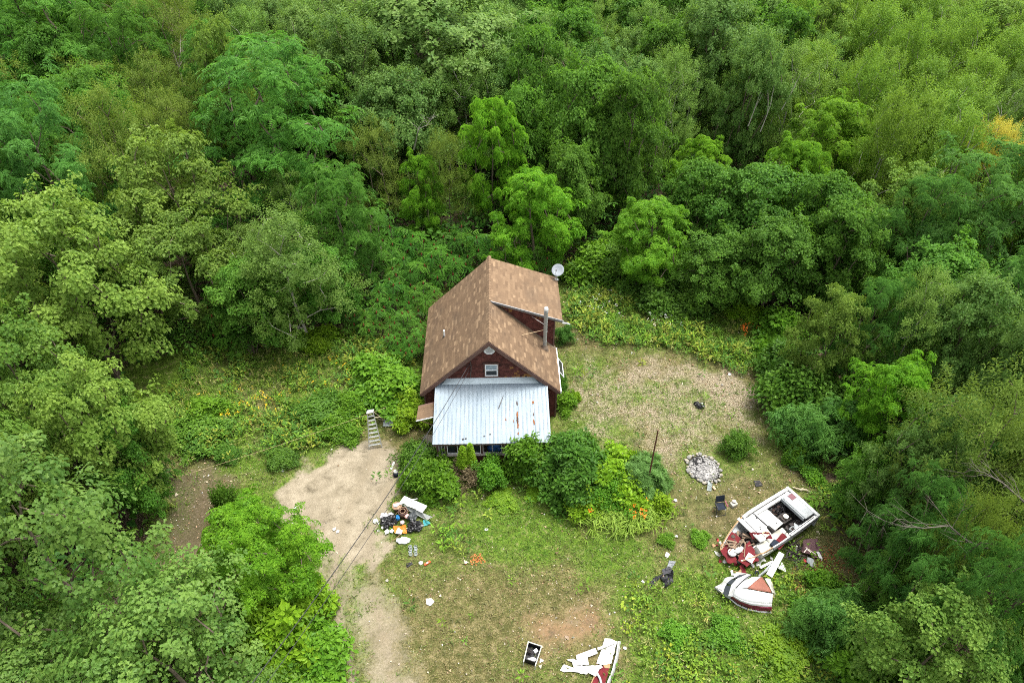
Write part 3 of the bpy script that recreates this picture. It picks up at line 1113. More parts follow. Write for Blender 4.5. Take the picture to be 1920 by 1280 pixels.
mb.prism([(0.1, 2.845, ZR - .02 - .1 * sl2), (XS + .02, 2.845, ZS - .02), (XS + .02, 2.87, ZS - .02), (0.1, 2.87, ZR - .02 - .1 * sl2)], 0.11)
mb.build('drip_edge', plain('drip_metal', (0.17, 0.18, 0.19), 0.4, metal=.4), roof)
mb = MB()
mb.tube([(XS + .0, 2.75, ZS - .05), (XS + .25, 2.70, ZS - .03), (XS + .42, 2.68, ZS - .10)], [0.05, 0.05, 0.02], 6)
mb.build('bent_gutter_end', plain('gutter_metal', (0.45, 0.47, 0.49), 0.4, metal=.4), roof)

# red wood shingles on the walls
WU = []
for i in range(6):
    me = bpy.data.meshes.new('wall_shingle')
    me.from_pydata([(0.012, 0, 0.004), (.988, 0, 0.004), (.988, .17, 0.0), (0.012, .17, 0.0), (0.012, 0, 0.022), (.988, 0, 0.022), (.988, .17, 0.006), (0.012, .17, 0.006)], [],
                   [(4, 5, 6, 7), (0, 1, 5, 4), (1, 2, 6, 5), (3, 0, 4, 7), (2, 3, 7, 6), (3, 2, 1, 0)])
    WU.append(me)


def wall_shingles(O, U, width, height, clip=None, bare=None, parent=None):
    it = slope_shingles(O, U, (0, 0, 1), width, height, 0.135, 0.10, 0.26, [1] * 6, 0.003, clip)
    tn = []
    for M, t in it:
        p = M.translation
        k = rsn.random() * 0.8
        if bare and rsn.random() < bare(p):
            k = rsn.uniform(.88, 1.0)
        tn.append(k)
    return merge_shingles(it, 'wall_shingles', M_WALLSH, parent or wall, tn, WU)


WINX, WINZ = 0.08, 3.78
def gclip(a, h):
    x, z = a - XW, h
    if abs(x) > (ZR - .2 - z) / SL - 0.02:
        return False
    if abs(x - WINX) < 0.43 and abs(z - WINZ) < 0.52:
        return False
    return True


patch = lambda p: 0.55 * math.exp(-((p.x - 1.55) ** 2 / .35 + (p.z - 3.5) ** 2 / .35)) + 0.2 * math.exp(-(p.x ** 2 / .1 + (p.z - 4.75) ** 2 / .05))
wall_shingles((-XW, -0.002, 0.05), (1, 0, 0), 2 * XW, 6.0, gclip, patch)
wall_shingles((XW + .022, 0.0, 0.05), (0, 1, 0), 6.6, 2.3)
wall_shingles((-XW - .002, 6.6, 0.05), (0, -1, 0), 6.6, 2.3)
wall_shingles((0.3, 3.098, 2.6), (1, 0, 0), XW - .28, 3.6, lambda a, h: (h + 2.6 < ZR - .2 - (a + .3) * sl2) and (h + 2.6 > ZR - .1 - (a + .3) * SL - .2),
              lambda p: 0.7 * math.exp(-((p.x - .85) ** 2 / .3 + (p.z - 5.35) ** 2 / .08)) + 0.5 * math.exp(-((p.x - 2.9) ** 2 / .1 + (p.z - 4.55) ** 2 / .015)))
mb = MB()
for x, y in ((-XW - .02, -.03), (XW + .03, -.03)):
    mb.box((x, y, 1.2), (0.09, 0.06, 2.3))
mb.box((XW + .05, 3.07, 3.0), (0.08, 0.06, 2.9))
mb.build('corner_board', M_TRIM, wall)


def sash_window(parent, c, w, h, nrm='y', frame=M_WHITE, open_=False, trim=M_TRIM):
    """double hung window facing -Y (or +X): trim, frame, two panes"""
    R = Matrix.Translation(c) @ (Matrix.Rotation(0 if nrm == 'y' else math.pi / 2, 4, 'Z'))
    wn = MB()
    t = 0.07
    for x, z, sx, sz in ((-w / 2 - t / 2, 0, t, h + 2 * t), (w / 2 + t / 2, 0, t, h + 2 * t), (0, h / 2 + t / 2, w, t), (0, -h / 2 - t / 2, w, t)):
        wn.box((x, -.02, z), (sx, .05, sz), R)
    win = wn.build('window', trim, parent)
    fm = MB()
    t = 0.05
    for x, z, sx, sz in ((-w / 2 + t / 2, 0, t, h), (w / 2 - t / 2, 0, t, h), (0, h / 2 - t / 2, w - 2 * t, t), (0, -h / 2 + t / 2, w - 2 * t, t), (0, 0, w - 2 * t, .045)):
        fm.box((x, -.03, z), (sx, .04, sz), R)
    fm.build('frame', frame, win)
    for s, m in ((1, M_CURTAIN), (-1, M_GLASS)):
        pn = MB()
        pn.box((0, -.012 if s > 0 else -.008, s * h * .25), (w - 2 * t, .006, h * .46), R)
        pn.build('pane', m, win)
    return win


sash_window(house, (WINX, -.03, WINZ), 0.66, 0.86)
# octagonal gable vent
mb = MB()
oc = [(math.cos(math.pi / 8 + k * math.pi / 4), math.sin(math.pi / 8 + k * math.pi / 4)) for k in range(8)]
vz = 5.22
for k in range(8):
    a, b = oc[k], oc[(k + 1) % 8]
    r0, r1 = 0.30, 0.20
    q = [(a[0] * r0, -.02, vz + a[1] * r0), (b[0] * r0, -.02, vz + b[1] * r0), (b[0] * r1, -.02, vz + b[1] * r1), (a[0] * r1, -.02, vz + a[1] * r1)]
    mb.add(q + [(x, -.08, z) for x, _, z in q], [(4, 5, 6, 7), (0, 1, 5, 4), (2, 3, 7, 6), (1, 2, 6, 5), (3, 0, 4, 7)])
vent = mb.build('gable_vent', M_WHITE, house)
mb = MB()
for k in range(6):
    z = vz - .16 + k * .064
    hw = min(0.19, 0.28 - abs(z - vz) * 0.9)
    mb.box((0, -.045, z), (2 * hw, .012, .055), tilt=('X', -.7))
mb.build('louvre', plain('louvre_white', (0.55, 0.56, 0.55), .6), vent)

# porch
PX0, PX1, PYF = -2.78, 2.92, -3.42
pw = MB()
pw.box(((PX0 + PX1) / 2, PYF + .06, 0.5), (PX1 - PX0, .12, 1.0))
for x in (PX0 + .06, PX1 - .06):
    pw.box((x, PYF / 2 + .03, 0.5), (.12, -PYF - .18, 1.0))
pw.box(((PX0 + PX1) / 2, PYF + .06, 2.0), (PX1 - PX0, .12, .16))
posts = [PX0 + .05, -2.30 - .0, -1.34, -.47, .62, 1.70, PX1 - .05]
for x in posts:
    pw.box((x, PYF + .06, 1.46), (.10, .11, .92))
for x in (PX0 + .06, PX1 - .06):
    for y in (-2.3, -1.2):
        pw.box((x, y, 1.5), (.1, .1, 1.0))
    pw.box((x, PYF / 2 + .03, 2.1), (.10, -PYF - .18, .2))
    pw.add([(x - .05, PYF + .15, 2.2), (x + .05, PYF + .15, 2.2), (x + .05, -.03, 2.2), (x - .05, -.03, 2.2), (x - .05, -.03, 2.92), (x + .05, -.03, 2.92)],
           [(0, 1, 2, 3), (0, 4, 5, 1), (2, 5, 4, 3), (0, 3, 4), (1, 5, 2)])
porch = pw.build('porch', plain('porch_frame', (0.06, 0.03, 0.025), .8), house)
mb = MB()
mb.box(((PX0 + PX1) / 2, PYF / 2, .3), (PX1 - PX0 - .26, -PYF - .26, .08))
mb.build('porch_floor', plain('porch_boards', (0.10, .075, .055), .8), porch)
wall_shingles((PX0, PYF - .004, 0.02), (1, 0, 0), PX1 - PX0, 1.02, None, lambda p: .05, porch)
wall_shingles((PX1 + .004, PYF, 0.02), (0, 1, 0), -PYF, 1.02, None, None, porch)
wall_shingles((PX0 - .004, 0, 0.02), (0, -1, 0), -PYF, 1.02, None, None, porch)
mb = MB()
mb.box(((PX0 + PX1) / 2, PYF - .02, 1.03), (PX1 - PX0 + .04, .16, .05))
mb.build('window_sill', plain('sill_grey', (0.28, 0.25, 0.23), .8), porch)
for i in range(len(posts) - 1):
    x0, x1 = posts[i] + .05, posts[i + 1] - .05
    if x1 - x0 < .15:
        continue
    fr = MB()
    t = .035
    for x, z, sx, sz in ((x0 + t / 2, 1.475, t, .84), (x1 - t / 2, 1.475, t, .84), ((x0 + x1) / 2, 1.875, x1 - x0 - 2 * t, t), ((x0 + x1) / 2, 1.075, x1 - x0 - 2 * t, t), ((x0 + x1) / 2 + (.0 if i != 1 else .1), 1.475, t, .77)):
        fr.box((x, PYF + .05, z), (sx, .05, sz))
    w = fr.build('window', M_WHITE if i in (1, 2) else plain('sash_grey', (0.34, 0.33, 0.32), .6), porch)
    for k in (0, 1):
        if (i, k) in ((1, 1), (3, 0), (3, 1)):
            continue          # sashes standing open
        pn = MB()
        a, b = lerp(x0 + t, x1 - t, .5 * k + .02), lerp(x0 + t, x1 - t, .5 * k + .48)
        pn.box(((a + b) / 2, PYF + .055, 1.475), (b - a, .006, .76))
        pn.build('pane', M_GLASS if (i + k) % 2 else M_SCREEN, w)

# tin roof: seven ribbed sheets
ZT, ZB, YT, YBt = 3.02, 2.16, -0.04, -3.66
TX0, TX1 = -2.93, 3.06
tsl = (ZT - ZB) / (YT - YBt)
mb = MB()
mb.prism([(TX0 + .03, YBt + .04, ZB - .03), (TX1 - .03, YBt + .04, ZB - .03), (TX1 - .03, YT, ZT - .03), (TX0 + .03, YT, ZT - .03)], .10)
mb.box(((TX0 + TX1) / 2, YBt + .05, ZB - .10), (TX1 - TX0 - .1, .05, .12))
troof = mb.build('tin_porch_roof', plain('porch_rafter', (0.09, .06, .05), .8), house)
nsh = 7
sw = (TX1 - TX0) / nsh
tn = Vector((0, -tsl, 1)).normalized()
for i in range(nsh):
    x0 = TX0 + i * sw
    prof = [(0.0, 0.0)]
    for k in range(4):
        c = (k + .5) * sw / 4
        prof += [(c - .030, 0), (c - .016, .022), (c + .016, .022), (c + .030, 0)]
    prof.append((sw - .004, 0.0))
    rows = []
    dz = .004 * (i % 2) + rsn.uniform(0, .004)
    for q in range(5):
        f = q / 4
        yy, zz = lerp(YBt - rsn.uniform(0, .02) * (q == 0), YT, f), lerp(ZB, ZT, f)
        rows.append([Vector((x0 + a, yy, zz)) + tn * (b + dz + (rsn.uniform(-.004, .004) if 0 < q < 4 else 0)) for a, b in prof])
    sb = MB()
    sb.sheet(rows, 0.006)
    sb.build('tin_sheet', M_TIN, troof)
mb = MB()
fl = [(TX0 + .35, -.30, 3.02 - .26 * tsl + .045), (TX1 - .45, -.30, 3.02 - .26 * tsl + .045), (TX1 - .75, -.012, 3.20), (TX0 + .62, -.012, 3.20)]
mb.prism(fl, .012)
mb.build('flashing', plain('flashing_blue', (0.36, 0.43, 0.46), .45, .15, 2, metal=.3), troof)


def on_tin(u, v, lift=0.006):
    """point on the porch roof plane under pixel (u, v), in house coordinates"""
    Rm = Matrix.Rotation(-HRZ, 3, 'Z')
    z = 2.5
    for _ in range(12):
        q = Rm @ (P(u, v, z) - Vector((HX, HY, 0)))
        z = ZB + (q.y - YBt) * tsl
    return q + tn * lift


def tin_patch(u0, v0, u1, v1, w, m, seed, nseg=7):
    a, b = on_tin(u0, v0, .032), on_tin(u1, v1, .032)
    r_ = random.Random(seed)
    dv = (b - a).normalized()
    sd = dv.cross(tn).normalized()
    L_, R_ = [], []
    for i in range(nseg):
        p = a.lerp(b, i / (nseg - 1))
        k = (.35 + .65 * math.sin(math.pi * (i + .4) / nseg)) * w * .62
        L_.append(p + sd * k * r_.uniform(.3, .65))
        R_.append(p - sd * k * r_.uniform(.3, .65))
    q = MB()
    q.prism(L_ + R_[::-1], .008, tn)
    return q.build('rust_patch', m, troof)


for i, (u0, v0, u1, v1, w, m) in enumerate([(969, 752, 970, 760, .10, M_RUSTD), (970, 772, 970, 784, .16, M_RUST), (970, 782, 971, 794, .17, M_RUSTD), (971, 790, 971.5, 803, .15, M_RUST), (971.5, 810, 972, 815, .12, M_RUST),
                                            (999, 752, 1000, 757, .16, M_RUST), (1000, 774, 1000, 780, .09, M_RUSTD), (1000, 786, 1002, 796, .15, M_RUST), (948, 784, 949, 789, .09, M_RUST), (963, 787, 963, 792, .06, M_RUST)]):
    tin_patch(u0, v0, u1, v1, w, m, i)
M_TAR = plain('black_tar', (0.015, 0.015, 0.017), .6)
for i, (u, v, w) in enumerate([(868, 824, .16), (873, 823, .12), (908, 818, .10), (919, 815, .11)]):
    q = tin_patch(u - 2, v, u + 2, v - 1, w, M_TAR, 40 + i)
    q.name = 'tar_patch'
st = MB()
a, b = on_tin(935, 766, .05), on_tin(944, 742, .06)
st.tube([a, a.lerp(b, .5) + tn * .01, b], [.022, .022, .012], 5)
stk = st.build('stick', plain('dark_stick', (.06, .05, .045), .9), None)
stk.parent = None
stk.location = (HX, HY, 0)
stk.rotation_euler = (0, 0, HRZ)
tag(stk, 'thin dark stick lying on the tin porch roof', 'stick')

# side canopy over the porch door, with plank landing
can = MB()
c0 = [(-3.86, -2.05, 2.18), (-2.95, -1.95, 2.36), (-2.95, -.95, 2.40), (-3.82, -1.05, 2.22)]
can.prism(c0, .06)
canopy = can.build('door_canopy', M_TRIM, house)
U_ = Vector(c0[3]) - Vector(c0[0])
W_ = Vector(c0[1]) - Vector(c0[0])
it = slope_shingles(Vector(c0[0]) + Vector((0, 0, .012)), W_, U_, W_.length, U_.length, .145, .25, .5, [0, 2, 5, 4, 1, 0])
merge_shingles(it, 'canopy_shingles', M_ROOF, canopy)
mb = MB()
mb.tube([(-3.75, -1.95, 2.12), (-2.95, -1.9, 1.55)], .03, 4)
mb.tube([(-3.75, -1.1, 2.15), (-2.95, -1.05, 1.55)], .03, 4)
mb.build('brace', plain('brace_wood', (.25, .17, .10), .8), canopy)
mb = MB()
mb.tube([(-3.88, -2.08, 2.16), (-2.96, -1.99, 2.34)], .028, 4)
mb.build('canopy_edge', M_WHITE, canopy)
land = thing('plank_landing', 'grey weathered plank landing against the left side of the porch', 'deck', (HX, HY, 0), HRZ)
for k in range(6):
    mb = MB()
    mb.box((-3.66 + k * .135, -2.35 + rsn.uniform(-.04, .04), .27), (.122, 1.9 + rsn.uniform(-.06, .06), .035))
    mb.build('plank', M_PLANK, land)
mb = MB()
for y in (-3.1, -2.35, -1.6):
    mb.box((-3.33, y, .2), (.8, .09, .1))
    for x in (-3.65, -3.0):
        mb.box((x, y, .075), (.09, .09, .15))
mb.build('joist', M_PLANK, land)
# outdoor lamp by the canopy
mb = MB()
mb.box((-3.33, -.06, 2.5), (.10, .10, .10))
mb.lathe((-3.33, -.16, 2.42), [(.05, .14), (.09, .10), (.10, .0), (.05, -.02)], 10)
mb.build('wall_lamp', plain('lamp_grey', (.42, .40, .38), .5), house)

# flue pipe through the right slope
fx, fy = 3.05, 2.28
fz = ZR - fx * SL
mb = MB()
mb.lathe((fx, fy, fz - .15), [(.105, 0), (.105, 2.75)], 14)
flue = mb.build('flue_pipe', M_METALP, roof, smooth=False)
mb = MB()
for z in (.55, 1.25, 1.95):
    mb.lathe((fx, fy, fz + z), [(.108, -.02), (.114, 0), (.108, .02)], 14)
mb.lathe((fx, fy, fz + 2.60), [(.12, 0), (.12, .05)], 14)
mb.build('band', M_METALP, flue)
mb = MB()
mb.lathe((fx, fy, fz + 2.66), [(.05, 0), (.05, .12)], 10)
mb.lathe((fx, fy, fz + 2.76), [(.13, .0), (.14, .06), (.10, .15), (.02, .17)], 14)
mb.build('rain_cap', plain('cap_metal', (.62, .63, .62), .35, metal=.5), flue)
mb = MB()
mb.lathe((fx, fy, fz + .06), [(.24, -.26), (.20, .0), (.12, .16), (.107, .2)], 14)
mb.build('flashing_cone', plain('flashing_brown', (.16, .12, .09), .7, metal=.2), flue)
mb = MB()
mb.tube([(fx - .1, fy, fz + 1.35), (fx - 1.3, fy - .35, ZR - (fx - 1.3) * SL + .04)], .018, 5)
mb.build('stay_rod', plain('stay_tan', (.42, .30, .17), .6), flue)
mb = MB()
mb.tube([(fx - .1, fy + .02, fz + 1.75), (fx - .75, 3.08, fz + 1.7)], .012, 5)
mb.build('stay_wire', plain('stay_grey', (.4, .38, .36), .6), flue)
# vent stack on the left slope
q = Matrix.Rotation(-HRZ, 3, 'Z') @ (P(834, 638, 3.35) - Vector((HX, HY, 0)))
vx, vy = q.x, q.y
mb = MB()
mb.lathe((vx, vy, ZR + vx * SL - .1), [(.05, 0), (.05, .55), (.042, .555)], 10)
vst = mb.build('vent_stack', M_WHITE, roof)
mb = MB()
mb.lathe((vx, vy, ZR + vx * SL + .01), [(.13, -.12), (.10, .0), (.06, .07)], 10)
mb.build('collar', plain('collar_dark', (.07, .06, .05), .7), vst)

# satellite dish on the back right corner of the shed roof
dish = thing('satellite_dish', 'grey satellite dish on the back right corner of the roof', 'satellite dish')
dl = Vector((XS - .05, YB - .25, ZS + .03))
dish.location = Matrix.Translation((HX, HY, 0)) @ Matrix.Rotation(HRZ, 4, 'Z') @ dl
mb = MB()
mb.box((0, 0, .02), (.2, .2, .03))
mb.tube([(0, 0, .0), (.02, .04, .35), (.05, .10, .48)], .028, 7)
mb.tube([(-.25, -.2, .0), (0.02, .03, .3)], .014, 5)
mb.tube([(-.28, .05, .0), (0.02, .04, .3)], .014, 5)
mb.build('mast', M_METALP, dish)
axis_d = Vector((-.25, -.62, .75)).normalized()
MD = Matrix.Translation((.06, .10, .62)) @ axis_d.to_track_quat('Z', 'Y').to_matrix().to_4x4()
mb = MB()
rings = [(0.0001, 0), (.12, .008), (.24, .032), (.36, .075), (.37, .07), (.24, .020), (.12, -.006), (.0001, -.014)]
mb.lathe((0, 0, 0), rings, 24, MD)
mb.build('reflector', plain('dish_grey', (.22, .245, .265), .45, .06), dish, smooth=True)
mb = MB()
mb.add([], [])
pts = [MD @ Vector((0, -.34, .06)), MD @ Vector((0, -.30, .30)), MD @ Vector((0, -.1, .44))]
mb.tube(pts, .012, 5)
mb.box(tuple(pts[2]), (.07, .07, .10))
mb.build('feed_arm', plain('feed_grey', (.2, .2, .21), .5), dish)

# tilted window panel at the right wall
mb = MB()
Rm = Matrix.Translation((XW + .06, 2.05, 1.95)) @ Matrix.Rotation(.45, 4, 'Y')
for y, z, sy, sz in ((-.55, -.25, .05, .55), (.55, -.25, .05, .55), (0, .0, 1.05, .05), (0, -.5, 1.05, .05)):
    mb.box((.0, y, z), (.04, sy, sz), Matrix.Translation((XW + .30, 2.05, 2.05)) @ Matrix.Rotation(-.55, 4, 'Y'))
aw = mb.build('awning_window', M_WHITE, house)
mb = MB()
mb.box((.0, 0, -.25), (.01, 1.05, .46), Matrix.Translation((XW + .30, 2.05, 2.05)) @ Matrix.Rotation(-.55, 4, 'Y'))
mb.build('pane', M_GLASS, aw)

# things behind the open porch windows
mb = MB()
for k, (x, z) in enumerate(((.42, .9), (.1, .85), (.25, 1.25))):
    mb.blob((x, -2.9, z), (.30, .25, .28), rsn, 2, .3)
o = mb.build('blue_bag', plain('blue_plastic', (.03, .09, .25), .4), None, smooth=True)
o.location, o.rotation_euler = (HX, HY, 0), (0, 0, HRZ)
tag(o, 'pile of blue plastic seen through the open porch window', 'bag')
mb = MB()
mb.box((-1.0, -3.0, .95), (.5, .35, 1.2))
mb.box((-1.0, -2.83, 1.3), (.5, .08, .6))
o = mb.build('red_chair_back', plain('red_cloth', (.35, .06, .015), .8), None, bevel=.03)
o.name = 'red_cushion'
o.location, o.rotation_euler = (HX, HY, 0), (0, 0, HRZ)
tag(o, 'orange red cushion seen through the open porch window', 'cushion')


# service wires
def wire(name, label, a, b, sag, r, mat, n=24):
    mb = MB()
    a, b = Vector(a), Vector(b)
    mb.tube([a.lerp(b, i / n) - Vector((0, 0, sag * 4 * (i / n) * (1 - i / n))) for i in range(n + 1)], r, 4)
    return tag(mb.build(name, mat), label, 'cable')


M_BLACKW = plain('black_cable', (.02, .02, .022), .5)
M_TANW = plain('tan_cable', (.42, .34, .18), .6)
hw = Matrix.Translation((HX, HY, 0)) @ Matrix.Rotation(HRZ, 4, 'Z')
wa = hw @ Vector((-.98, -.08, 4.45))
wire('service_cable', 'black twisted service cable from the gable down across the driveway', wa, P(450, 1310, 7.2), .62, .017, M_BLACKW)
wire('service_cable', 'thinner dark telephone cable beside the twisted service cable', wa + Vector((.05, 0, -.25)), P(478, 1310, 7.0), .72, .011, M_BLACKW)
wire('ground_cable', 'tan cable stretched over the left meadow towards the house', P(725, 763, 1.0), P(335, 893, .9), .15, .006, M_TANW)
mb = MB()
mb.tube([(-.98, -.10, 4.5), (-.98, -.10, 3.9), (-1.05, -.06, 3.3)], .02, 5)
mb.tube([(-.98, -.06, 4.25), (-1.3, -.06, 4.2), (-2.2, -.06, 3.35)], .012, 4)
mb.build('service_conduit', plain('conduit', (.10, .08, .07), .6), house)
# ------------------------------------------------------------------ trees
BARK = plain('bark_grey_brown', (0.13, 0.10, 0.075), 0.9, 0.35, 5, bump=0.5)
BARK_D = plain('bark_dark_grey', (0.085, 0.075, 0.06), 0.9, 0.3, 5)
BARK_W = plain('bark_pale', (0.30, 0.28, 0.24), 0.8, 0.3, 5, dirt=(0.12, 0.10, 0.08), dirt_amt=0.42)
BARK_G = plain('dead_wood_grey', (0.33, 0.29, 0.24), 0.9, 0.3, 5)

LM = {
    'maple': leaf_mat('leaf_dark_maple', (0.069, 0.181, 0.021), (0.124, 0.263, 0.031)),
    'yellow_maple': leaf_mat('leaf_yellow_maple', (0.111, 0.207, 0.029), (0.198, 0.302, 0.052)),
    'pale_maple': leaf_mat('leaf_pale_maple', (0.099, 0.210, 0.032), (0.186, 0.303, 0.052)),
    'locust': leaf_mat('leaf_locust', (0.064, 0.187, 0.024), (0.119, 0.275, 0.034)),
    'blue_locust': leaf_mat('leaf_blue_locust', (0.060, 0.175, 0.032), (0.112, 0.257, 0.045)),
    'ash': leaf_mat('leaf_ash', (0.099, 0.257, 0.013), (0.181, 0.361, 0.023)),
    'poplar': leaf_mat('leaf_poplar', (0.085, 0.187, 0.034), (0.156, 0.263, 0.057), 0.55),
    'birch': leaf_mat('leaf_birch', (0.099, 0.205, 0.032), (0.174, 0.292, 0.052)),
    'aspen': leaf_mat('leaf_aspen', (0.118, 0.235, 0.024), (0.19, 0.315, 0.040)),
    'olive': leaf_mat('leaf_olive', (0.110, 0.187, 0.025), (0.186, 0.263, 0.043)),
    'oak': leaf_mat('leaf_oak', (0.082, 0.187, 0.032), (0.168, 0.280, 0.053), 0.5),
    'gold': leaf_mat('leaf_gold', (0.384, 0.339, 0.041), (0.542, 0.488, 0.093), vary=0.05),
    'sumac': leaf_mat('leaf_sumac', (0.056, 0.175, 0.020), (0.106, 0.251, 0.027)),
    'thuja': leaf_mat('leaf_thuja', (0.192, 0.360, 0.021), (0.271, 0.445, 0.031)),
    'juniper': leaf_mat('leaf_juniper', (0.102, 0.217, 0.052), (0.158, 0.297, 0.082)),
    'lily': leaf_mat('leaf_lily', (0.186, 0.303, 0.034), (0.298, 0.408, 0.057)),
}
M_SEED = plain('sumac_seed', (0.16, 0.045, 0.018), 0.8)


def sprigs(kind, rng):
    R = range(3)
    return {
        'maple': lambda: [t_rosette(9, 0.24, 0.22, rng, lift=0.25, droop=0.35, r0=0.2) for _ in R],
        'locust': lambda: [t_frond(4, 0.55, 5, 0.17, 0.075, rng, lift=0.35, droop=0.55) for _ in R],
        'ash': lambda: [t_frond(4, 0.42, 3, 0.24, 0.105, rng, lift=0.35, droop=0.6) for _ in R],
        'poplar': lambda: [t_twig(11, 0.5, 0.22, 0.15, rng, 0.5) for _ in R],
        'birch': lambda: [t_twig(13, 0.6, 0.15, 0.085, rng, 0.4) for _ in R],
        'aspen': lambda: [t_twig(13, 0.85, 0.17, 0.10, rng, 1.2) for _ in R],
        'olive': lambda: [t_twig(13, 0.65, 0.19, 0.065, rng, 0.5) for _ in R],
        'oak': lambda: [t_oak(6, 0.27, rng) for _ in range(4)],
        'sumac': lambda: [t_frond(8, 0.62, 6, 0.19, 0.065, rng, lift=0.45, droop=0.6) for _ in R],
        'shrub': lambda: [t_rosette(11, 0.15, 0.085, rng, lift=0.7, droop=0.2, r0=0.12) for _ in R],
        'fineshrub': lambda: [t_twig(12, 0.32, 0.09, 0.06, rng, 0.7) for _ in R],
        'thuja': lambda: [t_twig(8, 0.24, 0.09, 0.05, rng, 2.2) for _ in R],
        'juniper': lambda: [t_needles(16, 0.24, 0.04, rng) for _ in R],
    }[kind]()


def crown_points(shape, H, R, zb, n, rng):
    """clump centres through the crown: mostly near its outline, kept apart"""
    pts = []
    mounds = [(0, 0, 1, .7)] + [(R * .55 * math.cos(t), R * .55 * math.sin(t), rng.uniform(.45, .9), rng.uniform(.4, .62)) for t in rng.uniform(0, 6.28) + np.array([0, 2.0, 4.1])]
    dmin = 1.35 * R / math.sqrt(n) * 1.5
    for tries in range(n * 60):
        h = rng.random() ** 0.8
        if shape == 'round':
            w = math.sqrt(max(0.0, 1 - (2 * h - 0.85) ** 2 / 1.35)) if h > 0.1 else 0.62
            w *= 1.0 if h < 0.75 else 0.95
        elif shape == 'spread':
            w = 0.75 + 0.35 * math.sin(math.pi * (0.15 + 0.62 * h)) - 0.55 * h ** 3
        elif shape == 'column':
            w = (1 - h ** 2.2) ** 0.6 * 0.95 + 0.08
        elif shape == 'cone':
            w = (1 - h) * 1.0 + 0.06
        else:                       # dome
            w = math.sqrt(max(0.02, 1 - h * h))
        rr = R * w * (0.35 + 0.65 * rng.random() ** 0.45)
        a = rng.random() * 2 * math.pi
        if shape == 'dome':
            kx, ky, kh, kr = mounds[int(rng.integers(0, len(mounds)))]
            p = np.array([kx + math.cos(a) * rr * kr, ky + math.sin(a) * rr * kr, zb + h * (H * kh - zb)])
            if all(np.linalg.norm((p - q) * np.array([1, 1, 1.25])) > dmin * .8 for q in pts):
                pts.append(p)
            if len(pts) >= n:
                break
            continue
        wob = 1 + 0.22 * math.sin(2 * a + h * 5 + R) + 0.14 * math.sin(5 * a - h * 7 + H)
        p = np.array([math.cos(a) * rr * wob, math.sin(a) * rr * wob, zb + h * (H - zb)])
        if all(np.linalg.norm((p - q) * np.array([1, 1, 1.25])) > dmin for q in pts):
            pts.append(p)
        if len(pts) >= n:
            break
    return np.array(pts)


SHAPES = {   # leaf kind, crown shape, H, R, crown base, clumps, sprigs per clump, clump radius, flatness, droop outwards
    'maple': ('maple', 'round', 10, 3.7, 2.0, 52, 27, 1.05, 0.72, 0.5),
    'yellow_maple': ('maple', 'spread', 10, 4.2, 2.2, 50, 28, 1.0, 0.48, 0.35),
    'pale_maple': ('maple', 'round', 10, 3.9, 1.6, 56, 26, 0.95, 0.6, 0.4),
    'locust': ('locust', 'spread', 10, 4.0, 1.6, 54, 14, 0.95, 0.42, 0.4),
    'blue_locust': ('locust', 'spread', 10, 4.0, 1.0, 54, 14, 0.95, 0.45, 0.4),
    'ash': ('ash', 'round', 10, 3.7, 1.2, 52, 19, 0.95, 0.6, 0.5),
    'poplar': ('poplar', 'round', 10, 3.5, 1.8, 60, 26, 0.95, 0.85, 0.7),
    'birch': ('birch', 'column', 10, 2.7, 1.8, 46, 27, 0.8, 0.9, 0.8),
    'aspen': ('aspen', 'column', 10, 2.3, 1.6, 40, 24, 0.7, 1.2, 0.3),
    'olive': ('olive', 'round', 10, 3.4, 1.6, 46, 24, 0.95, 0.75, 0.7),
    'oak': ('oak', 'round', 10, 3.9, 1.4, 56, 22, 1.05, 0.55, 0.5),
    'gold': ('birch', 'round', 10, 2.6, 6.6, 26, 26, 0.8, 0.7, 0.5),
}


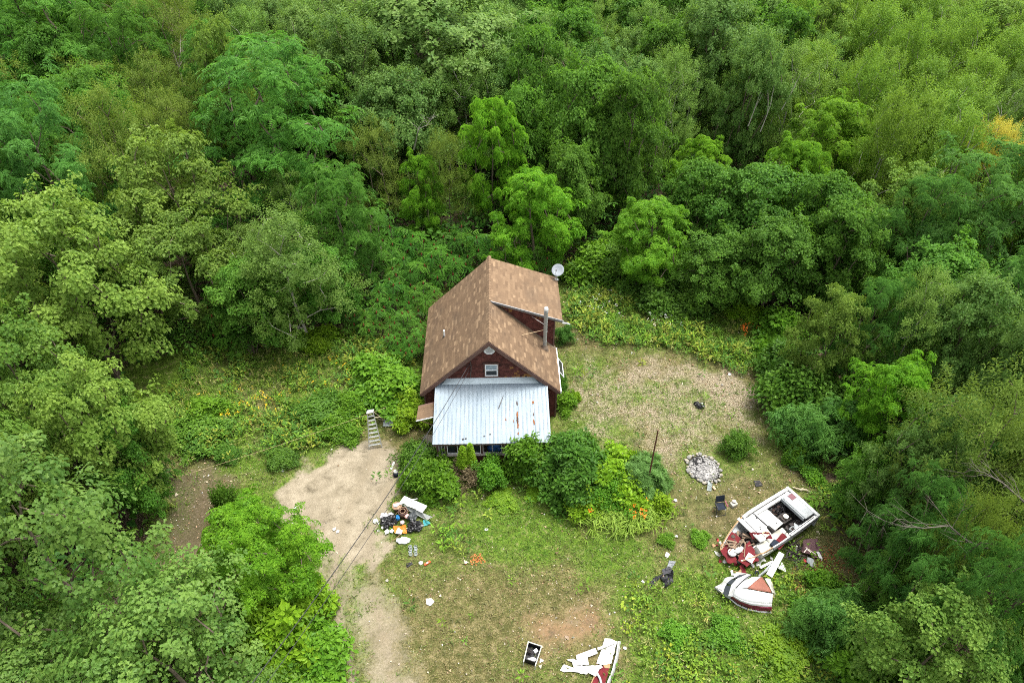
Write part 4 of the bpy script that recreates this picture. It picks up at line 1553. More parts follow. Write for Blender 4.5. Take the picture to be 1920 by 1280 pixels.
def make_crown(shape, leafkind, H, R, zb, ncl, per, cr, flat, outw, rng, size=1.0, gaps=0.0, stray=0.6):
    C = crown_points(shape, H, R, zb, ncl, rng)
    Ts = sprigs(leafkind, rng)
    pos, nrm, tint = [], [], []
    cen = np.array([0, 0, zb + 0.45 * (H - zb)])
    for c in C:
        if rng.random() < gaps:
            continue
        r = cr * rng.uniform(0.55, 1.45)
        n = int(per * rng.uniform(0.7, 1.3) * (r / cr) ** 1.3)
        d = rng.normal(0, 1, (n, 3))
        d /= np.linalg.norm(d, axis=1, keepdims=True)
        d[:, 2] = np.where(d[:, 2] < -0.25, -d[:, 2] * 0.6, d[:, 2])
        rad = r * rng.uniform(0.62, 1.04, n)[:, None]
        o2 = c[:2] / (np.linalg.norm(c[:2]) + 1e-6)
        d2 = d.copy()
        d2[:, :2] += (rng.uniform(0.0, 0.75) * (d[:, :2] @ o2))[:, None] * o2
        p = c + d2 * rad * np.array([1, 1, flat * rng.uniform(.75, 1.25)])
        out = (p - cen) / np.array([R, R, 0.6 * (H - zb)])
        nn = 0.75 * d * np.array([1, 1, 1]) + outw * out + np.array([0, 0, 0.75]) + rng.normal(0, 0.3, (n, 3))
        ct = rng.uniform(-0.28, 0.28)
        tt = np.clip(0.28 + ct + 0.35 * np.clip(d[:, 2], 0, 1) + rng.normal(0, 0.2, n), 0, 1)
        pos.append(p); nrm.append(nn); tint.append(tt)
        if rng.random() < stray:      # a spray reaching out of the outline
            m = int(rng.integers(4, 9))
            dr = np.array([o2[0], o2[1], rng.uniform(-.1, .9)]) + rng.normal(0, .45, 3)
            dr /= np.linalg.norm(dr)
            q = np.linspace(.6, 1.0, m)[:, None] * dr * r * rng.uniform(1.3, 1.9) + c + rng.normal(0, .07 * size, (m, 3))
            pos.append(q); nrm.append(dr * .5 + np.array([0, 0, .8]) + rng.normal(0, .3, (m, 3)))
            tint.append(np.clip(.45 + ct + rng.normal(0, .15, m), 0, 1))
    pos, nrm, tint = np.concatenate(pos), np.concatenate(nrm), np.concatenate(tint)
    keep = pos[:, 2] > 0.12
    pos, nrm, tint = pos[keep], nrm[keep], tint[keep]
    pick = rng.integers(0, len(Ts), len(pos))
    parts, tn = [], []
    for i, T in enumerate(Ts):
        k = pick == i
        if not k.any():
            continue
        m = int(k.sum())
        parts.append(bake(T, pos[k], frames(nrm[k], rng), size * rng.uniform(0.75, 1.25, m)))
        t = np.repeat(tint[k], len(T[0])) + np.repeat(rng.normal(0, 0.22, (m, len(T[1]))), len(T[0]) // len(T[1]), 1).ravel() if len(T[0]) % len(T[1]) == 0 else np.repeat(tint[k], len(T[0]))
        tn.append(np.clip(t, 0, 1))
    V, F = join_arrays(parts)
    return C, V, F, np.concatenate(tn)


def make_trunk(C, H, zb, r0, rng, stems=1, n=6, top=0.82, lean=0.05):
    """tapered trunk with limbs out to the clumps"""
    mb = MB()
    lx, ly = rng.normal(0, lean), rng.normal(0, lean)
    trunk = [Vector((lx * z + 0.12 * math.sin(z * 0.9 + lx * 40), ly * z + 0.12 * math.cos(z * 0.7), z)) for z in np.linspace(0, H * top, 8)]
    trunk[0] = Vector((0, 0, -0.05))
    mb.tube(trunk, [r0 * (1 - 0.85 * i / 7) * (1.35 if i == 0 else 1) for i in range(8)], n)
    prim = []
    order = np.argsort(C[:, 2])
    for k, i in enumerate(order):
        c = Vector(C[i])
        rad = math.hypot(c.x, c.y)
        z0 = max(0.15 * H, c.z - 0.55 * rad - 0.06 * H)
        f = min(0.97, z0 / (H * top))
        a = trunk[min(6, int(f * 7))].lerp(trunk[min(7, int(f * 7) + 1)], f * 7 - int(f * 7))
        best, bd = a, (c - a).length
        for q in prim:
            if q.z < c.z and (c - q).length < bd * 0.75:
                best, bd = q, (c - q).length
        mid = best.lerp(c, 0.55) + Vector((0, 0, 0.10 * bd)) + Vector(rng.normal(0, 0.06 * bd, 3))
        rr = r0 * 0.16 + 0.012 * bd
        mb.tube([best, mid, c], [rr, rr * 0.65, rr * 0.25], 4, cap=False)
        prim.append(mid)
        prim.append(c)
    return mb


TREE_MESH = {}


def tree_meshes(sp, k):
    key = (sp, k)
    if key not in TREE_MESH:
        rng = np.random.default_rng(sum(map(ord, sp)) * 13 + k * 101)
        lk, shape, H, R, zb, ncl, per, cr, flat, outw = SHAPES[sp]
        C, V, F, t = make_crown(shape, lk, H, R * rng.uniform(.94, 1.06), zb, int(ncl * 1.3), per * 1.0, cr * .9, flat, outw, rng, 0.88)
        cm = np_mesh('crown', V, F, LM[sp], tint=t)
        tm = make_trunk(C, H, zb, 0.11 if sp in ('birch', 'aspen', 'gold', 'olive') else 0.2, rng)
        o = tm.build('trunk', BARK_W if sp in ('birch', 'aspen') else BARK)
        me = o.data
        bpy.data.objects.remove(o)
        TREE_MESH[key] = (me, cm)
    return TREE_MESH[key]


NVAR = {'maple': 3, 'oak': 2, 'gold': 1}
TREES = []      # (x, y, radius) of everything planted


def plant_tree(sp, x, y, H, R, label, group=None, name=None, rng=None, var=None):
    k = (var if var is not None else int(rng.integers(0, 3))) % NVAR.get(sp, 2)
    tm, cm = tree_meshes(sp, k)
    nm = name or TREE_NAME[sp]
    o = thing(nm, label, 'tree', (x, y, 0), float(rng.uniform(0, 6.28)), group)
    R0 = SHAPES[sp][3]
    for n, me in (('trunk', tm), ('crown', cm)):
        c = link(n, me, o)
        c.scale = (R / R0, R / R0, H / 10)
    TREES.append((x, y, R))
    return o


TREE_NAME = {'maple': 'maple_tree', 'yellow_maple': 'maple_tree', 'pale_maple': 'maple_tree', 'locust': 'locust_tree', 'blue_locust': 'locust_tree',
             'ash': 'ash_tree', 'poplar': 'poplar_tree', 'birch': 'birch_tree', 'aspen': 'aspen_tree', 'olive': 'willow_tree', 'oak': 'oak_tree', 'gold': 'birch_tree'}

# the trees one can tell apart: species, pixel of the crown top, crown width in pixels, height in metres, label
HAND = [
    ('locust', 95, -60, 300, 15, 'tall feathery green tree filling the top left corner of the photo'),
    ('locust', 230, 30, 150, 12, 'feathery green tree beside the tall one in the top left corner'),
    ('olive', 320, -10, 150, 12, 'thin olive tree with bare grey twigs showing, near the top left corner'),
    ('yellow_maple', 432, 78, 120, 13.5, 'tree with a yellow green top rising just behind the big green locust'),
    ('locust', 520, 112, 330, 13.5, 'largest spreading green locust left of and behind the house'),
    ('locust', 640, 330, 170, 9, 'lower green locust leaning over the shrubs left of the house'),
    ('blue_locust', 100, 198, 230, 12.5, 'pale blue green tree at the left edge below the corner locust'),
    ('olive', 235, 192, 180, 12, 'olive birch between the blue green tree and the big locust'),
    ('yellow_maple', 335, 275, 220, 11, 'yellow green layered maple in front of the big locust'),
    ('yellow_maple', 350, 420, 190, 8, 'low dull green maple at the edge of the left meadow'),
    ('birch', 545, 415, 190, 9, 'rounded pale green tree at the meadow edge left of the house'),
    ('maple', 610, 470, 110, 6, 'small dark green tree tucked under the pale rounded tree'),
    ('maple', 470, 500, 130, 6, 'small dark maple with a visible trunk above the left meadow'),
    ('yellow_maple', 130, 400, 270, 11.5, 'large yellow green maple at the left edge with grey limbs showing'),
    ('pale_maple', 60, 610, 230, 10.5, 'pale green maple at the left edge under the yellow green maple'),
    ('yellow_maple', 175, 690, 220, 9.5, 'olive maple at the left edge of the meadow, above the oak'),
    ('maple', 240, 790, 120, 7.0, 'small maple between the left meadow and the brown leaf litter'),
    ('pale_maple', 30, 790, 160, 10, 'maple cut by the left edge of the photo above the oak'),
    ('oak', 95, 880, 400, 12.5, 'big oak with lobed leaves filling the bottom left corner'),
    ('oak', 330, 1090, 330, 9.0, 'smaller oak with lobed leaves between the corner oak and the driveway'),
    ('ash', 480, 950, 205, 6.3, 'bright green tree standing alone at the left side of the dirt driveway'),
    ('poplar', 790, -5, 320, 14, 'largest grey green poplar rising behind the house'),
    ('poplar', 660, 60, 180, 13, 'grey green tree left of the largest poplar'),
    ('poplar', 745, 158, 180, 10.5, 'grey tree with white bare branches in front of the largest poplar'),
    ('olive', 700, 250, 130, 9, 'olive tree behind the sumac thicket, below the white branches'),
    ('olive', 838, 262, 90, 9, 'narrow olive tree left of the bright green ash behind the house'),
    ('ash', 922, 208, 125, 10.5, 'tall bright green ash straight behind the house roof'),
    ('ash', 1005, 335, 150, 8, 'bright green ash close behind the house, right of its ridge'),
    ('ash', 795, 305, 85, 7.5, 'slim bright green tree behind the left half of the roof'),
    ('maple', 1010, 85, 140, 12.5, 'dark maple right of the largest poplar'),
    ('maple', 975, 190, 110, 10, 'dark maple just right of the tall bright green ash'),
    ('maple', 1105, 135, 150, 12, 'dark rounded maple behind the satellite dish'),
    ('maple', 1175, 165, 140, 11.5, 'dark tall maple right of the rounded maple'),
    ('birch', 1250, 120, 110, 11.5, 'upright green birch right of the dark maples'),
    ('maple', 1065, 290, 110, 8, 'dark maple low behind the bright green ash'),
    ('poplar', 1330, 15, 180, 13, 'grey green poplar in the upper forest right of centre'),
    ('poplar', 1400, 95, 120, 12, 'slender grey poplar beside the leaning white trunks'),
    ('birch', 1475, 110, 130, 11, 'birch with leaning white stems in the upper right forest'),
    ('ash', 1545, 203, 170, 9, 'bright green broad ash under the yellow green aspens'),
    ('ash', 1480, 280, 130, 8, 'bright green ash left of and below the broad ash'),
    ('aspen', 1640, 118, 120, 9.5, 'broad yellow green aspen clump right of the broad ash'),
    ('aspen', 1720, 135, 100, 9, 'yellow green aspen right of the broad aspen clump'),
    ('aspen', 1585, 140, 70, 9, 'thin yellow green aspen left of the broad aspen clump'),
    ('aspen', 1800, 25, 110, 10, 'bright yellow green aspen near the top right corner'),
    ('aspen', 1870, 80, 100, 9.5, 'yellow green aspen at the right edge below the top corner'),
    ('aspen', 1700, 45, 90, 9, 'yellow green aspen by the top edge, left of the brightest one'),
    ('gold', 1866, 240, 78, 9.6, 'golden yellow tree at the right edge'),
    ('maple', 1420, 320, 160, 8, 'mid green rounded tree in the right forest below the ash'),
    ('ash', 1215, 383, 150, 6.2, 'bright yellow green low tree at the back edge of the right meadow'),
    ('ash', 1310, 270, 100, 7, 'green ash between the dark maples and the white trunks'),
    ('pale_maple', 1690, 330, 150, 8.5, 'pale cream green maple below the dead tree'),
    ('maple', 1570, 395, 140, 8, 'rounded green tree at the upper right of the clearing'),
    ('maple', 1450, 420, 140, 7, 'rounded green tree behind the right meadow'),
    ('maple', 1350, 440, 120, 5.5, 'low dark tree at the right end of the right meadow'),
    ('blue_locust', 1875, 292, 260, 11.5, 'large blue green feathery locust at the right edge below the golden tree'),
    ('blue_locust', 1625, 540, 110, 8, 'blue green feathery tree at the right side of the clearing'),
    ('birch', 1700, 530, 130, 9, 'pale birch with forked grey stems right of the clearing'),
    ('poplar', 1800, 545, 170, 9, 'dark grey green tree right of the pale birch'),
    ('poplar', 1890, 600, 150, 10, 'grey green tree cut by the right edge, mid height'),
    ('ash', 1665, 680, 150, 6.5, 'bright green tree right of the clearing above the dark shrubs'),
    ('yellow_maple', 1560, 560, 110, 7, 'dull yellow green tree at the corner of the right meadow'),
    ('olive', 1820, 735, 280, 11, 'broad olive willow with bare branches at the right edge'),
    ('poplar', 1715, 800, 160, 8, 'dark grey green tree right of the boat wreck'),
    ('maple', 1625, 850, 90, 5.0, 'dark small tree shading the stern of the boat'),
    ('blue_locust', 1705, 905, 150, 8, 'blue green locust right of the boat wreck'),
    ('blue_locust', 1725, 995, 160, 7.5, 'lower blue green locust right of the boat bow'),
    ('olive', 1790, 960, 130, 9.5, 'olive tree with a bare limb behind the blue green locust'),
    ('pale_maple', 1740, 1120, 230, 7.5, 'bright green maple in the bottom right corner'),
    ('blue_locust', 1895, 980, 230, 12, 'tall blue green locust in the bottom right corner'),
    ('maple', 1672, 1050, 100, 4.5, 'small dark tree right of the rusty ground'),
]

SHORT = ['the corner locust', 'the second corner locust', 'the thin olive tree by the corner', 'the yellow green tree top', 'the big spreading locust', 'the low locust by the house', 'the blue green tree at the left', 'the olive birch at the left', 'the layered yellow maple', 'the low meadow edge maple', 'the rounded pale tree', 'the tucked under dark tree', 'the small maple above the meadow', 'the large yellow green maple', 'the pale maple at the left edge', 'the olive maple above the oak', 'the small maple by the litter', 'the cut maple at the left edge', 'the big corner oak', 'the smaller oak', 'the bright driveway tree', 'the largest poplar', 'the poplar beside the largest', 'the grey tree with white branches', 'the olive tree behind the sumacs', 'the narrow olive tree', 'the tall bright ash', 'the ash close behind the house', 'the slim bright tree', 'the maple beside the largest poplar', 'the maple beside the tall ash', 'the maple behind the dish', 'the tall dark maple', 'the upright green birch', 'the low maple behind the ash', 'the upper right poplar', 'the slender grey poplar', 'the leaning stemmed birch', 'the broad ash', 'the lower ash', 'the broad aspen clump', 'the aspen right of the clump', 'the thin left aspen', 'the brightest aspen', 'the right edge aspen', 'the top edge aspen', 'the golden tree', 'the rounded tree below the ash', 'the bright low meadow tree', 'the ash by the white trunks', 'the pale tree below the snag', 'the rounded upper right tree', 'the rounded tree behind the meadow', 'the low dark meadow tree', 'the large right edge locust', 'the clearing side locust', 'the forked pale birch', 'the dark grey green tree', 'the cut grey green tree', 'the bright right side tree', 'the meadow corner tree', 'the broad olive willow', 'the tree beside the boat', 'the small tree at the stern', 'the locust beside the boat', 'the locust beside the bow', 'the olive tree with bare limb', 'the bottom right maple', 'the bottom right locust', 'the small tree by the rust']
assert len(SHORT) == len(HAND)
HAND_UV = []

rng_t = np.random.default_rng(77)
hand_var = {}
for sp, u, v, w, H, lab in HAND:
    p = P(u, v, H)
    # the crown top is seen on the far shoulder of the crown
    R = w / 2 * depth((p.x, p.y, H)) / FPX
    zb_ = SHAPES[sp][4] / 10 * H
    zc_, bh = (H + zb_) / 2, (H - zb_) / 2
    dl_ = PITCH + math.atan((v - 640) / FPX)
    vc = v
    for _ in range(4):            # the crown's middle, from where its outline tops out
        p = P(u, vc, zc_)
        dl_ = PITCH + math.atan((vc - 640) / FPX)
        vc = v + 0.92 * FPX / depth((p.x, p.y, zc_)) * math.hypot(R * math.sin(dl_), bh * math.cos(dl_))
    p = P(u, vc, zc_)
    hand_var[sp] = hand_var.get(sp, -1) + 1
    plant_tree(sp, p.x, p.y, H, R, lab, rng=rng_t, var=hand_var[sp] % 3)
    HAND_UV.append((u, v))

# the closed forest round the clearing
ZONES = [   # pixel box of the crown top -> species mix, wording
    ((-400, -400, 420, 220), ['locust', 'locust', 'olive', 'maple'], 'in the forest towards the top left corner'),
    ((420, -400, 960, 170), ['poplar', 'poplar', 'maple', 'birch'], 'in the forest along the top edge, left of centre'),
    ((960, -400, 1500, 230), ['maple', 'maple', 'poplar', 'birch'], 'in the forest along the top edge, right of centre'),
    ((1500, -400, 2400, 300), ['aspen', 'aspen', 'aspen', 'yellow_maple', 'birch'], 'in the forest towards the top right corner'),
    ((-400, 220, 420, 640), ['yellow_maple', 'locust', 'maple'], 'in the left forest behind the big maples'),
    ((420, 170, 960, 640), ['maple', 'birch', 'locust'], 'in the forest behind the house, left of the ridge'),
    ((960, 230, 1500, 640), ['maple', 'pale_maple', 'ash'], 'in the forest behind the right meadow'),
    ((1500, 300, 2400, 760), ['pale_maple', 'poplar', 'maple', 'blue_locust'], 'in the right forest above the clearing'),
    ((-400, 640, 700, 2200), ['pale_maple', 'oak', 'yellow_maple'], 'in the lower left forest round the oaks'),
    ((1400, 760, 2400, 2200), ['blue_locust', 'pale_maple', 'olive', 'maple'], 'in the lower right forest beside the boat'),
]
WORD = {'maple': 'dark green rounded maple', 'yellow_maple': 'dull yellow green layered maple', 'pale_maple': 'pale green rounded maple', 'locust': 'feathery green locust',
        'blue_locust': 'feathery blue green locust', 'ash': 'fresh green ash', 'poplar': 'grey green poplar', 'birch': 'fine leaved upright birch', 'aspen': 'yellow green narrow aspen',
        'olive': 'olive green thin tree', 'oak': 'green oak with lobed leaves'}
cand = []
USED = set()
for iy in range(0, 22):
    for ix in range(-26, 27):
        s = 4.3
        cand.append((ix * s + (iy % 2) * s / 2 + rng_t.uniform(-1.3, 1.3), 4 + iy * s * 0.9 + rng_t.uniform(-1.3, 1.3)))
cx, cy = np.array(cand).T
cd = inside_dist(cx, cy, CLEAR)
for x, y, d in sorted(zip(cx, cy, cd), key=lambda q: q[1]):
    if d > -2.6 or y > 84:
        continue
    edge = min(1.0, (-d - 2.0) / 9)
    H = (6.2 + 4.2 * edge + rng_t.uniform(-1.2, 1.6)) * (1.0 if y < 40 else 0.95)
    R = min(rng_t.uniform(2.1, 3.1) * (0.8 + 0.25 * edge), -d + 0.5)
    u, v = px(np.array([x]), np.array([y]), H)
    u, v = float(u[0]), float(v[0])
    ub, vb = px(np.array([x]), np.array([y]), 0.0)
    marg = R * FPX / depth((x, y, H)) + 230
    if u < -marg or u > 1920 + marg or v > 1280 + marg or float(vb[0]) < -30:
        continue
    if y < 24 and math.hypot(x, y) < 4.5:
        continue
    if any(math.hypot(x - a, y - b) < 0.58 * (R + r) for a, b, r in TREES):
        continue
    zone = next((z for z in ZONES if z[0][0] <= u < z[0][2] and z[0][1] <= v < z[0][3]), None)
    if zone is None:
        continue
    sp = zone[1][int(rng_t.integers(0, len(zone[1])))]
    if sp in ('aspen', 'birch'):
        R *= 0.8
    if sp == 'oak' and depth((x, y, H)) > 30:
        sp = 'pale_maple'
    lab = None
    for k in sorted(range(len(HAND_UV)), key=lambda q: math.hypot(HAND_UV[q][0] - u, 1.3 * (HAND_UV[q][1] - v))):
        du, dv = u - HAND_UV[k][0], v - HAND_UV[k][1]
        rel = ('right of' if du > 0 else 'left of') if abs(du) > 1.2 * abs(dv) else ('behind' if dv < 0 else 'in front of')
        lab = WORD[sp] + ' ' + rel + ' ' + SHORT[k]
        if lab not in USED:
            break
    USED.add(lab)
    plant_tree(sp, x, y, H, R, lab, group='trees of the closed forest', rng=rng_t)


# bare branches and dead trees
def bare_tree(name, label, base, H, spread_, seed, mat, lean=(0, 0), r0=0.09, cat='tree', depth_=4, part='branch', wig=.16):
    rng = random.Random(seed)
    o = thing(name, label, cat, base)
    tm, bm_ = MB(), MB()

    def grow(p, d, L, r, lev, mb):
        pts, q, dd = [p], p, d
        for i in range(4):
            wg = wig * (1 if lev else .5)
            dd = (dd + Vector((rng.gauss(0, wg), rng.gauss(0, wg), rng.gauss(0.03, wg * .7)))).normalized()
            q = q + dd * L / 4
            pts.append(q)
        mb.tube(pts, [r * (1 - 0.17 * i) for i in range(5)], 5 if lev < 2 else 4, cap=False)
        if lev >= depth_:
            return
        for i in range(rng.choice((2, 3))):
            f = rng.uniform(0.45, 1.0)
            j = min(3, int(f * 4))
            a = rng.uniform(0, 6.28)
            nd = (dd + Vector((math.cos(a), math.sin(a), rng.uniform(-0.1, 0.5))) * spread_).normalized()
            grow(pts[j].lerp(pts[j + 1], f * 4 - j if f < 1 else 1), nd, L * rng.uniform(0.55, 0.8), r * 0.55, lev + 1, bm_)
    grow(Vector((0, 0, 0)), Vector((lean[0], lean[1], 1)).normalized(), H * 0.5, r0, 0, tm)
    tm.build('trunk', mat, o, smooth=True)
    bm_.build(part, mat, o, smooth=True)
    return o


def at_top(u, v, z):
    p = P(u, v, z)
    return p


for (u, v, zt, H, sp_, seed, lean, lab) in [
        (1765, 365, 6.5, 5.0, 1.0, 5, (0.1, 0.0), 'dead grey tree with bare spreading branches left of the blue green locust'),
        (1868, 240, 7.5, 4.5, 0.5, 9, (0.12, 0.0), 'dead white forked snag standing just above the golden tree'),
        (1440, 190, 9.0, 4.2, 0.16, 12, (0.20, 0.0), 'leaning white bare trunk in the upper right forest'),
        (1415, 185, 9.0, 3.8, 0.15, 14, (0.15, 0.0), 'slimmer leaning white trunk left of the other one'),
        (1478, 160, 9.5, 3.4, 0.15, 15, (0.3, 0.0), 'short leaning white trunk right of the other two'),
        (555, 110, 9.0, 6.0, 0.35, 17, (0.0, 0.05), 'thin pale dead stem standing above the big green locust'),
        (770, 225, 9.0, 4.0, 0.8, 19, (0.4, 0.1), 'white bare branches leaning out of the grey tree behind the house'),
        (320, 85, 9.0, 6.0, 0.8, 23, (-0.1, 0.1), 'bare grey branches spreading through the thin olive tree')]:
    p = P(u, v, zt)
    bare_tree('dead_tree', lab, (p.x, p.y, zt - H * 0.55), H, sp_, seed, BARK_G if seed not in (9, 12, 14, 15, 19) else BARK_W, lean, r0=0.04 if seed in (12, 14, 15, 17) else 0.06, depth_=1 if seed in (12, 14, 15) else 3, wig=.05 if seed in (12, 14, 15, 17) else .16)


def bough(label, pts_uvz, r0, seed, mat):
    """a long bare limb reaching out of a crown, with side twigs"""
    rng = random.Random(seed)
    pts = [P(*q) for q in pts_uvz]
    o = thing('bare_branch', label, 'branch', pts[0])
    mb, tw = MB(), MB()
    n = len(pts)
    mb.tube(pts, [r0 * (1 - 0.8 * i / (n - 1)) for i in range(n)], 6, cap=True)
    for i in range(1, n):
        for _ in range(3):
            q = pts[i - 1].lerp(pts[i], rng.random())
            d = (pts[i] - pts[i - 1]).normalized()
            d = (d + Vector((rng.gauss(0, .7), rng.gauss(0, .7), rng.gauss(0, .3)))).normalized()
            L = rng.uniform(0.5, 1.5)
            m1 = q + d * L * .5 + Vector((rng.gauss(0, .1), rng.gauss(0, .1), .05))
            e = q + d * L
            tw.tube([q, m1, e], [r0 * .28, r0 * .2, r0 * .07], 4, cap=False)
            for _ in range(2):
                d2 = (d + Vector((rng.gauss(0, .8), rng.gauss(0, .8), rng.gauss(0, .3)))).normalized()
                tw.tube([m1, m1 + d2 * L * .5], [r0 * .15, r0 * .05], 4, cap=False)
    mb.build('limb', mat, o, smooth=True, world=True)
    tw.build('twig', mat, o, smooth=True, world=True)


bough('long grey bare limb arching over the blue green locust right of the boat', [(1860, 1030, 6.9), (1815, 1015, 7.6), (1780, 985, 7.9), (1730, 990, 7.9), (1690, 985, 7.6), (1655, 975, 7.3)], 0.04, 3, BARK_D)
bough('grey bare limb across the broad olive willow at the right edge', [(1925, 945, 9.0), (1880, 905, 9.4), (1845, 885, 9.5), (1815, 880, 9.3)], 0.04, 4, BARK_D)
bough('leaning brown trunk under the yellow green maple at the left', [(236, 622, 1.0), (228, 600, 2.0), (220, 575, 3.5), (212, 545, 5)], 0.14, 6, BARK)
# ------------------------------------------------------------------ shrubs
def shrub_mesh(leafkind, mat, H, R, seed, ncl=26, per=26, cr=0.45, shape='dome', flat=0.8, outw=0.6, size=1.0):
    rng = np.random.default_rng(seed)
    C, V, F, t = make_crown(shape, leafkind, H, R, 0.15, ncl, per, cr, flat, outw, rng, size)
    # stray shoots standing out of the outline
    Ts = sprigs(leafkind, rng)
    sp_, sn_ = [], []
    for c in C[rng.random(len(C)) < .55]:
        d = np.array([c[0] / R, c[1] / R, 0.5 + c[2] / H]) + rng.normal(0, .35, 3)
        d /= np.linalg.norm(d)
        for q in range(int(rng.integers(3, 7))):
            sp_.append(c + d * (cr * 0.8 + 0.09 * q) + rng.normal(0, .03, 3))
            sn_.append(d + rng.normal(0, .3, 3))
    V2, F2 = bake(Ts[0], np.array(sp_), frames(np.array(sn_), rng), rng.uniform(.6, 1.0, len(sp_)) * size)
    V, F = join_arrays([(V, F), (V2, F2)])
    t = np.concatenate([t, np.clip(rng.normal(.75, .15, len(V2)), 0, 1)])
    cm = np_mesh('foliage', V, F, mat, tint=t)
    mb = MB()
    for c in C[::2]:
        b = Vector((c[0] * .15, c[1] * .15, -0.03))
        mb.tube([b, b.lerp(Vector(c), .5) + Vector((0, 0, .1)), Vector(c)], [0.025, 0.018, 0.008], 4, cap=False)
    o = mb.build('stem', BARK)
    me = o.data
    bpy.data.objects.remove(o)
    return me, cm


def plant_shrub(name, label, meshes, p, s=(1, 1, 1), rz=0.0, group=None, cat='shrub'):
    o = thing(name, label, cat, (p[0], p[1], 0), rz, group)
    for n, me in (('stem', meshes[0]), ('foliage', meshes[1])):
        c = link(n, me, o)
        c.scale = s
    return o


def gp(u, v, z=0.0):
    q = P(u, v, z)
    return (q.x, q.y)


M_SHR = leaf_mat('leaf_shrub', (0.075, 0.20, 0.013), (0.14, 0.29, 0.022), 0.5)
M_SHRD = leaf_mat('leaf_shrub_dark', (0.058, 0.155, 0.017), (0.11, 0.23, 0.026), 0.5)
M_SHRY = leaf_mat('leaf_shrub_yellow', (0.13, 0.27, 0.014), (0.22, 0.36, 0.02), 0.5)
# in front of the porch, left to right (pixel of the crown's middle, at half its height)
plant_shrub('garden_shrub', 'rounded green shrub at the left front corner of the porch', shrub_mesh('shrub', M_SHR, 1.25, 1.35, 1, 26, 34, 0.40, size=1.35), gp(819, 893, 0.6), (.92, .92, 1))
plant_shrub('garden_shrub', 'low dark shrub by the porch corner behind the rounded green shrub', shrub_mesh('shrub', M_SHRD, 1.0, 0.9, 2, 20, 24, 0.4), gp(786, 858, 0.5))
plant_shrub('garden_shrub', 'small loose shrub under the porch windows, right of the twin conifers', shrub_mesh('fineshrub', M_SHR, 1.3, 0.5, 3, 18, 20, 0.26, 'column', 1.0, size=1.2), gp(920, 892, 0.6))
plant_shrub('garden_shrub', 'upright shrub reaching the porch roof edge', shrub_mesh('shrub', M_SHR, 2.3, 0.62, 4, 24, 22, 0.33, 'column', size=1.3), gp(985, 876, 0.8))
plant_shrub('garden_shrub', 'largest dark green shrub at the right front corner of the porch', shrub_mesh('shrub', M_SHRD, 2.9, 1.75, 5, 44, 38, 0.5, size=1.45), gp(1062, 880, 1.0))
plant_shrub('garden_shrub', 'yellow green shrub between the dark shrub and the juniper', shrub_mesh('shrub', M_SHRY, 1.7, 1.45, 6, 30, 26, 0.42, size=1.4), gp(1145, 893, 0.8))
plant_shrub('garden_shrub', 'green shrub in front of the yellow green one, behind the day lilies', shrub_mesh('fineshrub', M_SHR, 1.3, 0.95, 7, 22, 28, 0.36, size=1.3), gp(1142, 925, 0.6))
plant_shrub('garden_shrub', 'bright shrub with orange blooms left of the day lilies', shrub_mesh('shrub', M_SHRY, 1.1, 0.7, 8, 18, 24, 0.35), gp(1100, 938, 0.5))
plant_shrub('juniper_shrub', 'blue green juniper at the foot of the rusty pole', shrub_mesh('juniper', LM['juniper'], 1.4, 1.05, 9, 30, 34, 0.42, 'dome', 1.0, 0.9, 1.3), gp(1204, 903, 0.7))
plant_shrub('garden_shrub', 'small yellow green shrub right of the juniper base', shrub_mesh('shrub', M_SHRY, 0.7, 0.4, 10, 10, 20, 0.25), gp(1232, 948, 0.3))
# twin conifers: dense teardrop cones
def cone_meshes(seed, H, R, z0):
    rng = np.random.default_rng(seed)
    n = 1100
    h = rng.random(n) ** 1.25
    w = np.minimum(1, 0.62 + h * 2.2) * (1 - h) ** 0.72
    a = rng.uniform(0, 6.283, n)
    r = R * w * rng.uniform(.72, 1.05, n)
    pos = np.stack([r * np.cos(a), r * np.sin(a), z0 + h * (H - z0)], 1)
    nr = np.stack([np.cos(a), np.sin(a), 0.9 + 0 * a], 1) + rng.normal(0, .25, (n, 3))
    V, F = bake(sprigs('thuja', rng)[0], pos, frames(nr, rng), rng.uniform(.45, .75, n))
    cm = np_mesh('foliage', V, F, LM['thuja'], tint=np.clip(np.repeat(rng.normal(.5, .25, n), len(V) // n), 0, 1))
    o = MB().tube([(0, 0, -.03), (0, 0, H * .6)], [.04, .02], 6).build('stem', BARK)
    me = o.data
    bpy.data.objects.remove(o)
    return me, cm


for lab, u, v, H_, R_, sd in (('taller left of the twin cone shaped evergreens under the porch window', 868, 855, 2.3, .33, 11), ('shorter right of the twin cone shaped evergreens under the porch window', 882, 852, 2.4, .25, 12)):
    plant_shrub('conical_evergreen', lab, cone_meshes(sd, H_, R_, .8), gp(u, v, 1.6))
plant_shrub('dry_shrub', 'brown dead shrub at the foot of the twin evergreens', shrub_mesh('fineshrub', leaf_mat('leaf_dead', (0.16, 0.12, 0.07), (0.22, 0.17, 0.1)), 0.95, 0.55, 13, 16, 14, 0.3), gp(875, 886, 0.45))

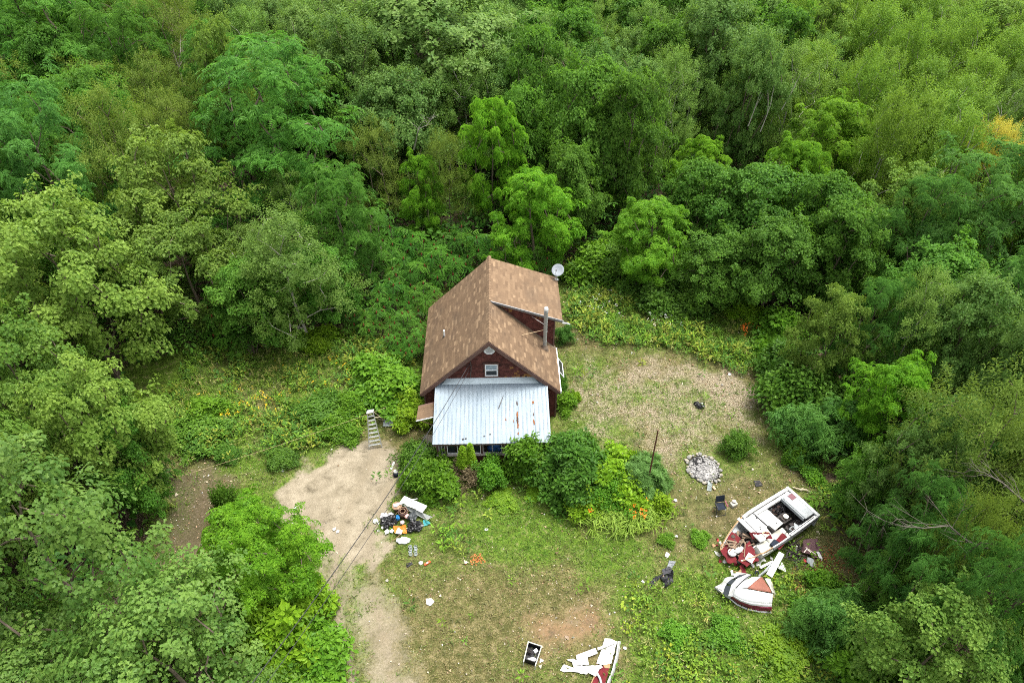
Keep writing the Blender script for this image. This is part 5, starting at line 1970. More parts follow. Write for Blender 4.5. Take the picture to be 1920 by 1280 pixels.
# day lilies: strap leaves and orange blooms
rng_l = np.random.default_rng(6)
lil = thing('day_lily_bed', 'bed of strap leaved day lilies with orange blooms in front of the juniper', 'plants', (*gp(1160, 972), 0))
T = [t_blades(9, 0.78, 0.036, rng_l, 0.8) for _ in range(3)]
n = 260
uu, vv = rng_l.normal(1163, 34, n), rng_l.normal(970, 15, n)
pts = np.array([tuple(P(a, b)) for a, b in zip(uu, vv)]) - np.array(lil.location)
parts = [bake(T[i], pts[i::3], frames(np.tile([[0, 0, 1.0]], (len(pts[i::3]), 1)) + rng_l.normal(0, .12, (len(pts[i::3]), 3)), rng_l), rng_l.uniform(.7, 1.15, len(pts[i::3]))) for i in range(3)]
V, F = join_arrays(parts)
link('foliage', np_mesh('foliage', V, F, LM['lily'], tint=np.repeat(rng_l.uniform(0, 1, len(V) // 6 + 1), 6)[:len(V)]), lil)
M_ORANGE = plain('orange_petal', (0.80, 0.17, 0.015), 0.5, 0.15)
blo = t_rosette(6, 0.085, 0.05, rng_l, lift=0.7, droop=0, r0=0.02)
for i, (u, v) in enumerate([(1185, 938), (1188, 948), (1184, 958), (1192, 962), (1203, 954), (1204, 963), (1211, 957), (1188, 970), (1208, 969), (1212, 936), (1106, 957), (1111, 955), (1097, 945)]):
    q = P(u, v, 0.85) - lil.location
    V, F = bake(blo, np.array([tuple(q)]), frames(np.array([[rng_l.normal(0, .4), rng_l.normal(-.3, .4), 1]]), rng_l), np.array([1.0]))
    link('bloom', np_mesh('bloom', V, F, M_ORANGE), lil)

# sumac thicket: fronds round each stem, dark red seed heads
def sumac_meshes(seed, H=3.0, R=1.5):
    rng = np.random.default_rng(seed)
    C = crown_points('dome', H, R, 1.2, 15, rng)
    Ts = sprigs('sumac', rng)
    nrm = np.stack([C[:, 0] * .35, C[:, 1] * .35, np.ones(len(C))], 1) + rng.normal(0, .12, (len(C), 3))
    parts, tn = [], []
    for i, T in enumerate(Ts):
        c = C[i::3]
        parts.append(bake(T, c, frames(nrm[i::3], rng), rng.uniform(.85, 1.25, len(c))))
        tn.append(np.repeat(rng.uniform(0, 1, len(c)), len(T[0])))
    V, F = join_arrays(parts)
    st, heads = MB(), []
    for c in C:
        b = Vector((c[0] * .2, c[1] * .2, -0.02))
        st.tube([b, Vector((c[0] * .5, c[1] * .5, c[2] * .55)), Vector(c)], [0.035, 0.028, 0.018], 5, cap=False)
        if rng.random() < 0.75:
            heads.append(Vector(c))
    out = []
    o = st.build('stem', BARK)
    out.append(o.data)
    bpy.data.objects.remove(o)
    return out[0], np_mesh('foliage', V, F, LM['sumac'], tint=np.concatenate(tn)), heads


o = MB().lathe((0, 0, 0), [(0.02, -0.02), (0.05, 0.05), (0.045, 0.13), (0.012, 0.22)], 6).build('seed_head', M_SEED)
SEED_ME = o.data
bpy.data.objects.remove(o)


SUM = [sumac_meshes(s) for s in (1, 2, 3)]
rs = random.Random(4)
for u, v, h, lab in [(740, 440, 3.6, 'sumac with red seed heads farthest up the thicket behind the house'), (790, 455, 3.4, 'second sumac of the back row behind the house, counted from the left'), (860, 440, 3.4, 'third sumac of the back row behind the house, left of the ridge'), (905, 455, 3.2, 'sumac straight behind the ridge end of the roof'), (700, 480, 3.2, 'outermost left sumac of the row below the back row'),
                  (760, 500, 3.2, 'sumac in the middle of the thicket left of the roof'), (830, 480, 3.2, 'sumac whose fronds brush the back left slope of the roof'), (730, 540, 3.0, 'sumac in the thicket halfway down the left side of the house'), (790, 545, 2.8, 'sumac against the back left corner of the roof'), (700, 590, 2.4, 'low sumac right of the leftmost one at the meadow edge'), (755, 590, 2.4, 'low sumac beside the middle of the left roof slope'),
                  (665, 585, 2.0, 'leftmost sumac of the thicket, at the meadow edge'), (735, 632, 1.8, 'shortest sumac, at the front end of the thicket by the meadow'), (780, 632, 2.0, 'sumac pressed against the left wall of the house'), (960, 470, 2.8, 'sumac peeping over the shed roof right of the ridge'), (1010, 478, 2.6, 'sumac behind the satellite dish'),
                  (405, 575, 3.2, 'sumac at the left meadow edge, left of the red headed one'), (420, 570, 3.6, 'sumac with red heads in front of the left forest edge'), (455, 610, 2.8, 'low sumac beside the red headed one at the left forest edge'),
                  (240, 770, 2.6, 'dark feathery sumac at the left end of the meadow'), (1170, 335, 3.2, 'right one of two sumacs among the bright trees behind the meadow'), (1120, 330, 3.4, 'left one of two sumacs among the bright trees behind the meadow')]:
    p = P(u, v, h * .8)
    k = rs.randrange(3)
    o = thing('sumac_shrub', lab or 'sumac shrub of fanned fronds in the thicket behind the house', 'shrub', (p.x, p.y, 0), rs.uniform(0, 6.3), 'sumac shrubs')
    s = h / 3.0
    for nme, me in zip(('stem', 'foliage'), SUM[k]):
        c = link(nme, me, o)
        c.scale = (s, s, s)
    for q in SUM[k][2]:
        c = link('seed_head', SEED_ME, o)
        c.location = q * s

# bushes round the clearing
BUSH = {'green': [shrub_mesh('shrub', M_SHR, 1.4, 1.0, 30 + i, 18, 24, 0.40, size=1.35) for i in range(2)],
        'dark': [shrub_mesh('fineshrub', M_SHRD, 1.4, 1.0, 40 + i, 18, 28, 0.40, size=1.5) for i in range(2)],
        'yellow': [shrub_mesh('shrub', M_SHRY, 1.4, 1.0, 50 + i, 18, 24, 0.40, size=1.35) for i in range(2)],
        'feather': [shrub_mesh('locust', LM['blue_locust'], 1.6, 1.0, 60 + i, 20, 12, 0.42, size=0.6) for i in range(2)]}
for kind, u, v, w, h, lab in [
        ('dark', 590, 768, 74, 0.7, 'low dark green bush in the left meadow, left of the stepladder'),
        ('green', 655, 765, 50, 1.0, 'small green bush just left of the stepladder'),
        ('green', 742, 728, 100, 1.4, 'wide green bush against the left wall of the house'),
        ('yellow', 772, 772, 62, 1.2, 'yellow green bush beside the grey board left of the porch'),
        ('green', 700, 700, 80, 1.2, 'green bush behind the wide bush at the house wall'),
        ('dark', 375, 812, 90, 0.7, 'dark green bush in the lower left meadow'),
        ('dark', 425, 848, 35, .5, 'small dark tuft by the cable in the left meadow'),
        ('green', 385, 770, 60, 0.9, 'feathery light bush in the middle of the left meadow'),
        ('dark', 523, 857, 45, 0.5, 'small dark bush at the top of the driveway'),
        ('yellow', 600, 636, 50, 1.0, 'light green sapling bush at the upper edge of the left meadow'),
        ('green', 560, 640, 35, 1.0, 'fresh sapling left of the light green sapling bush'),
        ('green', 640, 800, 60, 0.8, 'low bush between the stepladder and the driveway'),
        ('dark', 1388, 835, 42, 1.0, 'rounded bush above the fire pit on the right yard'),
        ('green', 1497, 850, 48, 0.8, 'low bush at the right edge of the yard above the boat'),
        ('yellow', 1520, 815, 40, .7, 'yellow green bush at the foot of the right forest'),
        ('green', 1525, 890, 34, .5, 'green bush behind the stern of the boat'),
        ('dark', 1290, 560, 90, 1.3, 'rounded bush in the back of the right meadow'),
        ('dark', 1240, 545, 90, 1.6, 'dark bush left of the rounded meadow bush'),
        ('yellow', 1395, 580, 50, 1.0, 'yellow green bush beside the orange lilies of the meadow'),
        ('dark', 1470, 690, 90, 1.8, 'dark bush at the right end of the meadow'),
        ('dark', 1500, 750, 110, 2.4, 'tall dark bush on the right border of the yard'),
        ('feather', 1540, 810, 110, 2.6, 'feathery bush on the right border below the tall dark bush'),
        ('green', 1460, 620, 80, 1.6, 'green bush right of the orange lilies of the meadow'),
        ('green', 1120, 500, 90, 1.8, 'green bush behind the back right corner of the house'),
        ('dark', 1180, 500, 90, 2.0, 'dark bush behind the right meadow, nearest the house'),
        ('dark', 1050, 720, 26, 0.8, 'slim dark bush against the right wall of the house'),
        ('green', 1058, 755, 34, 0.7, 'green bush at the front right corner of the house'),
        ('yellow', 1075, 745, 20, .5, 'small yellow green tuft on the gravel by the house corner'),
        ('feather', 1060, 630, 30, 1.0, 'feathery sapling beside the right wall under the shed roof'),
        ('dark', 430, 960, 44, 2.2, 'grey green sapling behind the bright green driveway tree'),
        ('yellow', 520, 1190, 130, 2.2, 'yellow green bush below the bright green driveway tree'),
        ('green', 590, 1240, 110, 1.4, 'green bush at the bottom edge left of the driveway'),
        ('yellow', 560, 1140, 90, 1.6, 'bright bush at the driveway side of the bright green tree'),
        ('green', 1270, 1190, 44, .4, 'low green bush in the bottom right ground cover'),
        ('green', 1360, 1190, 55, .45, 'leafy bush below the bow of the boat'),
        ('green', 1545, 1100, 50, .8, 'green bush right of the bow of the boat'),
        ('feather', 1560, 1180, 120, 2.2, 'feathery bush at the right of the ground cover'),
        ('green', 1530, 1165, 70, .7, 'green bush between the bow and the bottom right forest'),
        ('green', 1620, 1230, 110, 2.0, 'green bush by the bottom right maple'),
        ('yellow', 1470, 1230, 80, 0.5, 'yellow green bush near the bottom edge right of centre'),
        ('green', 1250, 1012, 24, .3, 'low weed bush left of the torn bow end of the boat'),
        ('yellow', 940, 936, 44, .25, 'low yellow green plants below the porch shrubs'),
        ('yellow', 1005, 924, 34, .3, 'low yellow flowering plants before the largest dark shrub'),
        ('green', 1312, 1008, 28, .35, 'green bush beside the broken front of the boat')]:
    p = P(u, v, h * 0.45)
    R = w / 2 * depth((p.x, p.y, h / 2)) / FPX
    plant_shrub('bush', lab, BUSH[kind][rs.randrange(2)], (p.x, p.y), (R, R, h / 1.4), rs.uniform(0, 6.3), 'bushes round the clearing')
# ------------------------------------------------------------------ wrecked boat
M_GEL = plain('white_gelcoat', (0.46, 0.47, 0.465), 0.45, 0.08, 3, dirt=(0.21, 0.205, 0.17), dirt_amt=.52)
M_GELD = plain('dirty_gelcoat', (0.40, 0.40, 0.35), 0.6, 0.12, 3, dirt=(0.22, 0.20, 0.15), dirt_amt=.5)
M_GREYV = plain('grey_vinyl', (0.27, 0.29, 0.295), 0.6, 0.1, 3, dirt=(0.18, .18, .17), dirt_amt=.45)
M_MAROON = plain('maroon_stripe', (0.15, 0.018, 0.04), 0.45, 0.15, 3)
M_CARPET = plain('red_carpet', (0.105, 0.011, 0.014), 0.95, 0.3, 5, dirt=(0.06, 0.02, 0.016), dirt_amt=.45)
M_PLY = plain('raw_plywood', (0.26, 0.165, 0.085), 0.9, 0.3, 4, dirt=(0.17, 0.11, 0.07), dirt_amt=.45)
M_WOODR = plain('broken_wood', (0.17, 0.12, 0.08), 0.9, 0.35, 6)
M_DARK = plain('dark_bilge', (0.028, 0.024, 0.022), 0.8, 0.4, 8)
M_ENGINE = plain('engine_iron', (0.035, 0.03, 0.028), 0.7, 0.5, 9, metal=.1, spec=.2, dirt=(0.10, 0.045, 0.025), dirt_amt=.45)
M_BLACK = plain('black_plastic', (0.010, 0.010, 0.012), 0.45, 0.3, 6, spec=.18)
M_SACK = plain('black_sack', (0.009, 0.009, 0.010), 0.33, 0.3, 6, spec=.4)
M_BLUEK = plain('navy_cushion', (0.014, 0.019, 0.03), 0.8, spec=.15)
M_BOARDW = plain('white_board', (0.50, 0.50, 0.485), 0.55, 0.06, 3, dirt=(0.29, .275, .225), dirt_amt=.5)
M_RUBBER = plain('black_rub_rail', (0.03, 0.03, 0.035), 0.5)

pS = P(1479, 912, .95)
pT = P(1533, 968, .95)
pC = (pS + pT) / 2
pB = P(1372, 1032, .7)
fw = (pB - pC)
fw.z = 0
BL = fw.length
fw.normalize()
bz = math.atan2(fw.y, fw.x)
BW = (pT - pS).length / 2            # half beam
boat = thing('wrecked_boat', 'wrecked white cabin cruiser hull with its front torn open at the right forest edge', 'boat', (pC.x, pC.y, 0), bz)
# boat frame: x forward, y to port (lower right in the photo)
rb = random.Random(33)


def beam(s):
    """half beam at distance s from the stern"""
    t = s / (BL + .35)
    return BW * (1.0 + .04 * math.sin(3 * t)) * (1 - max(0, (t - .5) / .5) ** 2.0 * .62)


def sheer(s, side):
    z = .92
    if s > 3.0:
        z -= (s - 3.0) * (.20 if side < 0 else .26)
    return max(.25, z)


for side, s_end, nm in ((-1, BL + .15, 'hull_side'), (1, BL - .1, 'hull_side')):
    rows_o, rows_i = [], []
    N_S = 22
    for i in range(N_S + 1):
        s = s_end * i / N_S
        b, zt = beam(s), sheer(s, side)
        if s > 3.2:
            zt += rb.uniform(-.10, .05)
        tum = .10
        rows_o.append([Vector((s, side * (b * .55), .02)), Vector((s, side * (b * .86), .22)), Vector((s, side * b, .5)), Vector((s, side * (b + .02), zt * .75)), Vector((s, side * b, zt))])
        rows_i.append([Vector((s, side * (b * .55 - .05), .07)), Vector((s, side * (b * .86 - .05), .25)), Vector((s, side * (b - .05), .5)), Vector((s, side * (b - .04), zt * .75)), Vector((s, side * (b - .05), zt))])
    mb = MB()
    mb.sheet(rows_o)
    mb.sheet(rows_i)
    mb.sheet([[r[4] for r in rows_o], [r[4] for r in rows_i]])
    mb.build(nm, M_GEL, boat)
    # rub rail and torn wooden edge
    mb = MB()
    mb.tube([Vector((s, side * (beam(s) + .035), sheer(s, side) - .13)) for s in np.linspace(.02, 3.1, 12)], .028, 6)
    mb.build('rub_rail', M_RUBBER, boat)
    mb = MB()
    e = [Vector((s, side * (beam(s) - .01), sheer(s, side) + .01 + rb.uniform(-.03, .05))) for s in np.linspace(3.15, s_end, 10)]
    mb.tube(e, [.035] * 10, 4)
    mb.build('torn_edge', M_PLY, boat)
# gunwales (wide white side decks) and transom deck
for side, s1, w in ((-1, 3.15, .34), (1, 2.0, .16)):
    mb = MB()
    for k, (off, ww, zz) in enumerate(((0, w * .45, .06), (w * .45, w * .55, .0))):
        rows = []
        for s in np.linspace(.0, s1, 9):
            b, z = beam(s), sheer(s, side) + zz
            rows.append([Vector((s, side * (b + .03 - off), z - .03)), Vector((s, side * (b + .015 - off), z + .012)), Vector((s, side * (b - off - ww + .02), z + .015)), Vector((s, side * (b - off - ww), z - .06))])
        mb.sheet(rows, .03)
    mb.build('side_deck', M_GEL, boat)
    mb = MB()
    mb.tube([Vector((s, side * (beam(s) - w * .5), sheer(s, side) + .075)) for s in np.linspace(.3, s1 - .1, 6)], .013, 5)
    mb.build('grab_rail', M_ENGINE, boat)
mb = MB()
b0 = beam(0)
mb.sheet([[Vector((-.10, y, .80)), Vector((-.06, y, .99)), Vector((.0, y, 1.02)), Vector((.12, y, 1.02))] for y in np.linspace(-b0 - .02, b0 + .02, 7)], .04)
mb.add([(-.10, -b0, .03), (-.10, b0, .03), (-.10, b0, .8), (-.10, -b0, .8), (-.03, -b0, .03), (-.03, b0, .03), (-.03, b0, .8), (-.03, -b0, .8)],
       [(0, 3, 2, 1), (4, 5, 6, 7), (0, 1, 5, 4), (1, 2, 6, 5), (2, 3, 7, 6), (3, 0, 4, 7)])
mb.build('transom', M_GEL, boat)
mb = MB()
mb.box((.42, .05, .985), (.60, 2 * b0 - .52, .07))
mb.box((.76, 0, .90), (.06, 2 * b0 - .5, .20))
mb.build('stern_bench', M_GREYV, boat, bevel=.02)
mb = MB()
mb.box((.30, -b0 + .52, 1.02), (.30, .30, .03))
mb.build('maroon_pad', plain('maroon_pad', (.13, .05, .06), .6), boat)
# bilge floor, engine bay
mb = MB()
mb.add([(.0, -b0 * .85, .10), (BL - .3, -.55, .10), (BL - .3, .55, .10), (0, b0 * .85, .10), (0, -b0 * .85, .04), (BL - .3, -.55, .04), (BL - .3, .55, .04), (0, b0 * .85, .04)],
       [(0, 1, 2, 3), (7, 6, 5, 4), (0, 4, 5, 1), (1, 5, 6, 2), (2, 6, 7, 3), (3, 7, 4, 0)])
mb.build('bilge', M_DARK, boat)
eng = MB()
eng.box((1.25, .05, .40), (.55, .45, .42))
eng.box((1.25, .05, .64), (.42, .24, .08))
for k in range(8):
    eng.tube([(.85 + .08 * k, -.32 - .02 * (k % 3), .45), (.9 + .08 * k, -.45, .62 + .03 * (k % 2)), (.9 + .06 * k, -.62, .5)], .025, 5)
    eng.tube([(.85 + .08 * k, .36, .45), (.88 + .08 * k, .5, .58), (.9 + .07 * k, .68, .42)], .025, 5)
for k in range(26):
    eng.box((rb.uniform(.72, 1.62), rb.uniform(-.95, .95), rb.uniform(.28, .60)), (rb.uniform(.05, .22), rb.uniform(.05, .22), rb.uniform(.05, .2)), rz=rb.uniform(0, 3))
engine = eng.build('engine', M_ENGINE, boat)
mb = MB()
mb.lathe((1.22, .08, .70), [(.12, 0), (.125, .07), (.08, .09), (.03, .10)], 14)
mb.build('air_cleaner', plain('air_cleaner', (.62, .58, .48), .6), engine)
mb = MB()
for k in range(14):
    q = Vector((rb.uniform(.75, 1.5), rb.uniform(-.9, .9), .6))
    mb.tube([q, q + Vector((rb.gauss(0, .18), rb.gauss(0, .2), .12)), q + Vector((rb.gauss(0, .3), rb.gauss(0, .3), -.02)), q + Vector((rb.gauss(0, .4), rb.gauss(0, .4), .0))], .014, 5)
mb.build('hose', M_BLACK, engine, smooth=True)
mb = MB()
for k in range(7):
    mb.rock((rb.uniform(.8, 1.5), rb.uniform(-.85, -.25), .55), rb.uniform(.06, .12), rb)
mb.build('rusted_part', M_RUSTD, engine)
mb = MB()
mb.box((1.25, .72, .52), (.5, .36, .16), rz=.2)
mb.rock((1.0, .78, .55), .13, rb)
mb.build('grey_tank', M_GREYV, engine)
# cockpit: big white engine covers lying across, port sole, red carpet
mb = MB()
mb.prism([(1.72, -.98, .80), (1.70, .30, .84), (2.32, .36, .86), (2.42, -.92, .82)], .05)
mb.build('deck_panel', M_BOARDW, boat)
mb = MB()
mb.prism([(2.46, -1.0, .90), (2.36, .02, .90), (2.62, .06, .92), (2.66, .42, .92), (3.05, .42, .92), (3.10, .50, .90), (3.42, .46, .90), (3.38, -.95, .86)], .06)
mb.prism([(3.26, -1.02, .915), (3.30, .47, .95), (3.44, .47, .95), (3.42, -1.02, .915)], .07)
mb.build('deck_panel', M_BOARDW, boat)
mb = MB()
mb.box((2.53, -.30, .93), (.045, 1.1, .04), rz=.06)
mb.box((3.18, -.35, .93), (.02, .75, .02), rz=.03)
for x, y in ((2.62, -.55), (2.85, -.10), (2.92, -.02), (1.95, .12)):
    mb.lathe((x, y, .915 if x > 2.4 else .845), [(.035, 0), (.03, .012)], 8)
mb.build('hinge', M_BLACK, boat)
mb = MB()
mb.prism([(2.70, .12, .945), (3.02, .12, .945), (3.04, .40, .945), (2.72, .38, .945)], .012)
mb.build('tan_hatch', plain('tan_ply', (.58, .47, .30), .8), boat)
mb = MB()
mb.prism([(1.70, .35, .55), (2.95, .30, .55), (3.7, .35, .50), (3.7, .95, .50), (1.75, 1.02, .55)], .06, rag=0.015)
mb.box((3.3, .36, .46), (.9, .05, .26), rz=.05)
mb.build('cockpit_sole', M_GELD, boat)
mb = MB()
mb.box((3.05, .55, .575), (.20, .13, .04), rz=.4)
mb.build('hatch_hole', M_DARK, boat)
mb = MB()
mb.sheet([[Vector((2.05 + .17 * i, .60 + .10 * j + .03 * i, .72 + .06 * math.sin(i * 2 + j))) for j in range(5)] for i in range(6)], .03)
mb.build('red_carpet', M_CARPET, boat)
mb = MB()
mb.box((2.85, .82, .78), (.42, .28, .10), rz=.2)
mb.build('navy_cushion', M_BLUEK, boat, bevel=.03)
mb = MB()
mb.sheet([[Vector((2.72 + .16 * i, .34 + .13 * j - .10 * i, .98 - .10 * j + .05 * math.sin(2 * i))) for j in range(3)] for i in range(6)], .025)
mb.build('red_curtain', M_CARPET, boat)
# cabin liner wedge on the port bow side
mb = MB()
mb.prism([(2.95, .42, .66), (3.6, .42, .72), (3.75, .95, .74), (3.0, 1.02, .70)], .05, rag=0.02)
mb.prism([(3.60, .42, .72), (3.72, .40, .40), (3.86, .95, .42), (3.75, .95, .74)], .04, rag=0.02)
mb.build('liner_panel', M_GELD, boat)
# torn cabin: red floor, plywood, splinters
mb = MB()
mb.prism([(3.95, -.78, .62), (4.45, -.62, .58), (4.2, -.12, .52), (3.75, -.30, .55)], .04, rag=0.07)
mb.prism([(4.5, -.50, .50), (BL + .28, -.36, .46), (BL + .40, .25, .36), (BL + .05, .52, .34), (4.75, .42, .42), (4.55, .02, .46)], .04, rag=0.07)
mb.prism([(3.6, .02, .60), (4.2, .12, .56), (4.75, .42, .48), (4.62, .88, .50), (4.0, 1.0, .60), (3.75, .45, .62)], .04, rag=0.07)
mb.prism([(4.55, .55, .34), (4.78, .60, .30), (4.92, 1.15, .10), (4.70, 1.22, .08)], .04, rag=0.07)
mb.build('red_cabin_floor', M_CARPET, boat)
mb = MB()
mb.prism([(3.45, -.95, .52), (3.9, -.90, .52), (3.85, -.55, .48), (3.5, -.60, .50)], .04, rag=0.05)
mb.build('pale_liner', M_GREYV, boat)
mb = MB()
for k in range(24):
    x, y = rb.uniform(3.45, 4.6), rb.uniform(-.45, .35)
    L_ = rb.uniform(.2, .75)
    mb.box((x, y, rb.uniform(.42, .62)), (L_, rb.uniform(.03, .09), .03), rz=rb.uniform(-1.2, 1.4), tilt=('Y', rb.uniform(-.3, .3)))
mb.build('splintered_wood', M_WOODR, boat)['kind'] = 'stuff'
mb = MB()
for k in range(34):
    mb.rock((rb.uniform(3.4, 4.5), rb.uniform(-.6, .35), rb.uniform(.30, .58)), rb.uniform(.05, .13), rb, 1, .6, .35)
mb.build('debris', plain('dark_debris', (.07, .055, .045), .9, .5, 9, dirt=(.20, .17, .14), dirt_amt=.42), boat)['kind'] = 'stuff'
mb = MB()
mb.prism([(BL - .15, -.62, .55), (BL + .25, -.50, .5), (BL + .28, -.28, .42), (BL - .05, -.35, .40)], .03, rag=0.06)
mb.prism([(4.6, .78, .25), (5.05, .72, .20), (5.25, .35, .18), (5.05, .95, .10), (4.75, 1.05, .12)], .03, rag=0.06)
mb.build('plywood_piece', M_PLY, boat)
mb = MB()
mb.lathe((BL - .05, .02, .50), [(.07, .05), (.09, .075), (.19, .08), (.20, .05), (.20, .0)], 16)
mb.build('toilet_seat', M_BOARDW, boat)
mb = MB()
mb.blob((BL - .38, .12, .60), (.26, .13, .10), rb, 2, .2)
mb.build('white_cushion', M_BOARDW, boat, smooth=True)
mb = MB()
mb.prism([(4.12, .46, .66), (4.5, .58, .62), (4.38, .92, .60), (4.02, .80, .64)], .04, rag=0.01)
mb.build('white_hatch', M_BOARDW, boat)

# ------------------------------------------------------------------ loose pieces laid out by where they lie
ZO = (1320, 1000, 1920 / 260)


def Z4(x, y, z=0.0, o=ZO):
    return P(o[0] + x / o[2], o[1] + y / o[2], z)


def loose(name, label, cat, parts, group=None, world=True):
    """a thing made of parts [(part name, MB in world space, material, smooth)] with an Empty at its base"""
    vs_ = [Vector(v) for _, mb, _, _ in parts for v in mb.v]
    cx_, cy_ = sum(v.x for v in vs_) / len(vs_), sum(v.y for v in vs_) / len(vs_)
    if len(parts) == 1:
        n, mb, m, sm = parts[0]
        mb.v = [(v[0] - cx_, v[1] - cy_, v[2]) for v in mb.v]
        o = mb.build(name, m, None, smooth=sm)
        o.location = (cx_, cy_, 0)
        return tag(o, label, cat, group)
    o = thing(name, label, cat, (cx_, cy_, 0), 0, group)
    for n, mb, m, sm in parts:
        mb.build(n, m, o, smooth=sm, world=True)
    return o


def pan(pts, t=.03, conv=Z4, rag=0.0):
    mb = MB()
    mb.prism([conv(*p) for p in pts], t, rag=rag)
    return mb


# bow section: white foredeck with a maroon stripe, cabin windows and a brown hatch
bow = thing('boat_bow', 'broken off white boat bow with a maroon stripe and dark windows lying on the grass', 'boat', tuple(Z4(600, 850)))


def strip(lo, hi, m=5, n=9, bulge=0.0):
    """surface between two polylines of (x, y, z) picture positions, bulged upwards"""
    def res(pl, k):
        pl = [Z4(*p) for p in pl]
        f = k * (len(pl) - 1)
        i = min(int(f), len(pl) - 2)
        return pl[i].lerp(pl[i + 1], f - i)
    rows = []
    for a in range(m):
        t = a / (m - 1)
        rows.append([res(lo, j / (n - 1)).lerp(res(hi, j / (n - 1)), t) + Vector((0, 0, bulge * math.sin(math.pi * t))) for j in range(n)])
    return rows


e0 = [(345, 895, .16), (450, 985, .08), (600, 1055, .03), (760, 1090, .02), (935, 1100, .02)]
e1 = [(352, 880, .22), (460, 970, .14), (610, 1036, .10), (770, 1068, .09), (935, 1078, .09)]
e2 = [(395, 868, .52), (500, 935, .48), (640, 985, .46), (790, 1005, .46), (938, 1012, .46)]
e3 = [(400, 850, .60), (520, 915, .60), (650, 950, .60), (800, 965, .60), (940, 970, .58)]
e4 = [(448, 740, .78), (560, 760, .86), (700, 785, .88), (830, 810, .86), (950, 830, .72)]
e5 = [(560, 655, .76), (590, 690, .84), (600, 745, .88)]
mb = MB()
mb.sheet(strip(e0, e1, 2), .02)
mb.build('keel_lip', M_GEL, bow, world=True, smooth=True)
mb = MB()
mb.sheet(strip(e1, e2, 3, bulge=.03), .02)
mb.build('maroon_stripe', M_MAROON, bow, world=True, smooth=True)
mb = MB()
mb.sheet(strip(e2, e3, 3), .02)
mb.sheet(strip(e3, e4, 6, bulge=.06), .02)
mb.sheet(strip([(440, 745, .78), (500, 748, .83), (600, 752, .88)], [(560, 650, .72), (660, 600, .70), (795, 590, .62)], 5, bulge=.03), .02)
mb.build('foredeck', plain('clean_gelcoat', (.50, .51, .51), .4, .05, 3, dirt=(.33, .32, .27), dirt_amt=.44), bow, world=True, smooth=True)
mb = MB()
mb.sheet(strip([(600, 752, .90), (760, 785, .90), (935, 812, .80)], [(800, 590, .66), (835, 640, .68), (870, 700, .70)], 5, bulge=.05), .02)
mb.build('brown_hatch', plain('brown_canvas', (.20, .075, .05), .7, .25, 4), bow, world=True, smooth=True)
mb = MB()
mb.sheet(strip([(840, 620, .6), (900, 720, .66), (945, 815, .7)], [(925, 625, .25), (965, 740, .2), (992, 840, .15)], 4, bulge=.04), .03)
mb.prism([Z4(945, 815, .66), Z4(992, 840, .15), Z4(970, 890, .05), Z4(940, 860, .4)], .02)
mb.build('torn_flange', M_GELD, bow, world=True)
w0 = [(150, 760, .22), (265, 840, .26), (345, 890, .26)]
mb = MB()
mb.sheet(strip([(140, 748, .10), (200, 800, .08), (270, 850, .06), (345, 900, .08)], [(150, 735, .2), (235, 770, .36), (300, 830, .34), (385, 868, .5)], 3), .02)
mb.sheet(strip([(150, 735, .2), (240, 690, .18), (300, 605, .15), (380, 590, .15)], [(265, 830, .35), (300, 715, .42), (380, 630, .46), (440, 600, .50)], 3), .02)
mb.sheet(strip([(335, 858, .45), (370, 715, .52), (435, 630, .55), (590, 550, .5)], [(395, 868, .53), (450, 740, .78), (560, 650, .74), (665, 570, .62)], 3), .02)
mb.sheet(strip([(400, 560, .25), (450, 532, .25), (520, 536, .28)], [(430, 620, .48), (500, 570, .50), (590, 550, .48)], 3), .02)
mb.build('window_frame', M_GEL, bow, world=True)
mb = MB()
for q in ([(262, 828, .385), (300, 712, .455), (372, 722, .55), (335, 858, .47)], [(310, 690, .475), (378, 628, .5), (443, 636, .58), (375, 703, .57)], [(420, 610, .51), (490, 568, .53), (590, 556, .52), (500, 600, .56)]):
    mb.prism([Z4(*p) for p in q], .01)
mb.build('window', M_GLASS, bow, world=True)
mb = MB()
mb.tube([Z4(448, 745, .84), Z4(520, 665, .85), Z4(600, 600, .78), Z4(660, 570, .70)], .02, 5)
mb.build('dark_seam', M_BLACK, bow, world=True)

# white boards between bow and hull
loose('white_board', 'long white panel thrown across a second board between the boat and its bow', 'panel', [('board', pan([(1040, 245, .62), (1112, 285, .62), (945, 605, .35), (862, 555, .35)], .06), M_BOARDW, False)])
loose('white_board', 'curved white panel sticking out under the long white panel', 'panel', [('board', pan([(1030, 395, .30), (1085, 400, .30), (1125, 470, .24), (1138, 530, .15), (1030, 480, .28)], .04), M_BOARDW, False)])
loose('white_board', 'narrow white board left of the long white panel', 'panel', [('board', pan([(765, 455, .18), (950, 365, .30), (960, 395, .30), (790, 482, .18)], .04), M_BOARDW, False)])
loose('metal_rail', 'bent grey rail beside the bow of the boat', 'rail', [('rail', MB().tube([Z4(760, 585, .35), Z4(840, 520, .5), Z4(930, 420, .5)], .04, 6).tube([Z4(800, 570, .3), Z4(870, 510, .4), Z4(930, 440, .45)], .025, 6), M_GREYV, False)])
loose('white_sheet', 'torn white sheet lying by the broken front of the boat', 'sheet', [('sheet', pan([(730, 305, .12), (820, 310, .16), (865, 380, .1), (800, 385, .14), (780, 420, .1), (740, 400, .08)], .015), M_BOARDW, False)])
loose('white_sheet', 'small torn white sheet near the narrow white board', 'sheet', [('sheet', pan([(725, 405, .05), (775, 410, .08), (790, 435, .05), (730, 450, .04)], .015), M_BOARDW, False)])
loose('white_scrap', 'white scrap in the weeds behind the long white panel', 'scrap', [('scrap', pan([(915, 310, .1), (950, 330, .1), (960, 365, .1), (920, 345, .1)], .015), M_BOARDW, False)])
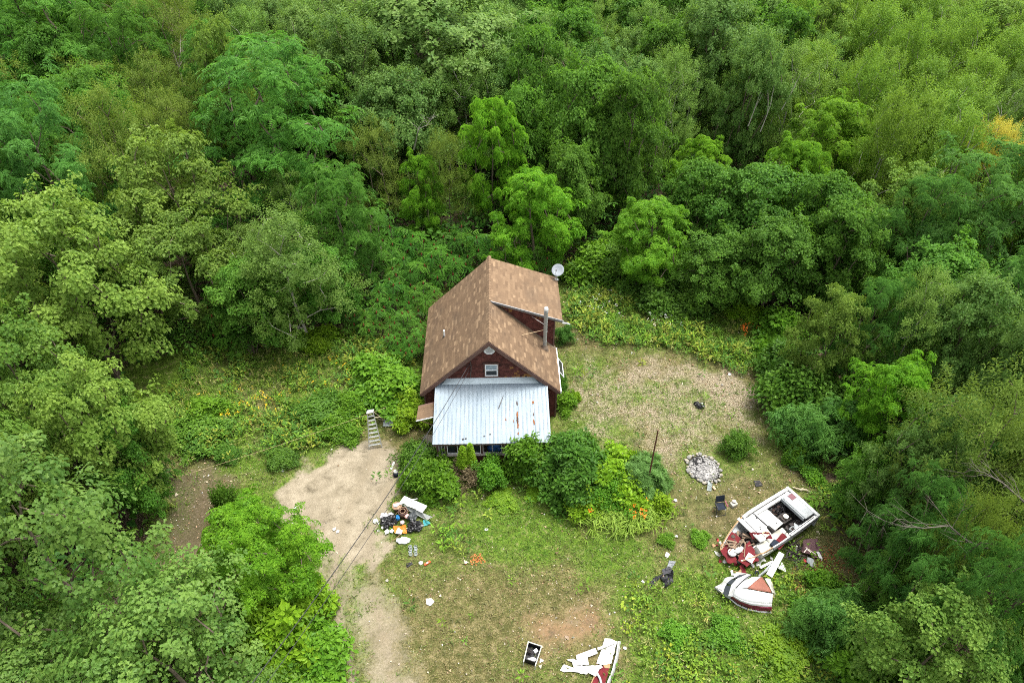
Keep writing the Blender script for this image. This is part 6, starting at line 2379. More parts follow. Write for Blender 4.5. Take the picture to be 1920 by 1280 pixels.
loose('white_scrap', 'ragged pale fibreglass scrap left of the torn boat front', 'scrap', [('scrap', pan([(140, 235, .05), (190, 255, .08), (240, 295, .05), (215, 320, .04), (165, 290, .05)], .015), M_GELD, False)])
loose('white_scrap', 'white torn flap at the top left of the boat bow', 'scrap', [('scrap', pan([(365, 510, .35), (395, 500, .4), (410, 560, .3), (385, 585, .25)], .015), M_BOARDW, False)])
loose('white_ball', 'small white ball between the boat and its bow', 'ball', [('ball', MB().rock(tuple(Z4(678, 455, .07)), .08, rb, 2, 1, 0), M_BOARDW, True)])
loose('yellow_ball', 'small yellow ball by the broken front of the boat', 'ball', [('ball', MB().rock(tuple(Z4(330, 330, .08)), .09, rb, 2, 1, .02), plain('yellow_plastic', (.6, .5, .02), .5), True)])
loose('white_fender', 'narrow white fender piece at the torn tip of the boat', 'fender', [('fender', MB().tube([Z4(215, 110, .25), Z4(250, 165, .2), Z4(278, 215, .12)], .05, 6), M_BOARDW, False)])
loose('red_scrap', 'small red scrap left of the torn tip of the boat', 'scrap', [('scrap', pan([(178, 75, .05), (200, 68, .05), (205, 100, .05), (182, 105, .05)], .02), plain('red_scrap', (.35, .03, .03), .8), False)])
loose('blue_strap', 'coil of dark blue strap between the bow and the white boards', 'strap', [('strap', MB().tube([Z4(705, 560, .05), Z4(715, 520, .12), Z4(745, 520, .12), Z4(755, 555, .05)], .035, 5), M_BLUEK, False)])


for i in range(26):
    z = (rb.uniform(120, 760), rb.uniform(60, 470))
    if (z[0] > 260 and z[1] < 200):
        continue
    q = Z4(z[0], z[1], .04)
    s_ = rb.uniform(.04, .13)
    frag = MB()
    frag.prism([(q.x + s_ * rb.uniform(.5, 1.2) * math.cos(1.257 * k_ + i), q.y + s_ * rb.uniform(.5, 1.2) * math.sin(1.257 * k_ + i), .03 + rb.uniform(0, .08)) for k_ in range(5)], .012)
    loose('boat_fragment', 'small broken %s fragment in the debris before the torn front of the boat' % ('white', 'red carpet', 'plywood', 'grey fibreglass')[i % 4], 'fragment', [('fragment', frag, [M_BOARDW, M_CARPET, M_PLY, M_GELD][i % 4], False)], ('white', 'red carpet', 'plywood', 'grey fibreglass')[i % 4] + ' fragments before the boat')


# torn brown canvas and wreckage right of the boat
def crumple(pts, amp, seed, mat, name='sheet', n=9, base=.08, conv=Z4):
    """a rumpled cloth over the quad pts (picture positions)"""
    q = [conv(*p) for p in pts]
    mb = MB()
    rows = []
    for i in range(n):
        row = []
        for j in range(n):
            s, t = i / (n - 1), j / (n - 1)
            p = q[0].lerp(q[1], t).lerp(q[3].lerp(q[2], t), s)
            h = (float(fbm(np.array([p.x * 3.1 + seed]), np.array([p.y * 3.1]), seed)[0]) - .32) * amp
            w = Vector((math.sin(j * 2.1 + seed) * .03, math.cos(i * 2.3 + seed) * .03, 0))
            row.append(p + w + Vector((0, 0, base + max(0, h))))
        rows.append(row)
    mb.sheet(rows, .012)
    return (name, mb, mat, False)


M_CANVAS = plain('brown_canvas_tarp', (.085, .045, .048), .85, .25, 3)
loose('brown_tarp', 'crumpled brown canvas heaped on wreckage right of the boat', 'tarp', [crumple([(1360, 110), (1545, 90), (1625, 370), (1330, 290)], .55, 3, M_CANVAS, n=12, base=.1)])
mb, mb2 = MB(), MB()
for k in range(26):
    q = Z4(rb.uniform(1170, 1340), rb.uniform(110, 350), rb.uniform(.04, .2))
    mb.tube([q, q + Vector((rb.gauss(0, .2), rb.gauss(0, .2), .08)), q + Vector((rb.gauss(0, .3), rb.gauss(0, .3), .0))], rb.uniform(.012, .03), 4)
for k in range(16):
    mb2.rock(tuple(Z4(rb.uniform(1180, 1340), rb.uniform(130, 380), .05)), rb.uniform(.05, .12), rb)
loose('wreckage_heap', 'heap of dark tubes and burnt lumps between the boat and the brown canvas', 'wreckage', [('tube', mb, M_ENGINE, False), ('lump', mb2, M_DARK, False)])
loose('white_rod', 'pale broken stick standing in the dark wreckage heap', 'stick', [('rod', MB().tube([Z4(1262, 265, .1), Z4(1285, 170, .5)], .035, 5), M_GELD, False)])
loose('broken_frame', 'pale splintered frame lying on the brown canvas', 'frame', [('slat', MB().tube([Z4(1385, 260, .5), Z4(1420, 215, .55), Z4(1480, 260, .5)], .03, 4).tube([Z4(1405, 190, .5), Z4(1545, 285, .45)], .02, 4), plain('pale_wood', (.5, .42, .38), .8), False)])
loose('boat_scrap', 'light grey moulded panel below the brown canvas, red on one end', 'panel', [
    ('panel', pan([(1435, 325, .35), (1510, 345, .35), (1545, 430, .15), (1500, 475, .1), (1420, 385, .2)], .05), M_GREYV, False),
    ('red_end', pan([(1340, 360, .2), (1400, 350, .24), (1425, 390, .2), (1370, 400, .15)], .06), plain('red_vinyl', (.32, .015, .02), .5), False)])
loose('white_board', 'curled white panel at the right edge of the brown canvas', 'panel', [('panel', pan([(1555, 250, .25), (1590, 245, .3), (1645, 345, .15), (1630, 375, .1), (1590, 320, .2)], .03), M_BOARDW, False)])
loose('fallen_branch', 'bare fallen branch behind the stern of the boat', 'branch', [('limb', MB().tube([P(1486, 913, .05), P(1500, 917, .15), P(1512, 918, .12), P(1521, 923, .04)], [.03, .04, .04, .03], 5).tube([P(1500, 917, .15), P(1507, 914, .2)], .015, 4), plain('bleached_wood', (.45, .38, .27), .9), False)])

# ------------------------------------------------------------------ boat side panel at the bottom edge
ZB6 = (960, 1160, 8.0)
z6 = lambda x, y, z=0.0: P(ZB6[0] + x / ZB6[2], ZB6[1] + y / ZB6[2], z)
fl = [(1390, 285, .12), (1480, 295, .14), (1585, 345, .14)]
loose('boat_side_piece', 'long grey boat side piece with red carpet lining lying at the bottom edge', 'boat piece', [
    ('grey_liner', pan([(1390, 285, .10), (1480, 290, .12), (1580, 335, .12), (1490, 660, .12), (1370, 690, .10), (1265, 665, .08)], .03, z6, .025), plain('worn_grey_liner', (.50, .49, .47), .7, .15, 3, dirt=(.33, .31, .28), dirt_amt=.45), False),
    ('red_carpet', pan([(1290, 770, .10), (1370, 690, .14), (1470, 700, .14), (1445, 800, .14), (1390, 1000, .12), (1180, 1040, .08), (1230, 860, .08)], .03, z6, .04), M_CARPET, False),
    ('plywood', pan([(1370, 690, .16), (1470, 665, .16), (1475, 735, .15), (1390, 730, .15)], .02, z6), M_PLY, False),
    ('white_rail', MB().sheet([[z6(1585, 330, .25), z6(1560, 520, .28), z6(1500, 760, .28), z6(1400, 1010, .24)], [z6(1612, 325, .30), z6(1580, 540, .33), z6(1520, 770, .33), z6(1420, 1030, .28)], [z6(1635, 330, .05), z6(1600, 560, .05), z6(1540, 790, .05), z6(1445, 1050, .05)]], .03), M_GEL, False),
    ('edge_wood', MB().tube([z6(1240, 850, .12), z6(1205, 920, .12), z6(1170, 1020, .1)], .03, 4), M_PLY, False),
    ('strap', MB().tube([z6(1275, 810, .18), z6(1320, 890, .18), z6(1345, 990, .15)], .05, 5), M_GREYV, False)])
loose('white_board', 'white board across the top of the grey boat side piece', 'board', [('board', pan([(1280, 425, .20), (1440, 375, .24), (1545, 340, .24), (1550, 360, .24), (1460, 395, .24), (1290, 465, .20)], .03, z6), M_GELD, False)])
loose('white_board', 'bent white board left of the grey boat side piece', 'board', [('board', pan([(960, 540, .12), (1250, 430, .16), (1285, 510, .16), (1130, 570, .14), (1155, 680, .14), (985, 690, .12)], .03, z6), M_BOARDW, False)])
rag = pan([(720, 765, .05), (775, 675, .08), (930, 730, .1), (960, 700, .14), (1150, 690, .2), (1260, 690, .22), (1350, 680, .22), (1360, 720, .2), (1290, 770, .2), (1260, 860, .18), (1160, 810, .14), (1070, 830, .1), (960, 790, .1), (870, 785, .08), (780, 790, .05)], .03, z6, .05)
loose('white_torn_panel', 'ragged torn white panel lying flat at the bottom edge', 'panel', [('panel', rag, M_BOARDW, False)])
loose('white_torn_panel', 'crumpled pale strip above the ragged torn white panel', 'panel', [('strip', pan([(825, 600, .06), (920, 590, .12), (975, 620, .14), (985, 740, .14), (930, 745, .12), (900, 640, .1), (835, 620, .05)], .02, z6), M_GELD, False)])
# black crate with grey rails
A, B, C_, D_ = z6(238, 385, .0), z6(450, 455, .0), z6(365, 715, .0), z6(175, 650, .0)
cr = [('crate_wall', MB(), M_BLACK, False), ('grey_rail', MB(), plain('grey_rail', (.36, .36, .30), .6), False)]
base = [A, B, C_, D_]
hgt = Vector((0, 0, .34))
base = [p.lerp((A + B + C_ + D_) / 4, .06) for p in base]
for i in range(4):
    p, q = base[i], base[(i + 1) % 4]
    inn = ((A + B + C_ + D_) / 4 - (p + q) / 2).normalized() * .03
    cr[0][1].add([p, q, q + hgt, p + hgt, p + inn, q + inn, q + hgt + inn, p + hgt + inn], [(0, 1, 2, 3), (7, 6, 5, 4), (3, 2, 6, 7), (0, 4, 5, 1), (0, 3, 7, 4), (1, 5, 6, 2)])
cr[0][1].prism([p + Vector((0, 0, .05)) for p in base], .04)
for p, q, ext in ((base[0], base[3], .14), (base[1], base[2], .14), (base[0], base[1], 0)):
    d = (q - p).normalized()
    cr[1][1].tube([p + hgt - d * .03, q + hgt + d * ext, q + hgt * .2 + d * (ext + .02)] if ext else [p + hgt, q + hgt], .028, 4)
loose('storage_crate', 'black crate with grey side rails standing on the dry grass at the bottom', 'crate', cr)
mid = (A + B + C_ + D_) / 4
loose('white_cloth', 'crumpled white cloth inside the black crate', 'cloth', [('cloth', MB().blob((mid.x - .02, mid.y - .22, .14), (.20, .10, .08), rb, 2, .3), M_BOARDW, True)])
loose('white_carton', 'small white carton inside the black crate', 'carton', [('carton', MB().box((mid.x + .14, mid.y + .12, .15), (.16, .14, .16), rz=.6), M_BOARDW, False)])
loose('hose_coil', 'tangle of black hose inside the black crate', 'hose', [('hose', MB().tube([(mid.x - .15 + .13 * math.cos(a * 1.9), mid.y + .1 + .12 * math.sin(a * 1.7), .12 + .01 * a) for a in range(14)], .015, 5), M_ENGINE, False)])
loose('paper_scrap', 'torn white paper beside the black crate', 'paper', [('paper', pan([(430, 585, .03), (480, 625, .04), (440, 640, .03), (415, 655, .03), (420, 610, .03)], .008, z6), M_BOARDW, False)])

# ------------------------------------------------------------------ yard things
# fire pit: ring of stones, ash, charred wood
fp = P(1319, 879)
pit = thing('fire_pit', 'stone ringed fire pit full of white ash on the right yard', 'fire pit', tuple(fp))
M_STONE = plain('pit_stone', (.25, .225, .18), .9, .3, 4)
M_STONEG = plain('pit_stone_grey', (.19, .185, .17), .9, .3, 4)
rocks = []
for i in range(4):
    o = MB().rock((0, 0, 0), 1, rb, 1, .7, .18).build('stone', M_STONE if i % 2 else M_STONEG)
    rocks.append(o.data)
    bpy.data.objects.remove(o)
for k in range(27):
    a = 2 * math.pi * k / 27 + rb.uniform(-.06, .06)
    o = link('stone', rocks[k % 4], pit)
    rr = rb.uniform(.07, .13)
    o.location = (.86 * math.cos(a) + rb.uniform(-.05, .05) - .1 * math.sin(a), .92 * math.sin(a) + rb.uniform(-.05, .05), .07)
    o.scale = (rr, rr, rr)
    o.rotation_euler = (rb.uniform(-.3, .3), rb.uniform(-.3, .3), rb.uniform(0, 6))
M_ASH = plain('white_ash', (.31, .305, .29), .95, .4, 7, dirt=(.05, .048, .046), dirt_amt=.5)
mb = MB()
for k in range(280):
    a, r = rb.uniform(0, 6.28), math.sqrt(rb.random()) * .82
    x, y = r * math.cos(a), r * math.sin(a) * 1.05
    if x < -.0 and y > .15 and rb.random() < .7:
        continue
    mb.rock((x, y, .06 + .16 * (1 - r) + rb.uniform(0, .04)), rb.uniform(.015, .046), rb, 1, .5, .35)
mb.build('ash_chunk', M_ASH, pit)['kind'] = 'stuff'
mb = MB()
mb.lathe((0, 0, 0), [(.88, .01), (.6, .10), (.25, .17), (.0001, .18)], 18)
mb.build('ash_bed', plain('grey_ash', (.16, .155, .15), .95, .5, 6, dirt=(.45, .43, .40), dirt_amt=.5), pit, smooth=True)
for k in range(9):
    mb = MB()
    x, y = rb.uniform(-.45, .25), rb.uniform(.0, .6)
    a = rb.uniform(0, 3.1)
    mb.tube([(x - .2 * math.cos(a), y - .2 * math.sin(a), .14), (x + .2 * math.cos(a), y + .2 * math.sin(a), .19)], rb.uniform(.03, .05), 6)
    mb.build('charred_log', plain('charcoal', (.02, .02, .02), .9), pit)
z7 = lambda x, y, z=0.0: P(1180 + x / 6.4, 820 + y / 6.4, z)
loose('metal_sheet', 'bent grey metal sheet leaning on the front of the fire pit', 'metal sheet', [('sheet', MB().sheet([[z7(950, 515, .28), z7(1000, 560, .28)], [z7(940, 560, .20), z7(992, 585, .2)], [z7(930, 635, .03), z7(985, 640, .03)]], .015), plain('grey_metal', (.22, .25, .24), .5, .3, 3, metal=.3), False)])
loose('wood_piece', 'short pale split log beside the bent metal sheet', 'log', [('log', MB().tube([z7(1000, 590, .06), z7(1035, 625, .06)], .06, 6), plain('split_wood', (.50, .34, .22), .8), False)])
loose('black_tray', 'square black plastic tray on the bare ground above the boat', 'tray', [('tray', pan([(1492, 515, .05), (1565, 512, .05), (1602, 575, .05), (1520, 588, .05)], .04, z7).tube([z7(1525, 550, .06), z7(1575, 545, .06)], .02, 4), M_BLACK, False)])
# folding chair
def blk(pts, t):
    return pan(pts, t, z7)


ch = P(1348, 958)
chair = thing('folding_chair', 'black folding chair standing above the torn front of the boat', 'chair', tuple(ch), math.radians(10))
mb = MB(); mb.box((0, .0, .43), (.46, .42, .04)); mb.build('seat', M_BLUEK, chair, bevel=.015)
mb = MB(); mb.box((0, .24, .72), (.46, .03, .40), tilt=('X', -.25)); mb.build('backrest', M_BLUEK, chair, bevel=.01)
for sx in (-1, 1):
    mb = MB(); mb.tube([(sx * .22, -.28, 0), (sx * .22, .05, .45), (sx * .22, .28, .9)], .013, 6); mb.build('leg', M_RUBBER, chair)
    mb = MB(); mb.tube([(sx * .20, .26, 0), (sx * .20, -.12, .43)], .013, 6); mb.build('leg', M_RUBBER, chair)
    mb = MB(); mb.box((sx * .26, -.02, .60), (.05, .36, .025)); mb.build('armrest', M_MAROON if sx > 0 else M_BLACK, chair)
mb = MB(); mb.tube([(-.22, -.27, .02), (.22, -.27, .02)], .013, 6); mb.tube([(-.20, .25, .02), (.20, .25, .02)], .013, 6); mb.build('crossbar', M_RUBBER, chair)
cb = z7(1245, 815)
blk_t = thing('stone_block', 'pale concrete block with a flat stone on top, right of the black chair', 'block', tuple(cb), .5)
mb = MB(); mb.box((0, 0, .11), (.34, .26, .22)); mb.build('block', plain('concrete', (.36, .34, .28), .95, .2, 5), blk_t, bevel=.02)
mb = MB(); mb.rock((.04, .05, .28), .12, rb, 2, .4, .1); mb.build('flat_stone', plain('flat_stone', (.40, .36, .33), .9, .2, 5), blk_t)
# rusty pole through the juniper
p0 = P(1211, 922, 0)
zt = 3.0
for _ in range(30):                # height at which the pole's top stands above its foot
    q = P(1234, 806, zt)
    zt += (q.y - p0.y) * .6
p1 = P(1234, 806, zt)
pole = MB().tube([p0, p0.lerp(p1, .5), p1], [.042, .038, .032], 7)
loose('metal_pole', 'tall thin rusty metal pole standing in the juniper', 'pole', [('pole', pole, plain('rusty_steel', (.10, .035, .025), .8, .3, 4), False)])
# black bag and tarp
loose('garbage_bag', 'black bag lying on the gravel of the right yard', 'bag', [('sack', MB().blob(tuple(P(1314, 760, .12)), (.24, .17, .15), rb, 3, .45).blob(tuple(P(1306, 756, .10)), (.16, .12, .12), rb, 3, .45), M_SACK, False), ('white_label', MB().box(tuple(P(1316, 756, .27)), (.13, .07, .02), rz=.3), M_BOARDW, False)])
z8 = lambda x, y, z=0.0: P(1190 + x / 12.8, 1020 + y / 12.8, z)
loose('black_tarp', 'crumpled black plastic tarp on the grass left of the boat bow', 'tarp', [crumple([(345, 960), (480, 800), (700, 720), (390, 1040)], .3, 5, M_BLACK, n=9, base=.04, conv=z8), crumple([(560, 760), (900, 660), (930, 900), (720, 1080)], .6, 8, M_BLACK, 'fold', 12, .04, z8), crumple([(640, 620), (820, 560), (920, 700), (640, 760)], .35, 9, plain('dull_black', (.03, .03, .035), .7), 'edge', 9, .03, z8),
                                                                                         crumple([(820, 420), (960, 450), (900, 560), (780, 560)], .25, 6, plain('grey_film', (.13, .14, .15), .5), 'film', 8, .03, z8)])
loose('paper_scrap', 'white paper scrap at the top of the black tarp', 'paper', [('paper', pan([(760, 170, .03), (845, 235, .04), (800, 315, .03), (725, 280, .03)], .008, z8), M_BOARDW, False)])
loose('paper_scrap', 'small white scrap left of the black tarp', 'paper', [('paper', pan([(190, 855, .03), (245, 905, .03), (225, 925, .03), (155, 885, .03)], .01, z8), M_BOARDW, False)])
for i, (u, v, s, lab) in enumerate([(806, 1128, .20, 'white carton lying alone on the dry grass below the trash pile'), (704, 977, .16, 'white scrap on the dirt left of the trash pile'), (627, 992, .10, 'left of two white cups on the driveway'), (633, 997, .10, 'right of two white cups on the driveway'),
                                    (554, 954, .13, 'white scrap at the left edge of the driveway'), (531, 882, .12, 'white scrap in the grass at the upper left of the driveway'), (912, 993, .09, 'white scrap on the green lawn right of the trash pile'), (1266, 938, .10, 'white scrap on bare ground left of the black chair'),
                                    (1268, 1006, .08, 'white pebble like scrap on the lawn below the fire pit'), (1368, 702, .12, 'pale stone on the gravel at the meadow edge'), (1172, 1215, .10, 'white scrap right of the grey boat side piece')]):
    q = P(u, v)
    mb = MB()
    n = 5
    mb.prism([(q.x + s * rb.uniform(.6, 1.2) * math.cos(6.28 * k / n + i), q.y + s * rb.uniform(.6, 1.2) * math.sin(6.28 * k / n + i), rb.uniform(.03, .08)) for k in range(n)], .012)
    loose('litter_scrap', lab, 'litter', [('scrap', mb, M_BOARDW, False)])
# stepladder
pf1, pf2 = P(692, 842, 0), P(716.5, 838, 0)
pt1, pt2 = P(689, 773, 2.35), P(699, 770.5, 2.35)
rear1, rear2 = P(712, 787, 0), P(722, 789, 0)
lad = thing('stepladder', 'grey aluminium stepladder standing open at the top of the driveway', 'ladder', tuple((pf1 + pf2) / 2))
M_ALU = plain('aluminium', (.36, .37, .35), .45, .12, 4, metal=.35)
mb = MB()
for a, b in ((pf1, pt1), (pf2, pt2)):
    d = (b - a).normalized()
    s = (pf2 - pf1).normalized() * .022
    t = d.cross(s.normalized()) * .04
    mb.add([a - s - t, a + s - t, a + s + t, a - s + t, b - s - t, b + s - t, b + s + t, b - s + t], [(0, 3, 2, 1), (4, 5, 6, 7), (0, 1, 5, 4), (1, 2, 6, 5), (2, 3, 7, 6), (3, 0, 4, 7)])
mb.build('front_rail', M_ALU, lad, world=True)
for k in range(1, 9):
    f = k / 9
    a, b = pf1.lerp(pt1, f), pf2.lerp(pt2, f)
    mb = MB()
    y = Vector((0, .055, 0))
    mb.prism([a - y, b - y, b + y, a + y], .03)
    mb.build('tread', M_ALU, lad, world=True)
mb = MB()
mb.prism([pt1 + Vector((-.04, -.1, .03)), pt2 + Vector((.04, -.1, .03)), pt2 + Vector((.04, .12, .03)), pt1 + Vector((-.04, .12, .03))], .05)
mb.build('top_cap', M_ALU, lad, world=True)
mb = MB()
mb.tube([rear1, pt1], .02, 5); mb.tube([rear2, pt2], .02, 5); mb.tube([rear1.lerp(pt1, .4), rear2.lerp(pt2, .4)], .015, 5); mb.tube([rear1.lerp(pt1, .1), rear2.lerp(pt2, .1)], .015, 5)
mb.build('rear_rail', plain('ladder_tan', (.40, .32, .24), .6), lad, world=True)
# grey board platform and white plank
gb = thing('grey_pallet', 'grey wooden board lying in the grass right of the stepladder', 'board', tuple(P(733, 795)))
for k in range(4):
    mb = MB(); mb.box((0, -.18 + k * .125, .10), (.82, .115, .03), rz=-.03); mb.build('plank', plain('grey_board', (.27, .30, .31), .8, .2, 4), gb)
mb = MB(); mb.box((-.25, 0, .04), (.08, .5, .07)); mb.box((.25, 0, .04), (.08, .5, .07)); mb.build('batten', M_PLANK, gb)
loose('white_plank', 'short white plank on the dirt below the stepladder', 'plank', [('plank', pan([(737.5, 865, .04), (741, 866, .04), (735, 880, .04), (731, 879, .04)], .03, lambda u, v, z: P(u, v, z)), M_BOARDW, False)])
q = P(743, 890)
loose('plastic_jug', 'black and white plastic jug at the corner of the porch shrubs', 'jug', [('body', MB().lathe((q.x, q.y - .05, 0), [(.13, 0), (.14, .2), (.10, .28)], 10), M_BLUEK, False), ('cap', MB().lathe((q.x, q.y - .02, .28), [(.11, 0), (.10, .08), (.03, .13)], 10), M_BOARDW, False)])

# ------------------------------------------------------------------ trash pile beside the driveway
z5 = lambda x, y, z=0.0: P(690 + x / 12.8, 900 + y / 12.8, z)
loose('discarded_tabletop', 'large white panel lying on top of the trash pile', 'panel', [('board', pan([(870, 370, .55), (1420, 610, .50), (1300, 780, .42), (770, 510, .45)], .05, z5), M_BOARDW, False), ('recess', pan([(960, 500, .565), (1190, 580, .555), (1150, 690, .525), (905, 600, .535)], .03, z5), plain('cream_panel', (.55, .56, .44), .7), False)])
loose('white_rod', 'white moulding strip resting on the white trash pile panel', 'strip', [('rod', MB().box(tuple(z5(1085, 460, .60)), (.42, .03, .03), rz=.22), M_BOARDW, False)])
loose('grey_board', 'weathered grey board leaning under the white trash pile panel', 'board', [('board', pan([(840, 580, .40), (1300, 780, .36), (1550, 880, .12), (1420, 960, .10), (1000, 740, .3)], .04, z5), plain('weathered_panel', (.19, .205, .195), .8, .2, 3, dirt=(.25, .18, .17), dirt_amt=.45), False)])


def pot(name, label, u, v, r, h, mat, inner=None):
    q = z5(u, v, h)
    o = thing(name, label, 'pot', (q.x, q.y, 0))
    mb = MB()
    mb.lathe((0, 0, 0), [(r * .75, 0), (r * .95, h * .9), (r * 1.06, h * .9), (r * 1.06, h), (r * .9, h), (r * .78, h * .35), (.001, h * .33)], 18)
    mb.build('tub', mat, o, smooth=False)
    if inner:
        mb = MB()
        mb.lathe((0, 0, h), [(r * .92, -.03), (r * 1.08, -.02), (r * 1.10, .012), (r * 1.0, .018), (r * .93, .0)], 18)
        mb.build('rim', inner, o)
    return o


M_POT = plain('brown_plastic', (.045, .018, .012), .5, .2, 5)
M_TANR = plain('tan_rim', (.24, .15, .09), .6)
pot('plant_tub', 'brown tub filled with white wrappers at the top of the trash pile', 690, 610, .22, .42, M_POT, M_TANR)
pot('plant_tub', 'dark brown tub with a tan ring in the middle of the trash pile', 830, 740, .22, .46, M_POT)
q = z5(830, 740, .48)
loose('garden_ring', 'tan hoop lying on the dark brown tub', 'ring', [('hoop', MB().tube([(q.x + .13 * math.cos(a * .35), q.y + .13 * math.sin(a * .35), .49) for a in range(19)], .016, 5), M_TANR, False)])
loose('garden_hose', 'thin pale hose looped over the trash pile', 'hose', [('hose', MB().tube([z5(650, 820, .25), z5(760, 710, .45), z5(800, 640, .5), z5(900, 640, .5), z5(965, 740, .45), z5(900, 860, .35), z5(800, 870, .3), z5(745, 800, .32)], .014, 5), M_TANR, False)])
loose('white_wrappers', 'white crumpled wrappers inside the brown tub', 'wrappers', [('wrapper', MB().blob(tuple(z5(670, 600, .44)), (.13, .10, .07), rb, 2, .5).blob(tuple(z5(720, 570, .46)), (.08, .07, .06), rb, 2, .5), M_BOARDW, False)])
loose('white_cup', 'white cone shaped cup beside the dark brown tub', 'cup', [('cup', MB().lathe(tuple(z5(800, 600, .3)), [(.06, 0), (.08, .2)], 8), M_BOARDW, False)])
loose('garbage_bag', 'black garbage bag at the left of the trash pile', 'bag', [('sack', MB().blob(tuple(z5(500, 980, .14)), (.34, .22, .19), rb, 4, .6, 3.4).blob(tuple(z5(440, 1110, .12)), (.14, .14, .13), rb, 3, .4).blob(tuple(z5(620, 910, .16)), (.2, .17, .18), rb, 3, .4), M_SACK, False)])
loose('garbage_bag', 'black garbage bag at the right of the trash pile', 'bag', [('sack', MB().blob(tuple(z5(1130, 1090, .16)), (.31, .25, .2), rb, 4, .55, 3.2).blob(tuple(z5(1010, 1190, .1)), (.15, .13, .12), rb, 3, .4), M_SACK, False)])
loose('garbage_bag', 'dark grey plastic bag between the two black garbage bags and the grey board', 'bag', [('sack', MB().blob(tuple(z5(1060, 880, .22)), (.22, .24, .15), rb, 3, .45), plain('grey_bag', (.035, .04, .042), .35), False)])
loose('blue_bag', 'bright blue crumpled bag on the trash pile', 'bag', [('sack', MB().blob(tuple(z5(715, 890, .26)), (.10, .12, .10), rb, 3, .5), plain('blue_bag', (.012, .13, .32), .4), False)])
loose('pink_ball', 'pink and white bundle right of the tan hoop', 'bundle', [('bundle', MB().blob(tuple(z5(930, 860, .28)), (.12, .12, .11), rb, 3, .2), plain('pink_cloth', (.62, .35, .32), .7, .3, 9), True)])
loose('white_wrappers', 'heap of white papers at the left end of the trash pile', 'papers', [('paper', MB().blob(tuple(z5(385, 850, .08)), (.17, .15, .09), rb, 3, .6).blob(tuple(z5(540, 820, .08)), (.14, .08, .08), rb, 3, .6), plain('printed_paper', (.45, .43, .45), .7, .2, 12, dirt=(.3, .3, .42), dirt_amt=.36), False)])
loose('orange_bag', 'orange and white shopping bag at the front of the trash pile', 'bag', [('orange_side', crumple([(620, 1110), (900, 1110), (930, 1290), (650, 1290)], .35, 4, plain('orange_plastic', (.50, .13, .01), .5, .25, 8, dirt=(.5, .28, .04), dirt_amt=.45), 'orange_side', 9, .06, z5)[1], plain('orange_print', (.50, .13, .01), .5, .25, 8, dirt=(.50, .30, .04), dirt_amt=.45), False),
                                                                                            ('white_side', pan([(720, 1130, .30), (830, 1200, .30), (800, 1290, .26), (660, 1270, .24)], .02, z5), M_BOARDW, False)])
loose('pink_cloth', 'pale pink cloth between the bags of the trash pile', 'cloth', [('cloth', MB().blob(tuple(z5(820, 1010, .14)), (.10, .09, .07), rb, 3, .5), plain('pale_pink', (.6, .48, .5), .8), True)])
loose('teal_cloth', 'teal and green plastic sheet at the right end of the trash pile', 'sheet', [crumple([(1310, 990), (1420, 1010), (1510, 1060), (1330, 1110)], .3, 7, plain('teal_plastic', (.03, .22, .24), .5, .3, 6, dirt=(.04, .14, .07), dirt_amt=.5), n=8, base=.06, conv=z5)])
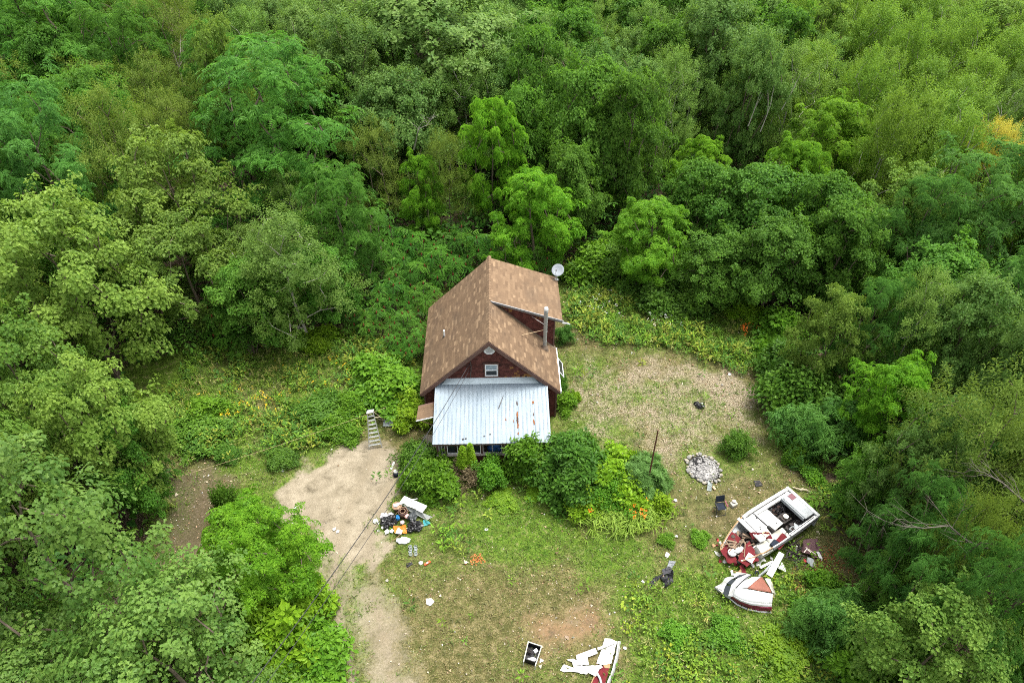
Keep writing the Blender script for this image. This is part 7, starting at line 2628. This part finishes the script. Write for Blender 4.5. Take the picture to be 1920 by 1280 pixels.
for i, (x, y, s, lab) in enumerate([(180, 990, .11, None), (255, 1035, .05, None), (250, 1205, .07, None), (460, 1230, .14, 'white plastic tub at the front left of the trash pile'), (570, 1220, .13, 'pale blue plastic tub beside the orange bag'), (930, 1180, .09, 'pale yellow paper right of the orange bag'),
                                    (350, 1130, .09, None), (1110, 850, .08, 'white paper on the grey board')]):
    q = z5(x, y, .03 if i < 3 or i == 6 else .12)
    mb = MB()
    mb.prism([(q.x + s * rb.uniform(.7, 1.2) * math.cos(1.257 * k + i), q.y + s * rb.uniform(.7, 1.2) * math.sin(1.257 * k + i), q.z + rb.uniform(0, .04)) for k in range(5)], .015)
    m = M_BOARDW
    if i == 4: m = plain('pale_blue_plastic', (.5, .62, .66), .5)
    if i == 5: m = plain('pale_yellow_paper', (.66, .62, .34), .7)
    loose('litter_scrap', lab or 'white paper scrap on the dirt at the left foot of the trash pile', 'litter', [('scrap', mb, m, False)], None if lab else 'paper scraps left of the trash pile')
zz = lambda x, y, z=0.0: P(700 + x / 6.4, 880 + y / 6.4, z)
loose('plastic_bag', 'clear white plastic bag on the dirt in front of the orange bag', 'bag', [('bag', MB().blob(tuple(zz(360, 850, .07)), (.28, .16, .08), rb, 3, .55), plain('milky_plastic', (.40, .43, .44), .4, .15, 8), False)])
loose('wood_strip', 'thin tan wood strip sticking out of the orange bag', 'strip', [('strip', MB().tube([zz(225, 860, .05), zz(330, 775, .32)], .016, 4), M_TANR, False)])
k = 0
for r in range(4):
    for c in range(2):
        q = zz(445 + c * 62 + (r % 2) * 4, 935 + r * 30)
        mb = MB()
        mb.lathe((q.x, q.y, 0), [(.075, .0), (.085, .10), (.07, .10), (.06, .03), (.001, .03)], 9)
        loose('seedling_pot', 'small grey plastic pot in the cluster of pots below the trash pile', 'pot', [('pot', mb, plain('grey_pot', (.24, .27, .27), .6), False)], 'small grey pots below the trash pile')
loose('black_scrap', 'black plastic scrap on the grass below the grey pots', 'scrap', [('scrap', pan([(390, 1125, .05), (460, 1108, .08), (475, 1130, .06), (405, 1172, .04)], .03, zz), M_BLACK, False)])
loose('litter_scrap', 'white crumpled scrap between the black and the red scrap', 'litter', [('scrap', MB().blob(tuple(zz(570, 1117, .05)), (.09, .08, .05), rb, 2, .5), M_BOARDW, False)])
loose('red_scrap', 'red plastic toy on the grass right of the black scrap', 'toy', [('body', MB().box(tuple(zz(648, 1122, .06)), (.32, .10, .07), rz=.62), plain('red_orange_plastic', (.5, .07, .015), .5), False), ('top', MB().box(tuple(zz(648, 1118, .11)), (.10, .05, .04), rz=.62), M_BOARDW, False)])
mb = MB()
for i in range(60):
    q = P(rb.gauss(895, 7), rb.gauss(1047, 5), .02)
    a = rb.uniform(0, 6.28)
    mb.box((q.x, q.y, .025), (rb.uniform(.05, .12), .035, .015), rz=a)
o = mb.build('orange_chips', plain('orange_chip', (.42, .13, .035), .8))
tag(o, 'scatter of small orange chips on the lawn', kind='stuff')
